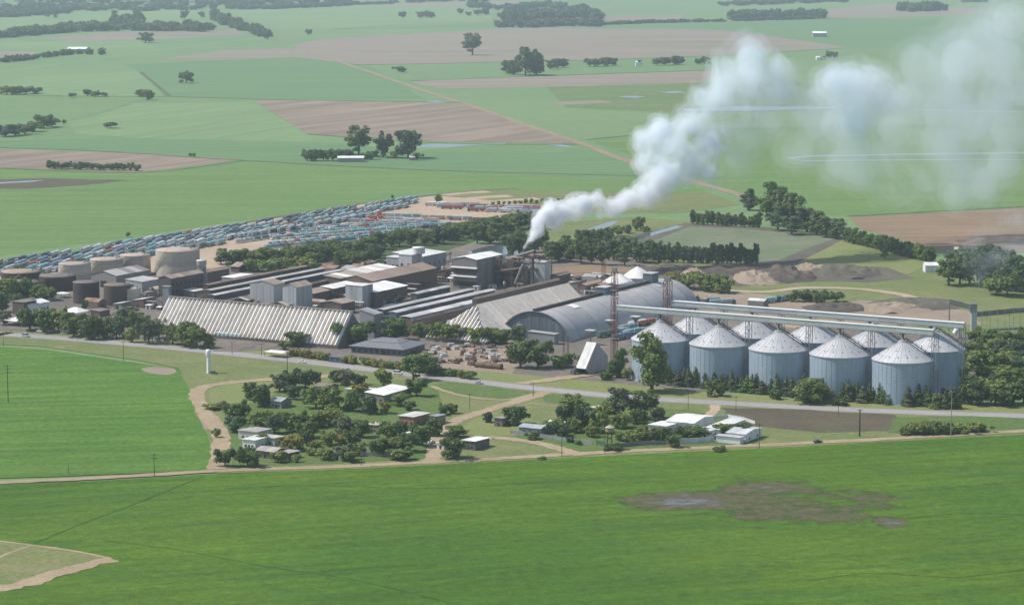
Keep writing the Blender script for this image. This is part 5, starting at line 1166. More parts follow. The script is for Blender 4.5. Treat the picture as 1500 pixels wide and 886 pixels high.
batch(Z(780, 370, K), K, [(655, 765, 165, 300, 'tall', 'mid'), (482, 686, 62, 150, 'tall', 'dark'), (432, 688, 52, 92), (522, 700, 52, 64, 'bush'), (1002, 790, 95, 84, 'bush', 'mid'), (1332, 806, 62, 50, 'bush', 'dark'), (1500, 826, 70, 60, 'bush', 'mid'), (400, 700, 60, 40, 'bush'), (620, 690, 80, 90)])
batch(Z(1100, 420, K), K, [(322, 636, 195, 122, 'spread', 'mid'), (482, 652, 82, 34, 'bush', 'dark'), (1112, 566, 142, 124), (1200, 646, 152, 152, 'round', 'dark'), (1242, 486, 162, 124), (1312, 336, 205, 96), (1250, 300, 120, 66), (1442, 426, 182, 130), (1292, 476, 152, 122), (1402, 566, 152, 122, 'round', 'mid'), (1442, 646, 152, 122, 'round', 'dark'),
    (1342, 646, 152, 122, 'round', 'light'), (1252, 648, 122, 102), (1485, 336, 102, 96), (1382, 656, 122, 92), (1182, 456, 122, 102), (1335, 400, 130, 110, 'round', 'light'), (1500, 520, 140, 130), (1500, 640, 120, 110, 'round', 'dark'), (1210, 400, 110, 90), (1400, 470, 130, 110, 'round', 'light'), (1080, 640, 80, 70)])
for i, (x, w_, h_) in enumerate(((858, 90, 44), (915, 110, 60), (975, 110, 66), (1040, 112, 62), (1100, 100, 50), (1160, 100, 48), (1220, 110, 54), (1285, 90, 40))):
    tree(1100 + x / 3.75, 420 + 812 / 3.75 - i * .4, w_ / 3.75, h_ / 3.75, 'bush', R.choice(('mid', 'yellow', 'light')))
# conifers in front of the silos
n = 60
for i in range(n):
    x = 958 + (1400 - 958) * i / (n - 1); y = 563 + (602 - 563) * (i / (n - 1)) ** .92 - 2
    tree(x + R.uniform(-2, 2), y + R.uniform(-1.5, 1.5), R.uniform(11, 16), R.uniform(17, 30), 'cone', R.choice(('blue', 'dark', 'grey', 'grey', 'mid')))
# hedge bushes along the highway before the slate house
for i in range(24):
    x = 432 + i * 11.2; y = 519 + (x - 432) * .131
    if 480 < x < 508: continue
    tree(x, y + 3, 17, 11, 'bush', R.choice(('yellow', 'light', 'mid', 'yellow')))
# casuarina rows
for i in range(22): tree(958 + i * 7.1 + R.uniform(-1, 1), 384 + i * .2, 9.5, R.uniform(21, 31), 'tall', R.choice(('dark', 'blue')), 'slim dark tree in the row before the drained pond', 'row of slim trees along the front of the drained pond')
for i in range(15): tree(1016 + i * 6.9 + R.uniform(-1, 1), 329 + i * .35, 9, R.uniform(15, 22), 'tall', R.choice(('dark', 'mid', 'blue')), 'slim tree in the row behind the drained pond', 'row of slim trees along the back of the drained pond')
for x, y, w_, h_ in ((1098, 308, 22, 30), (1132, 330, 34, 60), (1150, 334, 34, 52), (1166, 336, 30, 50), (1182, 340, 30, 36), (1140, 338, 30, 34), (1196, 344, 28, 34), (1160, 344, 26, 26), (1210, 348, 26, 30), (1225, 350, 24, 28)): tree(x, y, w_, h_, 'gum', R.choice(('dark', 'blue')))
for i in range(20): tree(1238 + i * 6.6, 354 + i * 1.62, 13, R.uniform(17, 23), 'tall', R.choice(('dark', 'blue', 'mid')), 'tree in the straight line slanting along the striped brown field', 'slanting tree line beside the striped brown field')
tree(1296, 380, 14, 22, 'round', 'dark')
batch(Z(1380, 350, 1), 1, [(10, 68, 30, 36, 'gum', 'dark'), (26, 66, 32, 52, 'gum', 'blue'), (40, 70, 30, 48, 'gum', 'dark'), (56, 72, 34, 58, 'gum', 'blue'), (72, 72, 34, 60, 'gum', 'blue'), (90, 74, 36, 54, 'gum', 'blue'), (108, 76, 36, 50, 'gum', 'dark'), (122, 78, 36, 44, 'gum', 'blue'), (34, 40, 24, 20), (14, 34, 20, 16), (64, 60, 30, 34), (96, 84, 40, 30, 'bush', 'dark'), (80, 82, 34, 26, 'bush', 'mid'), (50, 44, 28, 26)])
batch(Z(985, 400, 1), 1, [(0, 20, 26, 20, 'bush', 'yellow'), (16, 22, 26, 20, 'bush', 'light'), (32, 24, 28, 24, 'bush', 'light'), (48, 26, 28, 24, 'bush', 'mid'), (64, 28, 28, 24, 'bush', 'mid'), (76, 30, 22, 20, 'bush', 'light'), (200, 40, 22, 14, 'bush', 'dark'), (185, 42, 24, 16, 'bush', 'dark'), (215, 44, 22, 14, 'bush', 'dark'), (225, 38, 18, 12, 'bush'), (240, 42, 20, 13, 'bush', 'dark')])
batch(Z(850, 300, 1), 1, [(82, 38, 12, 16), (88, 36, 12, 17), (68, 42, 14, 12, 'bush'), (55, 46, 16, 14), (42, 48, 14, 14), (30, 52, 18, 16), (15, 56, 20, 18), (96, 40, 12, 8, 'bush'), (246, 8, 20, 26), (5, 60, 22, 22)])
# belt behind the mill (its nearest and largest trees singly)
belt = [(326, 388), (340, 385), (352, 387), (366, 386), (380, 388), (392, 384), (404, 388), (416, 385), (428, 388), (440, 384), (452, 390), (462, 384), (474, 388), (486, 382), (498, 392), (508, 386), (520, 392), (532, 388), (544, 384), (556, 378), (540, 374), (524, 378), (508, 374), (490, 372), (474, 374), (458, 376), (440, 374), (556, 366), (572, 362), (588, 362), (604, 358), (620, 360), (636, 356), (650, 358), (664, 352), (678, 350), (692, 348), (706, 346), (720, 342), (734, 342), (748, 338), (762, 336), (776, 334), (786, 336), (700, 356), (716, 358), (730, 352), (640, 346), (660, 344), (680, 340), (700, 336), (722, 332), (744, 328), (766, 326), (610, 348), (590, 352)]
def belt_top(x):
    k = [(300, 372), (330, 368), (400, 366), (450, 361), (500, 353), (550, 346), (600, 339), (650, 333), (700, 323), (800, 311)]
    for (a, b), (c, d) in zip(k[:-1], k[1:]):
        if a <= x <= c: return b + (d - b) * (x - a) / (c - a)
    return 300
for x, y in belt:
    hb = min(R.uniform(18, 27), y - belt_top(x) + R.uniform(0, 4))
    if hb < 9: continue
    tree(x + R.uniform(-3, 3), y + R.uniform(-1, 1), R.uniform(18, 26), hb, R.choice(('round', 'tall', 'gum', 'round')), R.choice(('dark', 'dark', 'mid', 'blue')), 'leafy dark tree in the thick belt behind the mill', 'trees in the thick belt behind the mill')
for x, y in ((412, 396), (436, 394), (450, 398), (392, 400), (372, 398)): tree(x, y, 26, 17, 'bush', R.choice(('light', 'mid')))
for i in range(26): 
    x = 744 + i * 8.2; tree(x + R.uniform(-2, 2), 383 + R.uniform(-14, 3) + (3 if x > 800 else -4), R.uniform(16, 24), R.uniform(22, 34), R.choice(('tall', 'round', 'gum')), R.choice(('dark', 'dark', 'blue')), 'dark tree in the thicket behind the boiler building', 'trees in the thicket behind the boiler building')
for i in range(14): tree(722 + i * 8, 301 - i * .3, 5, R.uniform(5, 8), 'round', 'mid', 'small tree in the row behind the truck park', 'row of small trees at the rear edge of the truck park')
tree(643, 298, 10, 12, 'round', 'mid'); tree(575, 292, 4, 6, 'round', 'dark'); tree(188, 348, 6, 7, 'bush', 'dark')
# farm grove and lone trees of the plain
batch(Z(0, 0, 1), 1, [(525, 229, 30, 42, 'gum', 'dark'), (561, 231, 24, 33, 'round', 'blue'), (598, 232, 36, 38, 'round', 'blue'), (450, 236, 16, 15, 'round', 'dark'), (462, 236, 16, 16, 'round', 'dark'), (474, 236, 16, 15, 'round', 'dark'), (487, 236, 16, 16, 'round', 'dark'), (500, 235, 16, 15, 'round', 'dark'), (512, 234, 16, 14, 'round', 'dark'), (536, 234, 14, 10, 'bush', 'mid'), (545, 234, 14, 12, 'round', 'dark'), (612, 235, 16, 10, 'bush', 'dark'), (580, 232, 14, 10, 'bush', 'mid'),
    (692, 81, 22, 30, 'gum', 'dark'), (752, 110, 22, 20, 'round', 'dark'), (770, 111, 30, 38, 'spread', 'dark'), (786, 110, 30, 30, 'round', 'dark'), (742, 108, 14, 18, 'round', 'blue'), (806, 102, 14, 13, 'round', 'dark'), (817, 100, 16, 13, 'round', 'dark'), (826, 99, 12, 12, 'round', 'dark'), (864, 98, 14, 11), (876, 98, 16, 11), (890, 97, 18, 12), (898, 97, 12, 11), (962, 96, 14, 9), (974, 96, 16, 11), (988, 95, 18, 12), (996, 95, 12, 10), (936, 97, 8, 8), (1032, 94, 14, 10), (1022, 95, 8, 8),
    (273, 122, 20, 16, 'spread', 'dark'), (213, 63, 22, 14, 'spread', 'dark'), (205, 142, 14, 10), (216, 147, 16, 14), (128, 141, 12, 9), (140, 142, 12, 8), (152, 142, 10, 6, 'bush'), (106, 143, 10, 6, 'bush'), (590, 27, 10, 9), (584, 106, 18, 8, 'bush', 'dark'), (615, 27, 12, 9), (626, 26, 14, 9), (632, 27, 10, 8), (674, 21, 8, 8), (700, 23, 12, 8), (712, 22, 12, 9), (686, 24, 8, 6), (392, 58, 16, 14), (384, 54, 14, 12), (452, 52, 8, 8), (1214, 86, 8, 10), (1222, 86, 8, 9), (1206, 88, 6, 5), (270, 29, 12, 12), (296, 27, 10, 9), (200, 30, 10, 14), (168, 28, 8, 12), (70, 26, 8, 12), (82, 28, 6, 14), (278, 230, 6, 5, 'bush'), (285, 230, 6, 5, 'bush')])
for i in range(15): tree(72 + i * 9.2, 247 + (i % 3) * .5 + i * .2, R.uniform(9, 13), R.uniform(8, 12), 'round', 'dark', 'small dark tree along the reddish brown field', 'strip of small dark trees along the reddish brown field')
batch(Z(0, 0, 1), 1, [(8, 200, 26, 16), (22, 199, 24, 16), (36, 197, 22, 14), (50, 193, 22, 14), (64, 188, 24, 18), (76, 186, 18, 12), (92, 182, 8, 6, 'bush'), (162, 188, 18, 8, 'bush'), (10, 139, 20, 12), (24, 139, 20, 12), (38, 138, 20, 10), (52, 137, 18, 8)])

# far woods that read as one mass
def far_wood(label, line, depth, n, h, wd, tone):
    """many small crowns joined into one mass; line in photo pixels, sizes in photo pixels too"""
    tmpl = []
    for i in range(4):
        rs = random.Random(i + 50); bl = make_blobs(rs, 'round'); v, f = crown_arrays(rs, bl, .10, 14); tmpl.append((np.array([tuple(x) for x in v]), np.array(f)))
    pts = [P(*q) for q in line]; seg = [0]
    for a, b in zip(pts[:-1], pts[1:]): seg.append(seg[-1] + (b - a).length)
    V = []; F = []; base = 0
    for i in range(n):
        d = R.random() * seg[-1]; k = max(j for j in range(len(seg)) if seg[j] <= d); k = min(k, len(pts) - 2)
        p = pts[k].lerp(pts[k + 1], (d - seg[k]) / max(1e-6, seg[k + 1] - seg[k])); q = proj(p); s = mpp(q[1])
        p = p + Vector((0, R.uniform(-.5, .5) * depth, 0)); hh = h * s * R.uniform(.7, 1.2); ww = wd * s * R.uniform(.8, 1.3)
        v, f = R.choice(tmpl); a = R.uniform(0, 6.28); c, s_ = cos(a), sin(a)
        v2 = np.stack([(v[:, 0] * c - v[:, 1] * s_) * ww * 1.15 + p.x, (v[:, 0] * s_ + v[:, 1] * c) * ww * 1.15 + p.y, (v[:, 2] - .12) * hh * 1.25], 1)
        V.append(v2); F.append(f + base); base += len(v)
    V = np.concatenate(V); F = np.concatenate(F); me = bpy.data.meshes.new('far_wood'); me.from_pydata(V.tolist(), [], F.tolist()); me.materials.append(LEAF)
    o = link('far_wood', me, None, TONES[tone]); tag(o, label, 'wood', kind='stuff')
far_wood('long dark wood across the top left of the plain', [(0, 55), (60, 50), (120, 45), (220, 44), (310, 45)], 220, 150, 12, 15, 'dark')
far_wood('taller dark clump in the far left wood', [(165, 42), (210, 40)], 120, 24, 20, 14, 'dark')
far_wood('diagonal line of trees right of the far left wood', [(312, 28), (330, 36), (360, 46), (392, 56)], 80, 50, 14, 13, 'dark')
far_wood('dark plantation at the top centre', [(726, 40), (780, 39), (830, 37), (880, 38)], 200, 90, 9, 12, 'blue')
far_wood('upper trees of the dark plantation at the top centre', [(735, 30), (790, 28), (850, 24), (875, 28)], 500, 90, 14, 14, 'blue')
far_wood('thin distant trees above the dark plantation', [(690, 12), (750, 14), (800, 10), (830, 14)], 300, 60, 8, 12, 'blue')
far_wood('long low hedge line right of the dark plantation', [(880, 37), (960, 34), (1060, 32), (1200, 28)], 40, 110, 5, 9, 'blue')
far_wood('plantation at the right end of the long hedge line', [(1070, 29), (1120, 27), (1208, 26)], 200, 90, 12, 13, 'blue')
far_wood('thin far wood at the upper right of the plain', [(1055, 8), (1100, 7), (1160, 5), (1235, 3)], 300, 60, 6, 12, 'blue')
far_wood('far clump of tall trees at the upper right', [(1320, 17), (1350, 16), (1380, 15)], 200, 40, 12, 11, 'blue')
far_wood('faint far clump at the upper right corner', [(1406, 4), (1450, 3)], 150, 18, 5, 10, 'blue')
far_wood('distant town greenery along the top left edge', [(0, 24), (60, 20), (120, 15)], 900, 130, 7, 12, 'blue')
far_wood('distant town greenery along the top edge', [(0, 10), (150, 10), (300, 6), (520, 2)], 1800, 300, 7, 13, 'blue')
far_wood('strip of trees below the distant town', [(320, 14), (400, 13), (520, 8)], 200, 70, 6, 12, 'blue')
far_wood('trees round the distant white shed', [(0, 92), (40, 88), (80, 83), (110, 79), (150, 80)], 60, 50, 8, 9, 'dark')
far_wood('thin distant trees left of top centre', [(520, 8), (640, 2), (720, 2)], 300, 50, 4, 11, 'blue')
# ================================================================ VILLAGE
WH = (.76, .75, .72); PLAST = (.55, .52, .47)
def house(label, xl, xm, ym, xr, h, roof, rise, wall, tones, n=3, wins=3, axis='B', name='house', cat='house', door=True, LW=None):
    T, L, W, hh = shed(name, label, xl, xm, ym, xr, h, roof, axis, rise, wall, tones, n, cat=cat, LW=LW, wmat='tint',
        windows=(('f', wins, 1.0, 1.1, 1.1), ('r', max(1, wins - 1), 1.0, 1.0, 1.1)) if wins else (), doors=(('f', .5, 1.0, 2.1),) if door else ())
    return T
house('long white-roofed house with a curved bright roof end in the village', 552, 562, 579, 598, 4.2, 'mono', .8, (.30, .27, .24), [WH, (.8, .79, .77)], 4, 3, 'A', LW=(11, 26))
house('small white-roofed outbuilding left of the long white-roofed house', 537, 546, 571, 552, 3.2, 'mono', .3, WH, [WH], 2, 1)
house('brick house with flat white roof at the right of the village', 584, 606, 612, 618, 4.2, 'mono', .4, (.30, .17, .12), [WH, (.62, .60, .57)], 3, 3, LW=(None, 15))
house('small slate-coloured shed beside the village dirt road', 629, 640, 611, 646, 4.0, 'mono', .4, (.20, .21, .23), [(.3, .31, .33)], 2, 1, LW=(None, 8))
house('white cube-shaped house at the left of the village', 355, 374, 645, 380, 4.4, 'flat', 0, WH, [(.62, .60, .57)], 2, 2, LW=(None, 11))
house('grey rubble-roofed house behind the white cube house', 349, 376, 634, 384, 4.0, 'mono', .4, PLAST, [(.42, .40, .37), (.36, .33, .3)], 3, 2, LW=(None, 12))
house('plastered annex right of the white cube house', 376, 402, 643, 408, 3.6, 'mono', .4, PLAST, [(.48, .46, .43)], 2, 2, LW=(None, 8))
house('low pinkish grey-roofed house at the front of the village', 374, 402, 662, 410, 3.6, 'gable', 1.0, (.14, .12, .11), [(.36, .32, .30), (.42, .37, .34)], 4, 2, LW=(None, 10))
house('low annex right of the pinkish grey-roofed house', 402, 422, 665, 428, 3.2, 'mono', .4, (.13, .11, .1), [(.40, .37, .35)], 3, 2, LW=(None, 9))
house('grey house between the dark trees at the left of the village', 396, 412, 588, 418, 3.8, 'gable', 1.2, (.22, .23, .24), [(.34, .35, .36)], 3, 2, LW=(None, 9))
house('small pale-roofed hut in the middle of the village', 406, 416, 613, 420, 3.2, 'mono', .3, PLAST, [WH], 2, 1, LW=(None, 6))
house('half-hidden pale hut among the village trees', 455, 470, 613, 476, 3.2, 'mono', .3, PLAST, [(.55, .53, .5)], 2, 1, LW=(None, 6))
house('red-brown roofed house at the rear of the village', 460, 480, 567, 488, 3.6, 'gable', 1.0, (.2, .15, .12), [(.22, .17, .15)], 3, 2, LW=(None, 10))
house('pale hut behind the yellowish village tree', 506, 516, 571, 522, 3.2, 'mono', .3, PLAST, [(.6, .57, .52)], 2, 1, LW=(None, 6))
house('pale pink-walled house below the brick house', 537, 552, 624, 558, 3.8, 'mono', .4, (.45, .36, .30), [(.5, .44, .4)], 2, 2, LW=(None, 8))
house('narrow white shed at the right front of the village', 592, 601, 636, 605, 4.0, 'mono', .5, WH, [WH], 2, 0, LW=(None, 6))
house('small white house with hedge at the front of the village', 488, 500, 664, 506, 3.4, 'mono', .3, WH, [(.6, .58, .55)], 2, 1, LW=(None, 6))
house('dark-walled house with patched white roof beside the curved dirt lane', 676, 696, 648, 710, 4.0, 'mono', .5, (.13, .12, .11), [WH, (.4, .36, .32), (.5, .48, .45)], 4, 2, LW=(None, 13))
house('tiny white hut beside the front dirt road', 640, 650, 650, 654, 3.0, 'mono', .3, WH, [WH], 1, 1, LW=(None, 5))
house('small dark shed near the village crossroads', 724, 736, 614, 742, 4, 'mono', .4, (.16, .14, .12), [(.3, .27, .25)], 2, 1, LW=(None, 7))
house('long grey-blue shed left of the little white house', 760, 792, 628, 799, 3.8, 'gable', .9, (.30, .32, .34), [(.36, .38, .40)], 4, 2, LW=(None, 9))
house('little white house beside the tank tower garden', 798, 820, 624, 829, 4.0, 'gable', 1.3, WH, [WH, (.6, .58, .54)], 3, 2, LW=(None, 11))
house('tan-roofed hut among the tall grey trees', 864, 878, 599, 882, 3.4, 'mono', .4, PLAST, [(.62, .55, .45)], 2, 1, LW=(None, 8))
house('big white house with wide bright roof, centre block', 976, 1016, 620, 1036, 5.0, 'gable', 1.3, WH, [(.80, .79, .77), (.77, .76, .74)], 5, 5, LW=(None, 22))
house('big white house, left low wing with white roof', 950, 976, 626, 988, 4.0, 'mono', .6, WH, [(.78, .77, .75)], 3, 3, LW=(None, 14))
house('big white house, right wing with long white roof', 1034, 1052, 629, 1092, 4.0, 'mono', .5, WH, [(.70, .70, .69), (.66, .66, .65)], 5, 2, 'A', LW=(None, None))
house('grey-roofed white outbuilding at the right end of the white house', 1064, 1092, 636, 1113, 4.2, 'gable', 1.0, WH, [(.55, .57, .59), (.5, .52, .54)], 4, 3, LW=(None, 18))
house('narrow white annex in the courtyard of the white house', 1010, 1040, 632, 1046, 3.8, 'mono', .4, WH, [(.68, .67, .65)], 3, 2, LW=(None, 8))
house('white boundary lodge at the front right of the white house', 1049, 1084, 641, 1088, 3.4, 'flat', 0, (.70, .72, .74), [(.5, .5, .5)], 3, 0, LW=(None, 4), door=False)
# slate house by the gate
def hip_house():
    p, L, W = corner(517, 590, 512, 600, 4.0); W = 26
    T = thing('slate_house', 'wide slate-blue house with low tiered hip roof beside the highway', 'house', (p.x, p.y, 0), GB + .06)
    mb = MB(); box_walls(mb, -L, 0, 0, W, 0, 4.0); mb.build('wall', M['tint'], T, (.15, .165, .195))
    def hip(x0, x1, y0, y1, z0, rise, run, col, nm):
        a = [(x0, y0, z0), (x1, y0, z0), (x1, y1, z0), (x0, y1, z0), (x0 + run, y0 + run, z0 + rise), (x1 - run, y0 + run, z0 + rise), (x1 - run, y1 - run, z0 + rise), (x0 + run, y1 - run, z0 + rise)]
        for f, t in (((0, 1, 5, 4), 'front'), ((1, 2, 6, 5), 'right'), ((2, 3, 7, 6), 'rear'), ((3, 0, 4, 7), 'left'), ((4, 5, 6, 7), 'top')):
            mb = MB(); mb.add(*slab([a[i] for i in f], .25)); k = R.uniform(.94, 1.06); mb.build('roof_slope', M['tint'], T, tuple(c * k for c in col))
    hip(-L - 1.4, 1.4, -1.4, W + 1.4, 4.1, 2.0, 6.5, (.17, .18, .195), 'lower')
    hip(-L + 7.5, -6, 6.5, W - 6.5, 6.3, 1.2, 3.5, (.185, .195, .21), 'upper')
    for i in range(9):
        x = -L + L * (i + .5) / 9; mb = MB(); mb.box(x - .9, x + .9, -.07, .02, 1.0, 2.7); mb.build('window', M['glass'], T)
    for i in range(4):
        y = W * (i + .5) / 4; mb = MB(); mb.box(-.02, .07, y - .9, y + .9, 1.0, 2.7); mb.build('window', M['glass'], T)
    mb = MB(); mb.box(-L * .36 - 1, -L * .36 + 1, -.10, .02, 0, 2.6); mb.build('door', M['dark'], T)
hip_house()
# left yard: white hall with brick end, tents
shed('white_hall', 'long white hall with rounded white roof at the left yard', 36, 42, 447, 72, 6, 'gable', 'A', 1.4, WH, WHITE, 5, cat='hall', LW=(13, None), windows=(('r', 6, 1.5, 1.6, 1.5),))
shed('brick_hall', 'dark brick block with white door left of the white hall', 18, 35, 443, 38, 8, 'flat', 'A', 0, (.13, .085, .075), [(.2, .16, .14)], 2, cat='hall', LW=(None, 12), doors=(('f', .6, 3, 3.5),))
def tent(label, px, py, w_, d, h, rise, n=2):
    T = thing('canopy_tent', label, 'canopy', P(px, py), GB); mb = MB()
    for sx in (-1, 1):
        for sy in (-1, 1): mb.beam((sx * w_ / 2, sy * d / 2, 0), (sx * w_ / 2, sy * d / 2, h), .25)
    mb.build('post', M['steel'], T)
    c = [(-w_ / 2 - .4, -d / 2 - .4, h), (w_ / 2 + .4, -d / 2 - .4, h), (w_ / 2 + .4, d / 2 + .4, h), (-w_ / 2 - .4, d / 2 + .4, h)]; r = w_ * .12
    a = [(-r, 0, h + rise), (r, 0, h + rise)]
    for q in ((c[0], c[1], a[1], a[0]), (c[2], c[3], a[0], a[1])):
        mb = MB(); mb.add(*slab(q)); mb.build('roof_slope', M['white_roof'], T)
    for q in ((c[1], c[2], a[1]), (c[3], c[0], a[0])):
        mb = MB(); mb.add([Vector(v) + Vector((0, 0, .01)) for v in q] + [Vector(v) - Vector((0, 0, .15)) for v in q], [(0, 1, 2), (5, 4, 3), (0, 3, 4, 1), (1, 4, 5, 2), (2, 5, 3, 0)]); mb.build('roof_slope', M['white_roof'], T)
tent('white hip-roofed canopy among the left roadside trees', 111, 464, 12, 11, 3.6, 2.4)
tent('white canopy at the far left beside the highway trees', 26, 476, 17, 13, 3.4, 1.4)
tent('flat pale canopy over the mill gate', 406, 523, 12, 7, 3.2, .3)
tent('small white canopy left of the rusty dark tanks', 92, 436, 7, 6, 3, .8)
shed('low_hall', 'low brown-roofed store right of the white hip-roofed canopy', 133, 146, 456, 150, 3.6, 'mono', 'A', .4, (.18, .13, .11), [(.24, .18, .16)], 2, LW=(None, 10))
shed('gate_hut', 'dark blue gate hut in the hedge gap beside the highway', 482, 506, 525, 510, 3.0, 'mono', 'A', .3, (.09, .11, .14), [(.14, .16, .19)], 3, cat='hut', LW=(None, 5), windows=(('f', 3, 1, 1, 1.2),))
# far farm buildings
shed('farm_shed', 'long white-roofed farm shed in the grove of the plain', 492, 494, 236, 535, 5, 'gable', 'B', 1.5, (.3, .28, .26), WHITE, 4, cat='farm shed', LW=(24, 16)) if False else None
def far_shed(label, px, py, wpx, h, d, col, wall=(.3, .29, .27)):
    p = P(px, py); w_ = wpx * mpp(py); T = thing('farm_shed', label, 'farm shed', p, R.uniform(-.05, .05)); mb = MB()
    vs = [(-w_ / 2, -d / 2, 0), (w_ / 2, -d / 2, 0), (w_ / 2, d / 2, 0), (-w_ / 2, d / 2, 0), (-w_ / 2, -d / 2, h), (w_ / 2, -d / 2, h), (w_ / 2, d / 2, h), (-w_ / 2, d / 2, h), (-w_ / 2, 0, h * 1.35), (w_ / 2, 0, h * 1.35)]
    mb.add(vs, [(0, 1, 5, 4), (2, 3, 7, 6), (1, 2, 6, 9, 5), (3, 0, 4, 8, 7)]); mb.build('wall', M['tint'], T, wall)
    e = .4 + h * .04
    for s in (-1, 1):
        for i in range(3):
            a, b = -w_ / 2 - .5 + (w_ + 1) * i / 3 + .02, -w_ / 2 - .5 + (w_ + 1) * (i + 1) / 3 - .02
            mb = MB(); mb.add(*slab([(a, s * (d / 2 + e), h * .99), (b, s * (d / 2 + e), h * .99), (b, 0, h * 1.36), (a, 0, h * 1.36)], .2)); mb.build('roof_sheet', M['tint'], T, col)
far_shed('long white-roofed farm shed in the grove of the plain', 514, 237, 38, 4.5, 14, (.72, .72, .72))
far_shed('small grey farm hut at the right end of the grove', 604, 235, 8, 3.5, 8, (.5, .48, .46))
far_shed('bright white distant shed at the upper left of the plain', 115, 77, 28, 8, 60, (.85, .85, .85))
far_shed('bright white distant shed at the upper right of the plain', 1200, 54, 20, 9, 40, (.85, .85, .85))
far_shed('tiny white farmhouse at the upper right of the plain', 1198, 88, 5, 5, 12, (.8, .78, .75), WH)
far_shed('tiny white farmhouse between the far round trees', 935, 97, 8, 7, 12, (.75, .72, .7), WH)
far_shed('second tiny white farmhouse at the upper right of the plain', 1206, 88, 4, 4, 10, (.8, .78, .75), WH)
far_shed('tiny farm roof in the flat field below the pink-brown strip', 590, 106, 6, 3.5, 12, (.6, .6, .6))
far_shed('small white farmhouse at the end of the slanting tree line', 1363, 398, 19, 5, 10, WH, WH)
far_shed('tan farm roof among the trees at the right edge', 1402, 372, 8, 4, 8, (.5, .42, .33))
for i in range(46):
    x = R.uniform(-5, 150) if i < 26 else R.uniform(150, 420); y = R.uniform(2, 22 - x * .06); far = P(x, y); w_ = R.uniform(10, 24)
    o = MB(); o.mat(M['tint']); o.box(-w_ / 2, w_ / 2, -8, 8, 0, 9); o.mat(M['white_roof']); o.box(-w_ / 2 - .5, w_ / 2 + .5, -8.5, 8.5, 9.02, 9.6)
    b = o.build('distant_house', None, None, (.5, .48, .46)); b.location = far; tag(b, 'tiny pale house in the hazy town at the top left', 'house', 'houses of the distant town')

# walls and fences
def wall_run(label, pts, h, col, nm='garden_wall', cat='wall', n_per=6.0, mat='tint'):
    ws = [P(*q) for q in pts]; o0 = ws[0]; T = thing(nm, label, cat, o0, 0)
    for a, b in zip(ws[:-1], ws[1:]):
        L = (b - a).length; k = max(1, int(L / n_per)); d = (b - a) / k
        for i in range(k):
            p = a + d * i - o0; q = a + d * (i + 1) - o0; gap = d.normalized() * .03; mb = MB(); up = Vector((0, 0, h / 2)); mb.beam(p + gap + up, q - gap + up, .2, h); kk = R.uniform(.9, 1.08); mb.build('wall_panel', M[mat], T, tuple(c * kk for c in col))
            mb = MB(); mb.box(p.x - .15, p.x + .15, p.y - .15, p.y + .15, 0, h + .15); mb.build('pier', M[mat], T, tuple(c * .9 for c in col))
wall_run('pale wall along the front edge of the village', [(528, 668), (560, 669), (592, 669)], 2.0, (.36, .37, .37))
wall_run('grey fence wall in front of the little white house garden', [(748, 636), (790, 641), (830, 647), (868, 652)], 2.0, (.30, .31, .33))
wall_run('green fence panel beside the tank tower', [(874, 652), (886, 654)], 2.4, (.08, .14, .09))
wall_run('dark grey wall in front of the white house garden', [(908, 656), (940, 653), (975, 652), (992, 653)], 2.2, (.20, .21, .22))
wall_run('white wall at the front of the white house', [(996, 651), (1020, 650), (1046, 648)], 2.8, (.68, .69, .70))
wall_run('long low white wall behind the white house', [(1040, 614), (1066, 612), (1088, 616), (1106, 622)], 1.8, (.7, .7, .69))
wall_run('pale yellowish low wall before the slate house', [(512, 529), (548, 534), (600, 540)], 1.2, (.45, .43, .37))

# water towers
def water_column():
    T = thing('water_tower', 'slender white water tower with a wider round head beside the highway', 'water tower', P(305.5, 547), 0)
    mb = MB(); mb.lathe([(1.15, 0), (.95, 1), (.9, 9.0)], 20, cap=False); mb.build('column', M['tint_clean'], T, (.78, .78, .76))
    mb = MB(); mb.lathe([(.9, 8.6), (1.35, 9.6), (1.4, 12.2), (1.1, 12.9), (.05, 13.2)], 22, cap=False); mb.build('tank_head', M['tint_clean'], T, (.80, .80, .78))
    mb = MB(); mb.beam((1.0, -.15, .2), (1.0, -.15, 9), .06); mb.beam((1.0, .15, .2), (1.0, .15, 9), .06)
    for k in range(16): mb.beam((1.0, -.15, .5 + k * .53), (1.0, .15, .5 + k * .53), .05)
    mb.build('ladder', M['steel'], T)
water_column()
mbh = None
def tank_tower():
    T = thing('tank_tower', 'old tan water tank with conical cap on a narrow tower in the garden', 'water tower', P(893, 659), 0)
    for i in range(4):
        a = pi / 4 + i * pi / 2; mb = MB(); mb.beam((1.6 * cos(a), 1.6 * sin(a), 0), (1.2 * cos(a), 1.2 * sin(a), 8.5), .4); mb.build('leg', M['brick'], T)
    mb = MB()
    for z in (2.5, 5.5, 8): 
        for i in range(4):
            a, b = pi / 4 + i * pi / 2, pi / 4 + (i + 1) * pi / 2; mb.beam((1.4 * cos(a), 1.4 * sin(a), z), (1.4 * cos(b), 1.4 * sin(b), z), .25)
    mb.build('bracing', M['wood'], T)
    mb = MB(); mb.lathe([(1.9, 8.5), (2.0, 8.9), (1.9, 10.6)], 18, cap=False); mb.build('tank', M['tint'], T, (.36, .29, .20))
    mb = MB(); mb.lathe([(2.3, 10.5), (.1, 11.6)], 18, cap=False); mb.build('cap', M['tint'], T, (.45, .40, .32))
tank_tower()

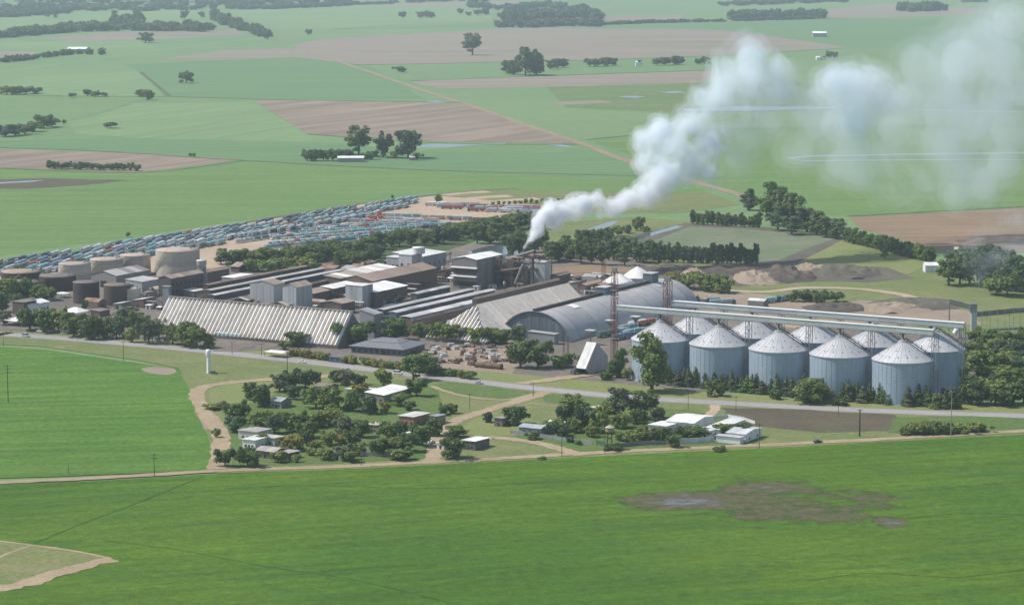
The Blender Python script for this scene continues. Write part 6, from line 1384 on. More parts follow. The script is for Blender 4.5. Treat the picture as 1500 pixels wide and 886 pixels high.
# poles
def pole(label, px, ytop, ybase, arms=2, r=.16, col='wood', name='utility_pole', tr=False, group=None):
    h = (ybase - ytop) * mpp(ybase) * 1.01; T = thing(name, label, 'pole', P(px, ybase), R.uniform(-.4, .4)); mb = MB(); mb.tube((0, 0, 0), (0, 0, h), r * 1.2, r * .75, 8); mb.build('post', M[col], T)
    for k in range(arms):
        z = h - .5 - k * 1.6; mb = MB(); mb.beam((-1.3, 0, z), (1.3, 0, z), .18); ca = mb.build('crossarm', M[col], T)
        mb = MB()
        for x in (-1.15, -.5, .5, 1.15): mb.tube((x, 0, z + .08), (x, 0, z + .38), .09, .06, 6)
        mb.build('insulator', M['concrete'], ca)
    if tr: mb = MB(); mb.tube((.55, 0, h - 5), (.55, 0, h - 3.4), .5, .5, 10); mb.build('transformer', M['steel'], T)
pole('tall dark pole standing alone in the left crop field', 12, 534, 590, 3, .2, 'dark')
pole('pole beside the front dirt road at the left of the village', 226, 664, 698, 2)
pole('bare thin pole at the lower edge of the left crop field', 100, 678, 695, 0, .12)
pole('thin pole beside the highway at the left field edge', 181, 500, 530, 1, .14)
pole('pole with transformer at the front edge of the village', 529, 650, 683, 2, .16, 'wood', tr=True)
pole('dark pole by the crossing of the dirt roads before the white wall', 823, 624, 669, 2)
pole('pole at the right end of the white house', 1112, 620, 657, 1)
pole('thick brown pole beside the dark ploughed strip', 1259, 599, 640, 1, .38)
pole('tall pale pole standing in the right hand bushes', 1393, 572, 640, 1, .2, 'concrete')
pole('tall twin-armed pole between highway and gate canopy', 421, 514, 549, 2, .2, 'dark')
pole('thin pole at the far left end of the highway', 5, 488, 508, 1, .12)
pole('pole beside the highway in front of the rank green patch', 781, 560, 582, 1, .14)
pole('thin pole in the grass left of the village crossroads', 688, 576, 601, 1, .12)
pole('thin pole on the verge in front of the second silo', 1008, 574, 600, 1, .12)
pole('thin pole on the verge in front of the middle silo', 1078, 580, 604, 1, .12)
pole('pole on the verge in front of the fourth silo', 1228, 584, 610, 1, .12)
pole('thin pole in the green square of the looping road', 327, 586, 606, 1, .12)
pole('pole left of the gate canopy beside the highway', 383, 503, 522, 1, .14)
pole('pole beside the mill gate trees', 340, 500, 520, 1, .14)
pole('bare grey post beside the tank tower garden', 886, 636, 665, 0, .12)

# right-hand gantry, substation and chute
def gantry():
    T = thing('steel_gantry', 'grey steel loading gantry with sloping truss at the right end of the conveyors', 'gantry', P(1426, 486), 0)
    s = mpp(486); mb = MB(); h = 32 * s
    for x in (0, -36 * s): 
        for y in (-1, 1): mb.beam((x, y, 0), (x, y, h + (4 if x else 0)), .4)
    for k in range(9): mb.beam((-1.2, -1, k * h / 9), (-1.2, 1, (k + 1) * h / 9), .2)
    mb.build('leg', M['steel'], T)
    mb = MB(); a = Vector((-36 * s, 0, h + 4)); b = Vector((0, 0, h)); n = 12
    for y in (-1.2, 1.2):
        for dz in (0, 2.2): mb.beam(a + Vector((0, y, dz)), b + Vector((0, y, dz)), .3)
        for k in range(n): p = a.lerp(b, k / n); q = a.lerp(b, (k + 1) / n); mb.beam(p + Vector((0, y, 0)), q + Vector((0, y, 2.2)), .2); mb.beam(p + Vector((0, y, 2.2)), p + Vector((0, y, 0)), .18)
    mb.build('truss', M['steel'], T)
    mb = MB(); mb.box(-2.5, 1.5, -2, 2, h - 1, h + 4); mb.build('head_house', M['steel'], T)
    mb = MB(); mb.box(-1.6, 1.6, -1.6, 1.6, 0, h - 1); mb.build('elevator_leg', M['tint'], T, (.42, .44, .44))
gantry()
def chute():
    a = P(1402, 496); T = thing('loading_chute', 'white inclined chute leaning on the rightmost rear silo', 'chute', a, 0); s = mpp(500)
    mb = MB(); mb.tube((-4 * s, 0, 3), (5 * s, 0, 9), 1.5, 1.5, 12); mb.tube((5 * s, 0, 9), (7 * s, 0, 8), 1.6, 1.6, 12); mb.build('tube', M['tint_clean'], T, (.76, .76, .74))
    mb = MB(); mb.beam((4 * s, -.6, 0), (4 * s, -.6, 8), .3); mb.beam((4 * s, .6, 0), (4 * s, .6, 8), .3); mb.build('leg', M['steel'], T)
chute()
for i, (x, y0, y1) in enumerate(((1438, 456, 484), (1450, 454, 483), (1461, 452, 486), (1472, 454, 482), (1484, 450, 484), (1494, 452, 484), (1445, 462, 488), (1478, 460, 488))):
    h = (y1 - y0) * mpp(y1); T = thing('switchyard_post', 'slim grey post of the wire-strung enclosure at the right edge', 'post', P(x, y1), 0, 'posts of the wire-strung enclosure at the right edge'); mb = MB(); mb.tube((0, 0, 0), (0, 0, h), .22, .14, 6); mb.build('post', M['concrete'], T); mb = MB(); mb.beam((-1.2, 0, h - .4), (1.2, 0, h - .4), .2); mb.build('crossarm', M['concrete'], T)
wall_run('long low grey conveyor along the bottom of the enclosure at right', [(1430, 486), (1470, 484), (1520, 482)], 1.5, (.33, .32, .31), 'low_conveyor', 'conveyor')
wall_run('upper dark rail of the enclosure at the right edge', [(1428, 464), (1470, 460), (1520, 456)], 3.0, (.20, .19, .18), 'rail_fence', 'fence')

# scrap yard
SCRAP = ['rusty steel drum', 'broken farm trailer', 'pile of bent plate', 'wooden crate', 'old machine casing', 'pale sheet-metal box']
for i in range(96):
    x, y = R.uniform(606, 764), R.uniform(507, 537); p = P(x, y); k = R.randrange(6); rz = R.uniform(0, 3.1)
    if k == 0:
        T = thing('steel_drum', None, 'drum', p, rz); mb = MB(); mb.tube((-2, 0, .8), (2, 0, .8), .8, .8, 12); mb.build('shell', M['tint_rust'], T, (.20, .11, .07)); mb = MB(); mb.box(-1.2, 1.2, -.5, .5, 0, .25); mb.build('cradle', M['dark'], T)
    elif k == 1:
        T = thing('old_trailer', None, 'trailer', p, rz); mb = MB(); mb.box(-3, 3, -1.1, 1.1, .9, 1.2); mb.box(-3, -2.9, -1.1, 1.1, 1.2, 2.0); mb.build('bed', M['tint_rust'], T, (.16, .10, .08))
        for sx in (-1.6, 1.6):
            for sy in (-1.1, 1.1): mb = MB(); mb.tube((sx, sy - .12, .5), (sx, sy + .12, .5), .5, .5, 12); mb.build('wheel', M['tyre'], T)
    elif k == 2:
        T = thing('scrap_pile', None, 'scrap', p, rz)
        for q in range(9): mb = MB(); c = Vector((R.gauss(0, 1.6), R.gauss(0, 1.2), R.uniform(.1, .9))); d = Vector((R.gauss(0, 1), R.gauss(0, 1), R.gauss(0, .25))).normalized() * R.uniform(.8, 2.2); mb.beam(c - d, c + d, R.uniform(.2, .9), .1); mb.build('plate', M['tint_rust'], T, R.choice([(.2, .12, .08), (.3, .27, .25), (.1, .08, .07)]))
    elif k == 3:
        T = thing('wooden_crate', None, 'crate', p, rz); mb = MB(); mb.box(-1.2, 1.2, -.9, .9, .12, 1.5); mb.build('box', M['wood'], T)
        for z in (.3, .8, 1.3): mb = MB(); mb.box(-1.26, 1.26, -.96, .96, z - .08, z + .08); mb.build('batten', M['wood'], T)
    elif k == 4:
        T = thing('machine_casing', None, 'machine', p, rz); mb = MB(); mb.box(-2, 2, -1, 1, 0, 1.7); mb.build('body', M['tint_rust'], T, (.13, .10, .09)); mb = MB(); mb.tube((0, -1.3, 1.4), (0, 1.3, 1.4), 1.0, 1.0, 14); mb.build('roller', M['tint_rust'], T, (.22, .15, .11))
    else:
        T = thing('sheet_metal_box', None, 'box', p, rz); mb = MB(); mb.box(-1.7, 1.7, -1.2, 1.2, 0, 1.9); mb.build('body', M['tint'], T, (.58, .57, .54)); mb = MB(); mb.box(-1.8, 1.8, -1.3, 1.3, 1.91, 2.05); mb.build('lid', M['tint'], T, (.45, .44, .43))
    AUTO.append((T, SCRAP[k], x, y))
T = thing('boiler_shell', 'long rusty boiler shell lying at the front of the scrap yard', 'boiler', P(716, 540), GB); mb = MB(); mb.tube((-8, 0, 1.7), (8, 0, 1.7), 1.6, 1.6, 18); mb.build('shell', M['tint_rust'], T, (.17, .10, .07))
for x in (-7.9, -2.6, 2.6, 7.9): mb = MB(); mb.tube((x - .15, 0, 1.7), (x + .15, 0, 1.7), 1.75, 1.75, 18); mb.build('hoop', M['tint_rust'], T, (.11, .07, .055))
for x in (-5, 5): mb = MB(); mb.box(x - .4, x + .4, -1.2, 1.2, 0, .7); mb.build('saddle', M['concrete'], T)

# ================================================================ VEHICLES
def wheel_mesh(r, w_):
    mb = MB(); mb.mat(M['tyre']); mb.tube((0, -w_ / 2, 0), (0, w_ / 2, 0), r, r, 14); mb.mat(M['steel']); mb.tube((0, -w_ / 2 - .02, 0), (0, w_ / 2 + .02, 0), r * .55, r * .55, 10); return mb.mesh('wheel')
CARW = wheel_mesh(.33, .24); TRW = wheel_mesh(.52, .34)
def make_car(van=False):
    T = thing('parked_car', None, 'car', (0, 0, 0)); L, wd = (2.5, .95) if van else (2.15, .86)
    mb = MB(); prof = [(-L, .35), (-L, .95), (-L * .62, 1.0), (L * .45, .98), (L * .95, .80), (L, .6), (L, .35)] if not van else [(-L, .35), (-L, 1.1), (L * .6, 1.1), (L * .95, .95), (L, .7), (L, .35)]
    n = len(prof); vs = [(x, -wd, z) for x, z in prof] + [(x, wd, z) for x, z in prof]; mb.add(vs, [tuple(range(n)), tuple(reversed(range(n, 2 * n)))] + [(i, n + i, n + (i + 1) % n, (i + 1) % n) for i in range(n)]); mb.build('body', M['tint_clean'], T)
    if van: c = [(-L, 1.1), (-L + .1, 2.0), (L * .35, 2.0), (L * .6, 1.1)]
    else: c = [(-L * .62, 1.0), (-L * .42, 1.42), (L * .12, 1.44), (L * .45, .98)]
    mb = MB(); wt = wd * .84; vs = [(x, -(wd * .97 if i in (0, 3) else wt), z) for i, (x, z) in enumerate(c)] + [(x, (wd * .97 if i in (0, 3) else wt), z) for i, (x, z) in enumerate(c)]
    mb.add(vs, [(0, 1, 2, 3)[::-1], (4, 5, 6, 7), (0, 4, 5, 1)[::-1], (2, 6, 7, 3)[::-1]]); mb.build('windows', M['glass'], T)
    mb = MB(); mb.box(c[1][0] - .02, c[2][0] + .02, -wt - .01, wt + .01, c[1][1], c[1][1] + .07); mb.build('roof', M['tint_clean'], T)
    for sx in (-L * .6, L * .62):
        for sy in (-wd + .05, wd - .05): o = link('wheel', CARW, T); o.location = (sx, sy, .33)
    for sy in (-.6, .6): mb = MB(); mb.box(L - .02, L + .03, sy - .18, sy + .18, .6, .78); mb.build('headlight', M['white_roof'], T)
    return T
def paint(T, col, names=('body', 'roof', 'cab', 'trailer')):
    for ch in T.children:
        if ch.name.split('.')[0] in names: ch.color = (*col, 1)
roadang = atan2((P(700, 560) - P(300, 515)).y, (P(700, 560) - P(300, 515)).x)
car0 = make_car(); van0 = make_car(True)
ROADZ = z_of(VER + 4)
def place(proto, used, label, px, py, rz, col, z, group=None):
    o = proto if not used[0] else copy_tree(proto); used[0] = True; p = P(px, py); o.location = (p.x, p.y, z); o.rotation_euler = (0, 0, rz); o['label'] = label; paint(o, col)
    if group: o['group'] = group
    return o
uc, uv = [False], [False]
place(van0, uv, 'silver pick-up sized van on the highway at the far left', 38, 494, roadang, (.40, .44, .46), ROADZ); van0.name = 'van'; van0['category'] = 'van'
place(van0, uv, 'white van on the highway behind the long white-roofed house', 583, 549, roadang, (.62, .66, .66), ROADZ)
place(car0, uc, 'white car on the highway in front of the hedge', 443, 532, roadang, (.80, .80, .79), ROADZ)
place(car0, uc, 'silver-blue car on the highway beside the rank green patch', 702, 563, roadang, (.45, .52, .60), ROADZ)
place(car0, uc, 'dark car shape standing for a rider on the front dirt road right of the white house', 1198, 649.5, radians(24), (.05, .05, .055), z_of(VER + 5))  # car mesh reused for a small dark rider
place(car0, uc, 'small white car under the trees at the village front', 632, 650, radians(60), (.7, .7, .7), z_of(VER + 5))
place(car0, uc, 'dark car shape standing for the tower shadow at the white tower foot', 313, 548, roadang, (.05, .055, .05), z_of(VER + 1))  # car mesh drawn where the water tower's shadow darkens the ground
for i, (x, y, c) in enumerate(((58, 487, (.75, .75, .74)), (94, 490, (.5, .52, .55)), (119, 490.5, (.8, .78, .78)), (128, 492, (.3, .32, .35)), (148, 493, (.7, .7, .7)), (158, 494, (.72, .73, .74)), (184, 495, (.2, .3, .4)), (222, 500, (.6, .62, .6)), (232, 501, (.35, .33, .3)))):
    T = place(car0, uc, 'x', x, y, roadang + R.choice((0, pi / 2)), c, z_of(VER)); del T['label']; T['group'] = 'cars parked under the roadside trees'; AUTO.append((T, ('white', 'grey', 'white', 'dark grey', 'white', 'white', 'blue', 'pale grey', 'brown')[i] + ' car parked', x, y))
# trucks
def make_truck(L, semi, cover):
    T = thing('parked_truck', None, 'truck', (0, 0, 0))
    mb = MB(); mb.box(-L / 2, L / 2 - .2, -.5, .5, .75, 1.0)
    if semi: mb.box(L / 2 - 6.5, L / 2 - .2, -.6, .6, .6, .95)
    mb.build('chassis', M['dark'], T)
    mb = MB(); f = L / 2; pr = [(f - 2.0, .7), (f - 2.0, 3.0), (f - .6, 3.0), (f - .05, 1.9), (f, .7)]; n = 5
    vs = [(x, -1.2, z) for x, z in pr] + [(x, 1.2, z) for x, z in pr]; mb.add(vs, [tuple(range(n)), tuple(reversed(range(n, 2 * n)))] + [(i, n + i, n + (i + 1) % n, (i + 1) % n) for i in range(n)]); cab = mb.build('cab', M['tint_clean'], T, (.7, .7, .7))
    mb = MB(); mb.add([(f - .55, -1.05, 2.9), (f - .55, 1.05, 2.9), (f - .02, 1.05, 2.0), (f - .02, -1.05, 2.0)], [(0, 3, 2, 1)]); mb.box(f - 1.6, f - .7, -1.23, 1.23, 2.0, 2.7); mb.build('windscreen', M['glass'], T)
    segs = [(-L / 2, f - 2.5)] if not semi else [(-L / 2, -L / 2 + (L - 3) * .5), (-L / 2 + (L - 3) * .5 + 1.0, f - 2.4)]
    for a, b in segs:
        mb = MB()
        if cover == 'tarp':
            pr = [(-1.28, 1.0), (-1.28, 3.3), (-.7, 3.75), (.7, 3.75), (1.28, 3.3), (1.28, 1.0)]; n = 6
            vs = [(a, y, z) for y, z in pr] + [(b, y, z) for y, z in pr]; mb.add(vs, [tuple(range(n)), tuple(reversed(range(n, 2 * n)))] + [((i + 1) % n, i, n + i, n + (i + 1) % n) for i in range(n)])
        else: mb.box(a, b, -1.28, 1.28, 1.0, 3.3)
        mb.build('trailer', M['tint_clean'], T, (.25, .4, .38))
    for x in ([f - 1.2, -L / 2 + 1.2, -L / 2 + 2.5] + ([0.3, 1.6, -L / 2 + 5.5] if semi else [])):
        for s in (-1.05, 1.05): o = link('wheel', TRW, T); o.location = (x, s, .52)
    return T
PROT = [make_truck(18.5, True, 'tarp'), make_truck(18.5, True, 'box'), make_truck(11, False, 'tarp'), make_truck(11, False, 'box')]
PUSED = [False] * 4
TCOL = [((.20, .39, .39), 'teal'), ((.32, .42, .42), 'grey-green'), ((.42, .46, .48), 'pale grey'), ((.12, .15, .19), 'dark blue'), ((.07, .08, .09), 'black'), ((.60, .60, .58), 'white'), ((.36, .11, .085), 'red'), ((.14, .22, .16), 'green'), ((.18, .23, .33), 'blue'), ((.42, .36, .24), 'tan')]
CABC = [(.72, .72, .71), (.65, .66, .68), (.60, .62, .62), (.40, .14, .11), (.16, .20, .33), (.70, .68, .60), (.30, .42, .42), (.12, .13, .14)]
def truck(px, py, rz, kind, ci, label=None, group=None, z=None, cab=None, base='truck parked', h=None):
    if PUSED[kind]: o = copy_tree(PROT[kind])
    else: o = PROT[kind]; PUSED[kind] = True
    p = P(px, py); o.location = (p.x, p.y, z_of(6) if z is None else z); o.rotation_euler = (0, 0, rz); c, wd = TCOL[ci]; k = R.uniform(.8, 1.2); cc = cab or R.choice(CABC)
    for ch in o.children:
        n = ch.name.split('.')[0]
        if n == 'trailer': ch.color = (*[x * k for x in c], 1)
        elif n == 'cab': ch.color = (*cc, 1)
    if group: o['group'] = group
    if label: o['label'] = label
    else: AUTO.append((o, f'{wd} {base}', px, py))
    return o
def pick(ws):
    r = R.random() * sum(ws); s = 0
    for i, q in enumerate(ws):
        s += q
        if r <= s: return i
NT = 0; SPARE = []
def lot(rows, step, ang, ws, kinds, where, skip=.03, limit=999, group=None, jit=.05):
    """rows: photo-pixel segments; a vehicle every step metres"""
    global NT
    for a, b in rows:
        p, q = P(*a), P(*b); L = (q - p).length; n = int(L / step)
        for i in range(n):
            if R.random() < skip: continue
            w_ = p.lerp(q, (i + R.uniform(.4, .6)) / n); x, y = proj(w_); ci = pick(ws); k = R.choice(kinds)
            if NT >= 290: SPARE.append((w_, ang + R.uniform(-jit, jit), ci)); continue
            NT += 1
            truck(x, y, ang + R.uniform(-jit, jit) + pi, k, ci, f'{TCOL[ci][1]} lorry {where}', group or 'lorries parked in the big truck park')
edge = P(610, 290) - P(0, 385); ea = atan2(edge.y, edge.x)
W_MIX = [4, 3, 2.5, 3, 3.5, 1.5, 2.6, 1.8, 2, .8]
rows = []
for k in range(5):
    x0, y0 = -12, 390 + k * 5.2; x1, y1 = 612, 292.5 + k * 4.4
    rows.append(((x0, y0), (x1, y1) if k < 2 else (x0 + (x1 - x0) * (.98 - .07 * (k - 2)), y0 + (y1 - y0) * (.98 - .07 * (k - 2)))))
lot(rows[:1], 12.0, ea + .33, W_MIX, (0, 1, 0), 'in the outer queue along the green field', group='lorries in the outer queue of the truck park')
lot(rows[1:2], 12.0, ea + .33, W_MIX, (0, 1, 0), 'in the second queue from the green field', group='lorries in the second queue of the truck park')
lot(rows[2:3], 12.0, ea + .33, W_MIX, (0, 1, 0), 'in the third queue from the green field', group='lorries in the third queue of the truck park')
lot(rows[3:4], 12.0, ea + .33, [4, 4, 3, 1, 1, 3, 1, 2, 1, 1], (0, 1, 0), 'in the fourth queue from the green field', group='lorries in the fourth queue of the truck park')
lot([((60, 401), (330, 357)), ((330, 352), (500, 326)), ((420, 339), (560, 315))], 12.0, ea + .3, [4, 4, 3, 1, 1, 3, 1, 2, 1, 1], (0, 1, 0), 'in the fifth queue from the green field', group='lorries in the fifth queue of the truck park')
lot([((640, 304), (790, 307)), ((650, 306.5), (785, 310))], 13.5, radians(-6), [1, 1, 1, .3, .3, 1, 6, .5, .5, 1], (0, 1), 'in the rows near the small rear trees', group='lorries in the rear rows of the truck park')
lot([((565, 318), (715, 325)), ((514, 326), (648, 333)), ((540, 321.5), (640, 327)), ((690, 310), (786, 313)), ((625, 301.5), (700, 304))], 13.5, radians(-6), [1, 1, 2, .3, .3, 1, 5, .5, .5, 1], (0, 1), 'in the middle row between sandy strips', group='lorries in the middle row of the truck park')
for k, (y0, y1, xa, xb) in enumerate(((352, 339, 400, 560), (356, 343, 392, 580), (360, 348, 398, 560), (348, 335, 420, 640), (344, 331, 430, 660), (340, 328, 445, 640), (336, 325, 470, 640), (365, 353, 392, 520), (376, 372, 322, 400))):
    lot([((xa, y0), (xb, y1))], 6.0, ea - .25, [6, 5, 4, .6, .6, 2, .8, 1.5, 1, 1], (2, 3), 'in the dense pale block near the tree belt', group='lorries in the dense pale block of the truck park')
lot([((330, 352), (420, 339)), ((345, 357), (420, 346))], 10, ea - .1, W_MIX, (0, 1), 'in the dense pale block near the tree belt', group='lorries in the dense pale block of the truck park')
# what is beyond three hundred: one mass of the farthest lorries
if SPARE:
    mb = MB(); mats = {}
    for w_, a, ci in SPARE:
        m_ = mats.get(ci) or mats.setdefault(ci, surf('tarpaulin_' + TCOL[ci][1].replace(' ', '_'), TCOL[ci][0], rough=.6, grime=.15)); mb.mat(m_); c, s_ = cos(a), sin(a)
        for x0, x1, z0, z1 in ((-5.5, 3.2, .9, 3.5), (3.5, 5.5, .7, 3.0)):
            q = [(x0, -1.25), (x1, -1.25), (x1, 1.25), (x0, 1.25)]; vs = [(w_.x + x * c - y * s_, w_.y + x * s_ + y * c, z) for z in (z0, z1) for x, y in q]
            mb.add(vs, [(0, 3, 2, 1), (4, 5, 6, 7), (0, 1, 5, 4), (1, 2, 6, 5), (2, 3, 7, 6), (3, 0, 4, 7)])
            mb.mat(M['white_roof'])
    tag(mb.build('far_lorries', None), 'closely packed far lorries in the dense part of the truck park', 'trucks', kind='stuff')
print('TRUCKS', NT, len(SPARE))
YZ = z_of(8)
for x, y, a, k, ci, lab in ((300, 492, -.5, 0, 2, 'pale grey lorry queueing under the white ribbed warehouse, leftmost'), (320, 494.5, -.5, 0, 0, 'teal lorry queueing under the white ribbed warehouse'), (338, 497, -.5, 0, 1, 'grey-green lorry queueing under the white ribbed warehouse'), (362, 499, -.5, 1, 9, 'tan lorry queueing under the white ribbed warehouse'),
                             (846, 548, 1.0 + pi, 2, 4, 'dark lorry with pale cab in front of the tipping shed'), (1040, 445, .5, 0, 0, 'teal lorry on the sandy lot beside the arched warehouse'), (1058, 447, .4, 0, 1, 'grey-green lorry on the sandy lot beside the arched warehouse'), (1022, 442, .3, 1, 7, 'green lorry at the rear corner of the arched warehouse'), (1136, 443, .7, 0, 0, 'teal lorry on the sandy lot behind the middle silos'), (1150, 441, .8, 0, 4, 'black lorry on the sandy lot behind the middle silos'),
                             (890, 493, .9, 0, 7, 'green lorry beside the arched warehouse, nearest the red tower'), (905, 490, .9, 1, 2, 'pale grey lorry in the queue beside the arched warehouse'), (920, 484, .9, 0, 1, 'grey-green lorry in the queue beside the arched warehouse'), (935, 478, .9, 0, 5, 'white lorry in the queue beside the arched warehouse'), (912, 497, .9, 0, 8, 'blue lorry beside the leftmost front silo'), (928, 490, .9, 1, 0, 'teal lorry behind the leftmost front silo'), (948, 476, .9, 1, 6, 'red lorry behind the leftmost front silo')):
    truck(x, y, a, k, ci, lab, z=YZ)
for i, (x, y) in enumerate(((1000, 450), (1012, 452), (1068, 452), (1120, 449))): vessel(x, y, 'b', .9, R.choice(VES))

# ================================================================ SMOKE
def smoke(name, label, puffs, depth0, vox, dens, col, nscale, lo, hi, amp, seed, fall=None):
    """puffs: photo x, y, radius in px and metres of drift away; nested lumpy skins filled with an uneven volume, thin outside and thick inside"""
    root = None
    for layer, (k, dk) in enumerate(((1.12, .22), (.84, .5), (.56, 1.0))):
        bm = bmesh.new(); rs = random.Random(seed * 10 + layer)
        for x, y, r, dd in puffs:
            D = depth0 + dd; u = (x - 750) / FPX; v = (y - 443) / FPX; d = Vector((u, CP - v * SP, -(SP + v * CP))); t = D / d.y; c = Vector((0, 0, CAMH)) + d * t; rr = r / FPX * t * k
            m4 = Matrix.Translation(c) @ Matrix.Rotation(rs.uniform(0, 6), 4, 'Z') @ Matrix.Diagonal((rr, rr * .85, rr * .92, 1)); bmesh.ops.create_icosphere(bm, subdivisions=2, radius=1, matrix=m4)
        me = bpy.data.meshes.new(name); bm.to_mesh(me); bm.free(); o = link(name if layer == 0 else 'smoke_core', me, root)
        rm = o.modifiers.new('join', 'REMESH'); rm.mode = 'VOXEL'; rm.voxel_size = vox * (1 if k > .6 else .8)
        for q, (sc, am) in enumerate(((9, amp), (3.5, amp * .45))):
            tx = bpy.data.textures.new(f'{name}_lumps_{layer}_{q}', 'CLOUDS'); tx.noise_scale = vox * sc; tx.noise_depth = 4
            dm = o.modifiers.new('lumps', 'DISPLACE'); dm.texture = tx; dm.strength = am * (1.0 if layer == 0 else .55 if layer == 1 else .3); dm.mid_level = .55; dm.texture_coords = 'GLOBAL'
        m = bpy.data.materials.new(name); m.use_nodes = True; t = m.node_tree; t.nodes.remove(t.nodes['Principled BSDF'])
        pv = t.nodes.new('ShaderNodeVolumePrincipled'); pv.inputs['Color'].default_value = (*col, 1); pv.inputs['Anisotropy'].default_value = .0; pv.inputs['Density Attribute'].default_value = ''
        v = objco(t); n1 = noise_n(t, v, nscale, 6, .64, .6)
        f = rng(t, n1, lo, hi, .0, 1.0, True)
        if fall:
            x0, x1, k1 = fall; sx = t.nodes.new('ShaderNodeSeparateXYZ'); t.links.new(v, sx.inputs[0]); f = mth(t, 'MULTIPLY', f, rng(t, sx.outputs[0], x0, x1, 1.0, k1))
        t.links.new(mth(t, 'MULTIPLY', f, dens * dk), pv.inputs['Density'])
        t.links.new(pv.outputs[0], t.nodes['Material Output'].inputs['Volume'])
        o.data.materials.append(m)
        if layer == 0: root = tag(o, label, 'smoke', kind='stuff')
        else: o['kind'] = 'stuff'
    return root
D0 = SMOKE0.y
def grow(P_, k): return [(x, y, r * k, d) for x, y, r, d in P_]
core = grow([(761.5, 374, 2.6, 0), (764, 369, 3.6, 2), (767, 364, 4.6, 4), (771, 358, 5.8, 6), (776, 351, 7.5, 8), (781, 344, 9, 10), (787, 335, 11.5, 14), (790, 324, 12, 18), (797, 316, 15, 22), (806, 306, 16, 26), (812, 322, 16, 26), (826, 310, 18, 32), (842, 304, 18, 38), (858, 300, 19, 42), (874, 294, 16, 46), (884, 304, 15, 48), (898, 304, 16, 52), (912, 298, 17, 58), (926, 292, 20, 62), (944, 284, 24, 68), (962, 270, 27, 74)], 1.12)
cx_ = lambda x, D: (x - 750) / FPX * D
smoke('smoke_plume', 'dense white smoke streaming right from the short dark chimney', core, D0, 1.3, .60, (.965, .985, 1.0), .08, .37, .54, 9.0, 1, (cx_(765, D0), cx_(950, D0), .34))
mid = grow([(958, 268, 28, 78), (980, 250, 34, 84), (950, 236, 28, 90), (945, 208, 26, 100), (968, 192, 28, 104), (990, 222, 36, 96), (1010, 240, 34, 100), (1030, 222, 32, 108), (1005, 190, 30, 112), (1038, 252, 26, 104), (1046, 205, 26, 116)], 1.12)
smoke('smoke_plume', 'billowing white middle part of the smoke rising to the right', mid, D0, 2.0, .135, (.93, .972, 1.0), .046, .39, .58, 17.0, 2)
top = grow([(1010, 172, 28, 118), (1036, 178, 30, 120), (1050, 152, 36, 124), (1028, 142, 26, 128), (1066, 130, 40, 132), (1092, 118, 42, 140), (1062, 102, 34, 144), (1098, 90, 40, 150), (1130, 104, 36, 156), (1140, 130, 32, 160), (1098, 146, 36, 150), (1068, 176, 30, 130)], 1.15)
smoke('smoke_plume', 'softer upper part of the smoke fading into the far fields', top, D0, 2.4, .062, (.90, .96, 1.0), .034, .36, .60, 20.0, 7)
far = grow([(1222, 118, 34, 190), (1250, 122, 40, 194), (1275, 130, 42, 198), (1292, 148, 36, 202), (1262, 152, 40, 202), (1235, 142, 32, 198), (1255, 175, 34, 202)], 1.15)
smoke('smoke_puff', 'detached pale smoke puff drifting right of the main plume', far, D0, 2.4, .062, (.89, .955, 1.0), .032, .33, .60, 17.0, 3)
wisp = grow([(1170, 150, 44, 170), (1190, 180, 48, 180), (1200, 150, 44, 180), (1225, 185, 50, 200), (1250, 215, 54, 210), (1260, 250, 48, 214), (1230, 240, 44, 210), (1330, 150, 56, 240), (1370, 120, 64, 250), (1390, 160, 68, 260), (1380, 210, 66, 260), (1340, 220, 58, 250), (1360, 255, 54, 255), (1410, 90, 64, 270), (1440, 60, 64, 290), (1470, 90, 60, 300), (1460, 140, 60, 290), (1420, 180, 56, 280), (1310, 190, 50, 230), (1290, 235, 50, 225), (1400, 250, 56, 262), (1130, 180, 40, 165), (1150, 110, 36, 165), (1480, 30, 54, 320), (1480, 190, 56, 300), (1470, 240, 50, 300), (1440, 270, 46, 290), (1400, 285, 40, 280), (1310, 275, 44, 240), (1100, 200, 44, 140), (1080, 230, 40, 130), (1340, 90, 50, 250), (1500, 130, 50, 310), (1170, 220, 46, 185)], 1.08)
smoke('smoke_haze', 'thin drifting smoke veil at the right of the plume', wisp, D0, 3.2, .0150, (.86, .94, 1.0), .014, .30, .66, 20.0, 4)
low = [(1424, 374, 34, -60), (1450, 382, 40, -60), (1440, 402, 32, -60), (1474, 366, 44, -50), (1500, 362, 46, -40), (1445, 346, 36, -40), (1484, 402, 36, -60), (1520, 390, 40, -60), (1490, 330, 40, -30)]
smoke('ground_smoke', 'thin bluish smoke lying over the trees at the right edge', low, P(1440, 410).y, 2.6, .0105, (.80, .90, 1.0), .05, .36, .66, 8.0, 5)
wh = [(720, 388, 4, -20), (716, 396, 4, -20), (712, 403, 3.5, -20), (722, 380, 3.5, -18)]
smoke('steam_wisp', 'small white steam wisp beside the white-roofed mill tower', wh, P(715, 412).y, .8, .10, (.95, .97, 1), .25, .42, .62, 1.5, 6)

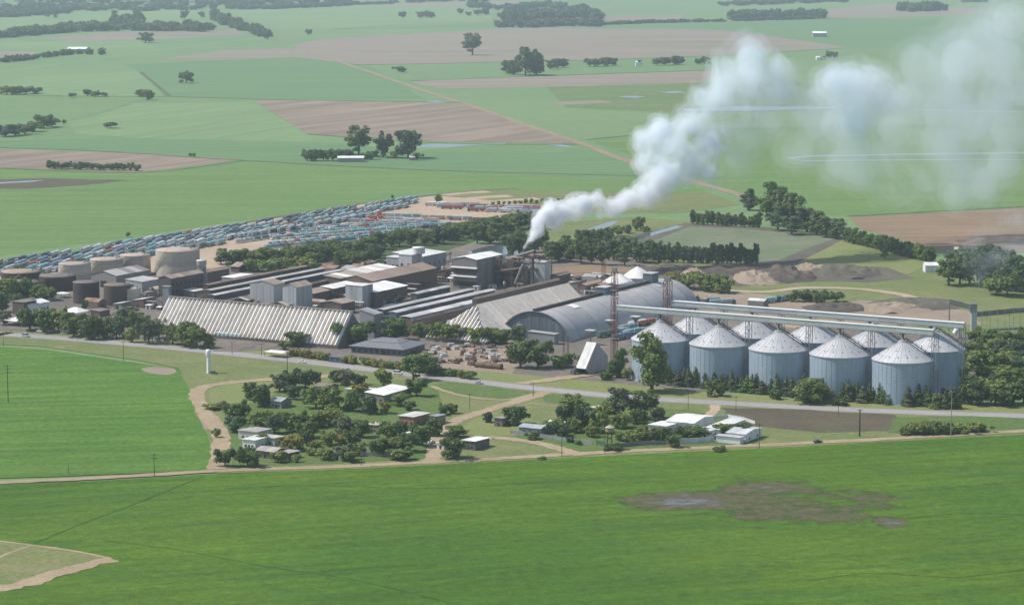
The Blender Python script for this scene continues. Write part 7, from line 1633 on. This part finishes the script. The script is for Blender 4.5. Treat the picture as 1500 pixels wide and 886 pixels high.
# ================================================================ LABELS THAT DEPEND ON NEIGHBOURS
LM += [(430, 425, 'the stepped grey halls'), (360, 475, 'the white ribbed warehouse'), (765, 460, 'the hip-roofed ribbed warehouse'), (900, 465, 'the arched warehouse'), (966, 520, 'the leftmost front silo'), (1138, 530, 'the middle front silo'), (1322, 545, 'the rightmost front silo'), (1228, 540, 'the fourth front silo'), (1051, 525, 'the second front silo'),
    (260, 380, 'the largest cream tank'), (126, 428, 'the grey-topped dark tank'), (170, 430, 'the rusty dark tank'), (54, 447, 'the white hall'), (111, 457, 'the white hip-roofed canopy'), (556, 510, 'the slate house'), (405, 518, 'the gate canopy'), (305, 530, 'the white water tower'), (575, 574, 'the long white-roofed house'), (600, 611, 'the brick house'), (370, 645, 'the white cube house'), (398, 664, 'the pinkish grey-roofed house'), (407, 588, 'the grey village house'),
    (640, 610, 'the slate-coloured shed'), (692, 645, 'the patched white roof'), (780, 628, 'the grey-blue shed'), (813, 622, 'the little white house'), (893, 640, 'the tan tank tower'), (1005, 625, 'the big white house'), (1085, 635, 'the grey-roofed outbuilding'), (873, 528, 'the tipping shed'), (700, 385, 'the white-roofed mill tower'), (600, 378, 'the rear grey blocks'), (785, 400, 'the boiler building'), (530, 428, 'the square grey block'), (570, 420, 'the bright white roof'),
    (650, 450, 'the four long parallel sheds'), (380, 410, 'the three long brown sheds'), (296, 400, 'the grey stair tower'), (920, 412, 'the white conical tanks'), (716, 538, 'the rusty boiler shell'), (514, 234, 'the white-roofed farm shed'), (692, 70, 'the brown middle-distance strip'), (1200, 52, 'the upper right white shed'), (115, 75, 'the upper left white shed'), (935, 96, 'the far white farmhouse'), (1080, 358, 'the drained pond'), (1405, 470, 'the steel gantry'), (1363, 393, 'the small white farmhouse'),
    (497, 664, 'the small hedge-fronted house'), (463, 612, 'the half-hidden pale hut'), (548, 622, 'the pink-walled house'), (474, 565, 'the red-brown roofed house'), (600, 636, 'the narrow white shed'), (1393, 600, 'the tall pale pole'), (1450, 560, 'the right edge of the highway'), (1259, 620, 'the thick brown pole'), (20, 470, 'the far left canopy'), (205, 250, 'the reddish brown field'), (60, 190, 'the wet left hollow'), (600, 180, 'the brown ploughed square'), (590, 105, 'the tiny farm roof')]
units = ['', 'first', 'second', 'third', 'fourth', 'fifth', 'sixth', 'seventh', 'eighth', 'ninth', 'tenth', 'eleventh', 'twelfth', 'thirteenth', 'fourteenth', 'fifteenth', 'sixteenth', 'seventeenth', 'eighteenth', 'nineteenth']
tens = {2: 'twenty', 3: 'thirty', 4: 'forty', 5: 'fifty', 6: 'sixty', 7: 'seventy', 8: 'eighty', 9: 'ninety'}; tth = {2: 'twentieth', 3: 'thirtieth', 4: 'fortieth', 5: 'fiftieth', 6: 'sixtieth', 7: 'seventieth', 8: 'eightieth', 9: 'ninetieth'}
def word(k): return units[k] if k < 20 else tth[k // 10] if k % 10 == 0 else tens[k // 10] + '-' + units[k % 10]
def finish_labels():
    ow = ['nearest'] + [word(k) + ' nearest' for k in range(2, 60)]
    G = {}
    for o, desc, x, y in AUTO:
        lx, ly, txt = min(LM, key=lambda l: (l[0] - x) ** 2 + ((l[1] - y) * 1.6) ** 2); dx, dy = x - lx, (y - ly) * 1.6
        rel = ('left of' if dx < 0 else 'right of') if abs(dx) > abs(dy) else ('behind' if dy < 0 else 'in front of')
        G.setdefault((desc, rel, txt), []).append((dx * dx + dy * dy, o))
    for (desc, rel, txt), L in G.items():
        L.sort(key=lambda q: q[0])
        for i, (_, o) in enumerate(L):
            if len(L) == 1: o['label'] = f'{desc} {rel} {txt}'
            elif i == len(L) - 1: o['label'] = f'{desc} {rel} {txt}, farthest from it'
            else: o['label'] = f'{desc} {rel} {txt}, {ow[i]} to it'
finish_labels()
def number_repeats():
    """look-alikes in one row or block: counted along it from the left"""
    L = {}
    for o in C.objects:
        if o.parent is None and o.get('label') and not o.get('kind'): L.setdefault(o['label'], []).append(o)
    for lab, obs in L.items():
        if len(obs) < 2 or len(obs) > 99: continue
        obs.sort(key=lambda o: proj(o.location)[0])
        for k, o in enumerate(obs): o['label'] = f'{lab}, {word(k + 1)} such from left'
number_repeats()

# ================================================================ HAZE
def haze():
    mb = MB(); mb.box(-30500, 30500, -3200, 45500, -1.2, 252)
    m = bpy.data.materials.new('air'); m.use_nodes = True; t = m.node_tree; t.nodes.remove(t.nodes['Principled BSDF'])
    pv = t.nodes.new('ShaderNodeVolumePrincipled'); pv.inputs['Color'].default_value = (.74, .87, 1.0, 1); pv.inputs['Density'].default_value = HAZE_D; pv.inputs['Anisotropy'].default_value = .2; pv.inputs['Density Attribute'].default_value = ''
    t.links.new(pv.outputs[0], t.nodes['Material Output'].inputs['Volume'])
    o = mb.build('haze', m); tag(o, 'pale blue air haze over the whole plain', 'haze', kind='stuff')
HAZE_D = 0.000050
haze()
